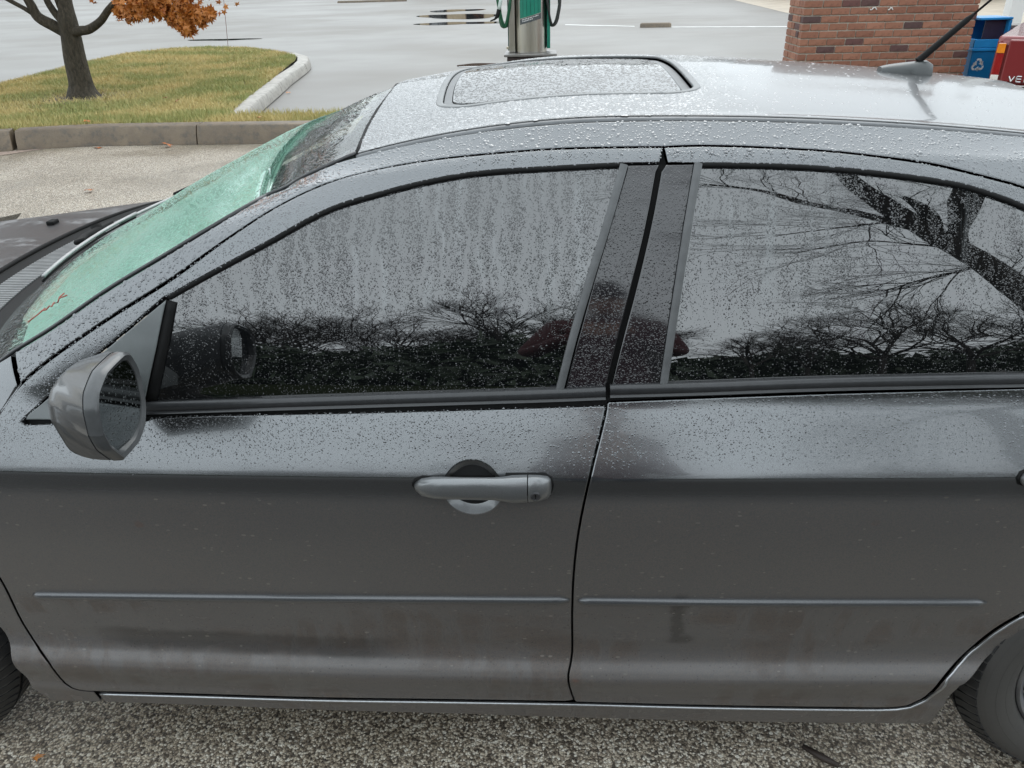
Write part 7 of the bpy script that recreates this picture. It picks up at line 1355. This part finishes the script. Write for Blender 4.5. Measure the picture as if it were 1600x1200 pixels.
spots = [(-21, -33, 0, 0.92, "wide bare tree mirrored at the left end of the front window"), (-14.5, -36, 1, 1.11, "dense bare tree mirrored low in the left half of the front window"), (-10.5, -38, 3, 1.15, "tall bare tree mirrored in the middle of the front window"), (-6.6, -34, 1, 0.92, "bushy bare tree mirrored beside the middle of the front window"),
         (-1.6, -31, 2, 1.15, "bare tree mirrored near the right end of the front window"), (1.5, -36, 3, 1.15, "spreading bare tree mirrored behind the photographer"), (8.0, -27, 2, 0.54, "small slim bare tree mirrored at the left of the rear window"), (10.9, -29, 0, 0.62, "second slim bare tree mirrored in the rear window"),
         (14.5, -30, 1, 0.96, "dense bare tree mirrored low in the middle of the rear window"), (19, -31, 3, 1.01, "broad bare tree mirrored right of the middle of the rear window"), (24, -30, 0, 0.96, "bare tree mirrored at the right of the rear window"), (30, -33, 2, 1.10, "farthest right bare tree mirrored in the rear window"), (-28, -30, 3, 1.06, "farthest left bare tree behind the viewer"), (-17.5, -44, 2, 1.29, "tall bare tree farther back behind the front window's row"), (5.0, -46, 1, 1.25, "distant bare tree between the two mirrored groups")]
for x, y, pi_, s, lab in spots:
    t = thing("bare_tree", (x, y, -.01), lab, "tree", "bare trees behind the viewer", rng.uniform(0, 6.28)); t.scale = (s, s, s)
    for me in protos[pi_]:
        o = bpy.data.objects.new(me.name, me); C.objects.link(o); o.parent = t
# big leaning tree close by, its limbs arching over the bay
LB = Vector((8.6, -6.6, 0)); lt = thing("leaning_tree", LB, "big bare tree with a leaning limb mirrored across the rear window", "tree")
m0 = LIMB['main'][0]
tr_ = MB(); limb(tr_, [(8.7, -6.7, -.05), (8.5, -6.6, .8)]+[q[:3] for q in LIMB['main']], [.30, .26]+[q[3] for q in LIMB['main']], 12, 5)
tr_.build("trunk", twigbark, lt, True, base=LB)
Rr = random.Random(5)
for key, nk in (('main', 10), ('up', 8), ('left', 16), ('left2', 6), ('mid', 9), ('low', 10), ('fork', 6), ('right', 5)):
    L_ = LIMB[key]; pts = [q[:3] for q in L_]; b = MB()
    if key != 'main': limb(b, pts, [q[3] for q in L_], 8)
    sp_ = smooth_path(pts, 6)
    for k in range(nk):
        i = max(1, int(Rr.uniform(.15, 1)*(len(sp_)-1))); d = Vector(sp_[min(i+1, len(sp_)-1)]-sp_[i-1]).normalized()
        ax_ = (Vector(sp_[i])-Vector((.6, 0, 1.2))).normalized()
        nd = Matrix.Rotation(Rr.choice((-1, 1))*Rr.uniform(.25, .8), 3, ax_) @ d
        grow(b, Vector(sp_[i]), nd, Rr.uniform(.5, 1.1), .014, 3, Rr, .8, .0)
    b.build("branch", twigbark, lt, base=LB)
# evergreen hedge
leafg = NT("dark_evergreen"); lg = leafg.noise(3, 3); leafg.set(Base_Color=leafg.mix(lg, (.012, .022, .012), (.035, .055, .025)), Roughness=.6)
def shrub_mesh(seed, n=1700):
    r = np.random.default_rng(seed); d = r.normal(0, 1, (n, 3)); d /= np.linalg.norm(d, axis=1)[:, None]; d[:, 2] = np.abs(d[:, 2])
    lum = 1+.22*np.sin(d[:, 0]*6+seed)*np.sin(d[:, 1]*5)+.15*np.sin(d[:, 2]*9)
    p = d*(r.random(n)**.25*lum)[:, None]*np.array([1, .9, 1.05])
    a = r.normal(0, .09, (n, 3, 3)); return mesh("foliage", (p[:, None]+a).reshape(-1, 3), np.arange(n*3).reshape(-1, 3), leafg.m, False)
shm = [shrub_mesh(k) for k in range(4)]
stem = MB().tube([(0, 0, -.05), (0, 0, .9)], [.10, .04], 8); sme = bpy.data.meshes.new("stem"); sme.from_pydata(stem.v, [], stem.f); sme.materials.append(twigbark)
words = ["first", "second", "third", "fourth", "fifth", "sixth", "seventh", "eighth", "ninth", "tenth", "eleventh", "twelfth", "thirteenth", "fourteenth", "fifteenth", "sixteenth", "seventeenth", "eighteenth", "nineteenth", "twentieth", "twenty-first", "twenty-second", "twenty-third", "twenty-fourth"]
for k in range(24):
    x = -34+k*3.0+rng.uniform(-.6, .6); front = x < 3
    s = rng.uniform(2.5, 3.5) if front else rng.uniform(1.3, 2.2); y = -27+rng.uniform(-2.5, 2.5) if front else -33+rng.uniform(-2, 2)
    t = thing("evergreen_shrub", (x, y, -.01), words[k]+" dark evergreen shrub from the left in the hedge row behind the viewer", "shrub", "evergreen hedge behind the viewer", rng.uniform(0, 6.28)); t.scale = (s*1.25, s*1.1, s*rng.uniform(.9, 1.2))
    for me in (shm[k % 4], sme): o = bpy.data.objects.new(me.name, me); C.objects.link(o); o.parent = t
wood = MB()
for k in range(70):
    x = -120+k*3.5; wood.tube([(x, -70+rng.uniform(-8, 8), 0), (x+rng.uniform(-.6, .6), -70+rng.uniform(-6, 6), rng.uniform(5, 9))], [.25, .05], 4)
wv = []
n = 26000; px_ = rng.uniform(-125, 125, n); pz_ = rng.random(n)**.8*(4.6+2*np.sin(px_*.31)+1.3*np.sin(px_*.83)); py_ = -70+rng.normal(0, 3, n)
Vw = (np.stack([px_, py_, pz_], 1)[:, None]+rng.normal(0, .55, (n, 3, 3))).reshape(-1, 3)
tag(link("far_wood", mesh("far_wood", Vw, np.arange(n*3).reshape(-1, 3), leafg.m, False)), kind="stuff")
Vw2 = Vw*np.array([1.6, 1, 1.9])+np.array([0, 205, -.5])
tag(link("far_wood", mesh("far_wood", Vw2, np.arange(n*3).reshape(-1, 3), leafg.m, False)), kind="stuff")

# ---------- the photographer
SK = simple("skin", (.45, .28, .21), .5); JK = simple("maroon_jacket", (.050, .012, .014), .85, scale=40, bump=.2); JN = simple("dark_jeans", (.02, .025, .04), .8); CP = simple("dark_cap", (.012, .012, .014), .8)
PX, PY = .23, -1.50
man = thing("person", (PX, PY, 0), "person in maroon jacket and dark cap with hands raised, mirrored in the door pillar", "person")
def skin(name, verts, edges, radii, mat, root=0, sub=2):
    me = bpy.data.meshes.new(name); me.from_pydata([(x, y, z) for x, y, z in verts], edges, []); me.materials.append(mat)
    o = link(name, me, man); mo = o.modifiers.new("skin", 'SKIN'); mo.use_smooth_shade = True
    for i, r in enumerate(radii):
        sv = me.skin_vertices[0].data[i]; sv.radius = r if isinstance(r, tuple) else (r, r); sv.use_root = (i == root)
    sb = o.modifiers.new("sub", 'SUBSURF'); sb.levels = sub; sb.render_levels = sub
    return o
# one continuous body: pelvis, spine, neck, arms, legs
bv = [(0, 0, .98), (0, -.01, 1.12), (0, -.02, 1.28), (0, -.03, 1.42), (0, -.02, 1.50), (-.10, 0, .93), (-.11, .01, .52), (-.115, -.02, .10), (.10, 0, .93), (.11, .01, .52), (.115, -.02, .10),
      (-.19, -.03, 1.41), (-.31, .03, 1.16), (-.15, .24, 1.30), (.19, -.03, 1.41), (.27, .05, 1.16), (.08, .25, 1.30), (-.12, .10, .05), (.12, .10, .05)]
be = [(0, 1), (1, 2), (2, 3), (3, 4), (0, 5), (5, 6), (6, 7), (0, 8), (8, 9), (9, 10), (3, 11), (11, 12), (12, 13), (3, 14), (14, 15), (15, 16), (7, 17), (10, 18)]
brd = [(.16, .12), (.155, .115), (.17, .12), (.15, .10), .06, .10, .068, .05, .10, .068, .05, .075, .055, .036, .075, .055, .036, .042, .042]
skin("body", bv, be, brd, JK)
mb = MB(); secs = []
for t, rx, ry, dy in ((1.50, .05, .055, -.02), (1.535, .058, .07, -.005), (1.565, .068, .088, .0), (1.60, .074, .098, -.005), (1.65, .078, .10, -.01), (1.70, .076, .098, -.012), (1.74, .06, .08, -.015), (1.765, .02, .03, -.015)):
    secs.append([(rx*math.cos(a), dy+ry*math.sin(a)+(.022 if 1.58 < t < 1.62 and abs(a-math.pi/2) < .25 else 0), t) for a in np.linspace(0, 2*math.pi, 25)[:-1]])
hd_ = mb.loft(secs).build("head", SK, man, True, subd=1)
MB().tube([(0, .085, 1.605), (0, .115, 1.59), (0, .095, 1.578)], [.010, .014, .012], 8).build("nose", SK, hd_, True)
for sx in (-1, 1):
    MB().tube([(sx*.075, -.01, 1.62), (sx*.088, -.015, 1.61), (sx*.078, -.005, 1.585)], [.012, .018, .010], 8).build("ear", SK, hd_, True)
    MB().lathe([(.0005, -.011), (.008, -.007), (.011, 0), (.008, .007), (.0005, .011)], 12, 'z', (sx*.03, .088, 1.635)).build("eye", simple("eye_white", (.6, .6, .58), .2), hd_, True)
MB().tube([(-.025, .092, 1.553), (0, .098, 1.552), (.025, .092, 1.553)], .006, 6).build("mouth", simple("lips", (.35, .15, .13), .5), hd_, True)
secs = []
for t, k in ((1.655, 1.10), (1.70, 1.10), (1.745, .92), (1.785, .55), (1.80, .05)): secs.append([(.083*k*math.cos(a), -.012+.105*k*math.sin(a), t) for a in np.linspace(0, 2*math.pi, 25)[:-1]])
cap_o = MB().loft(secs).build("cap", CP, man, True)
MB().loft([[(x, .07, 1.665), (x, .175-.9*x*x*6, 1.652), (x, .175-.9*x*x*6, 1.660), (x, .07, 1.675)] for x in np.linspace(-.075, .075, 9)]).build("cap_peak", CP, cap_o, True)
for sx in (-1, 1):
    MB().tube([(sx*.105, -.005, .94), (sx*.112, .012, .52), (sx*.117, -.02, .09)], [.118, .082, .068], 14).build("trouser_leg", JN, man, True)
    MB().loft([[(sx*.118+x*w, y, z) for x, z in ((-1, .0), (1, 0), (1, .06), (.6, h), (-.6, h), (-1, .06))] for y, w, h in ((-.10, .035, .09), (-.02, .042, .12), (.10, .046, .085), (.17, .035, .06))]).build("shoe", CP, man, True, sharp=50)
def hand(side, w):
    palm = Vector(w); V = [tuple(palm), tuple(palm+Vector((side*-.02, .03, .03)))]; E = [(0, 1)]; Rd = [.024, .022]
    o = skin("hand", [tuple(palm), tuple(palm+Vector((-.045*side, .045, .02))), tuple(palm+Vector((-.075*side, .055, .022)))], [(0, 1), (1, 2)], [(.030, .018), (.034, .015), (.026, .012)], SK, 0)
    for k, L_ in enumerate((.062, .072, .068, .052)):
        b = palm+Vector((-.06*side, .055, .050-k*.021)); f1 = b+Vector((-.028*side, .012, .004)); f2 = f1+Vector((-L_*.4*side, -.012, 0)); f3 = f2+Vector((-L_*.15*side, -.026, 0))
        fo = skin("finger", [tuple(b-Vector((-.02*side, 0, 0))), tuple(b), tuple(f1), tuple(f2), tuple(f3)], [(0, 1), (1, 2), (2, 3), (3, 4)], [.0095, .0095, .009, .0085, .007], SK, 0); fo.parent = o
    b = palm+Vector((-.02*side, .05, .03)); tb = skin("thumb", [tuple(palm), tuple(b), tuple(b+Vector((-.02*side, .01, .03))), tuple(b+Vector((-.045*side, .0, .04)))], [(0, 1), (1, 2), (2, 3)], [.013, .012, .011, .009], SK, 0); tb.parent = o
hand(-1, (-.14, .25, 1.315)); hand(1, (.07, .26, 1.315))
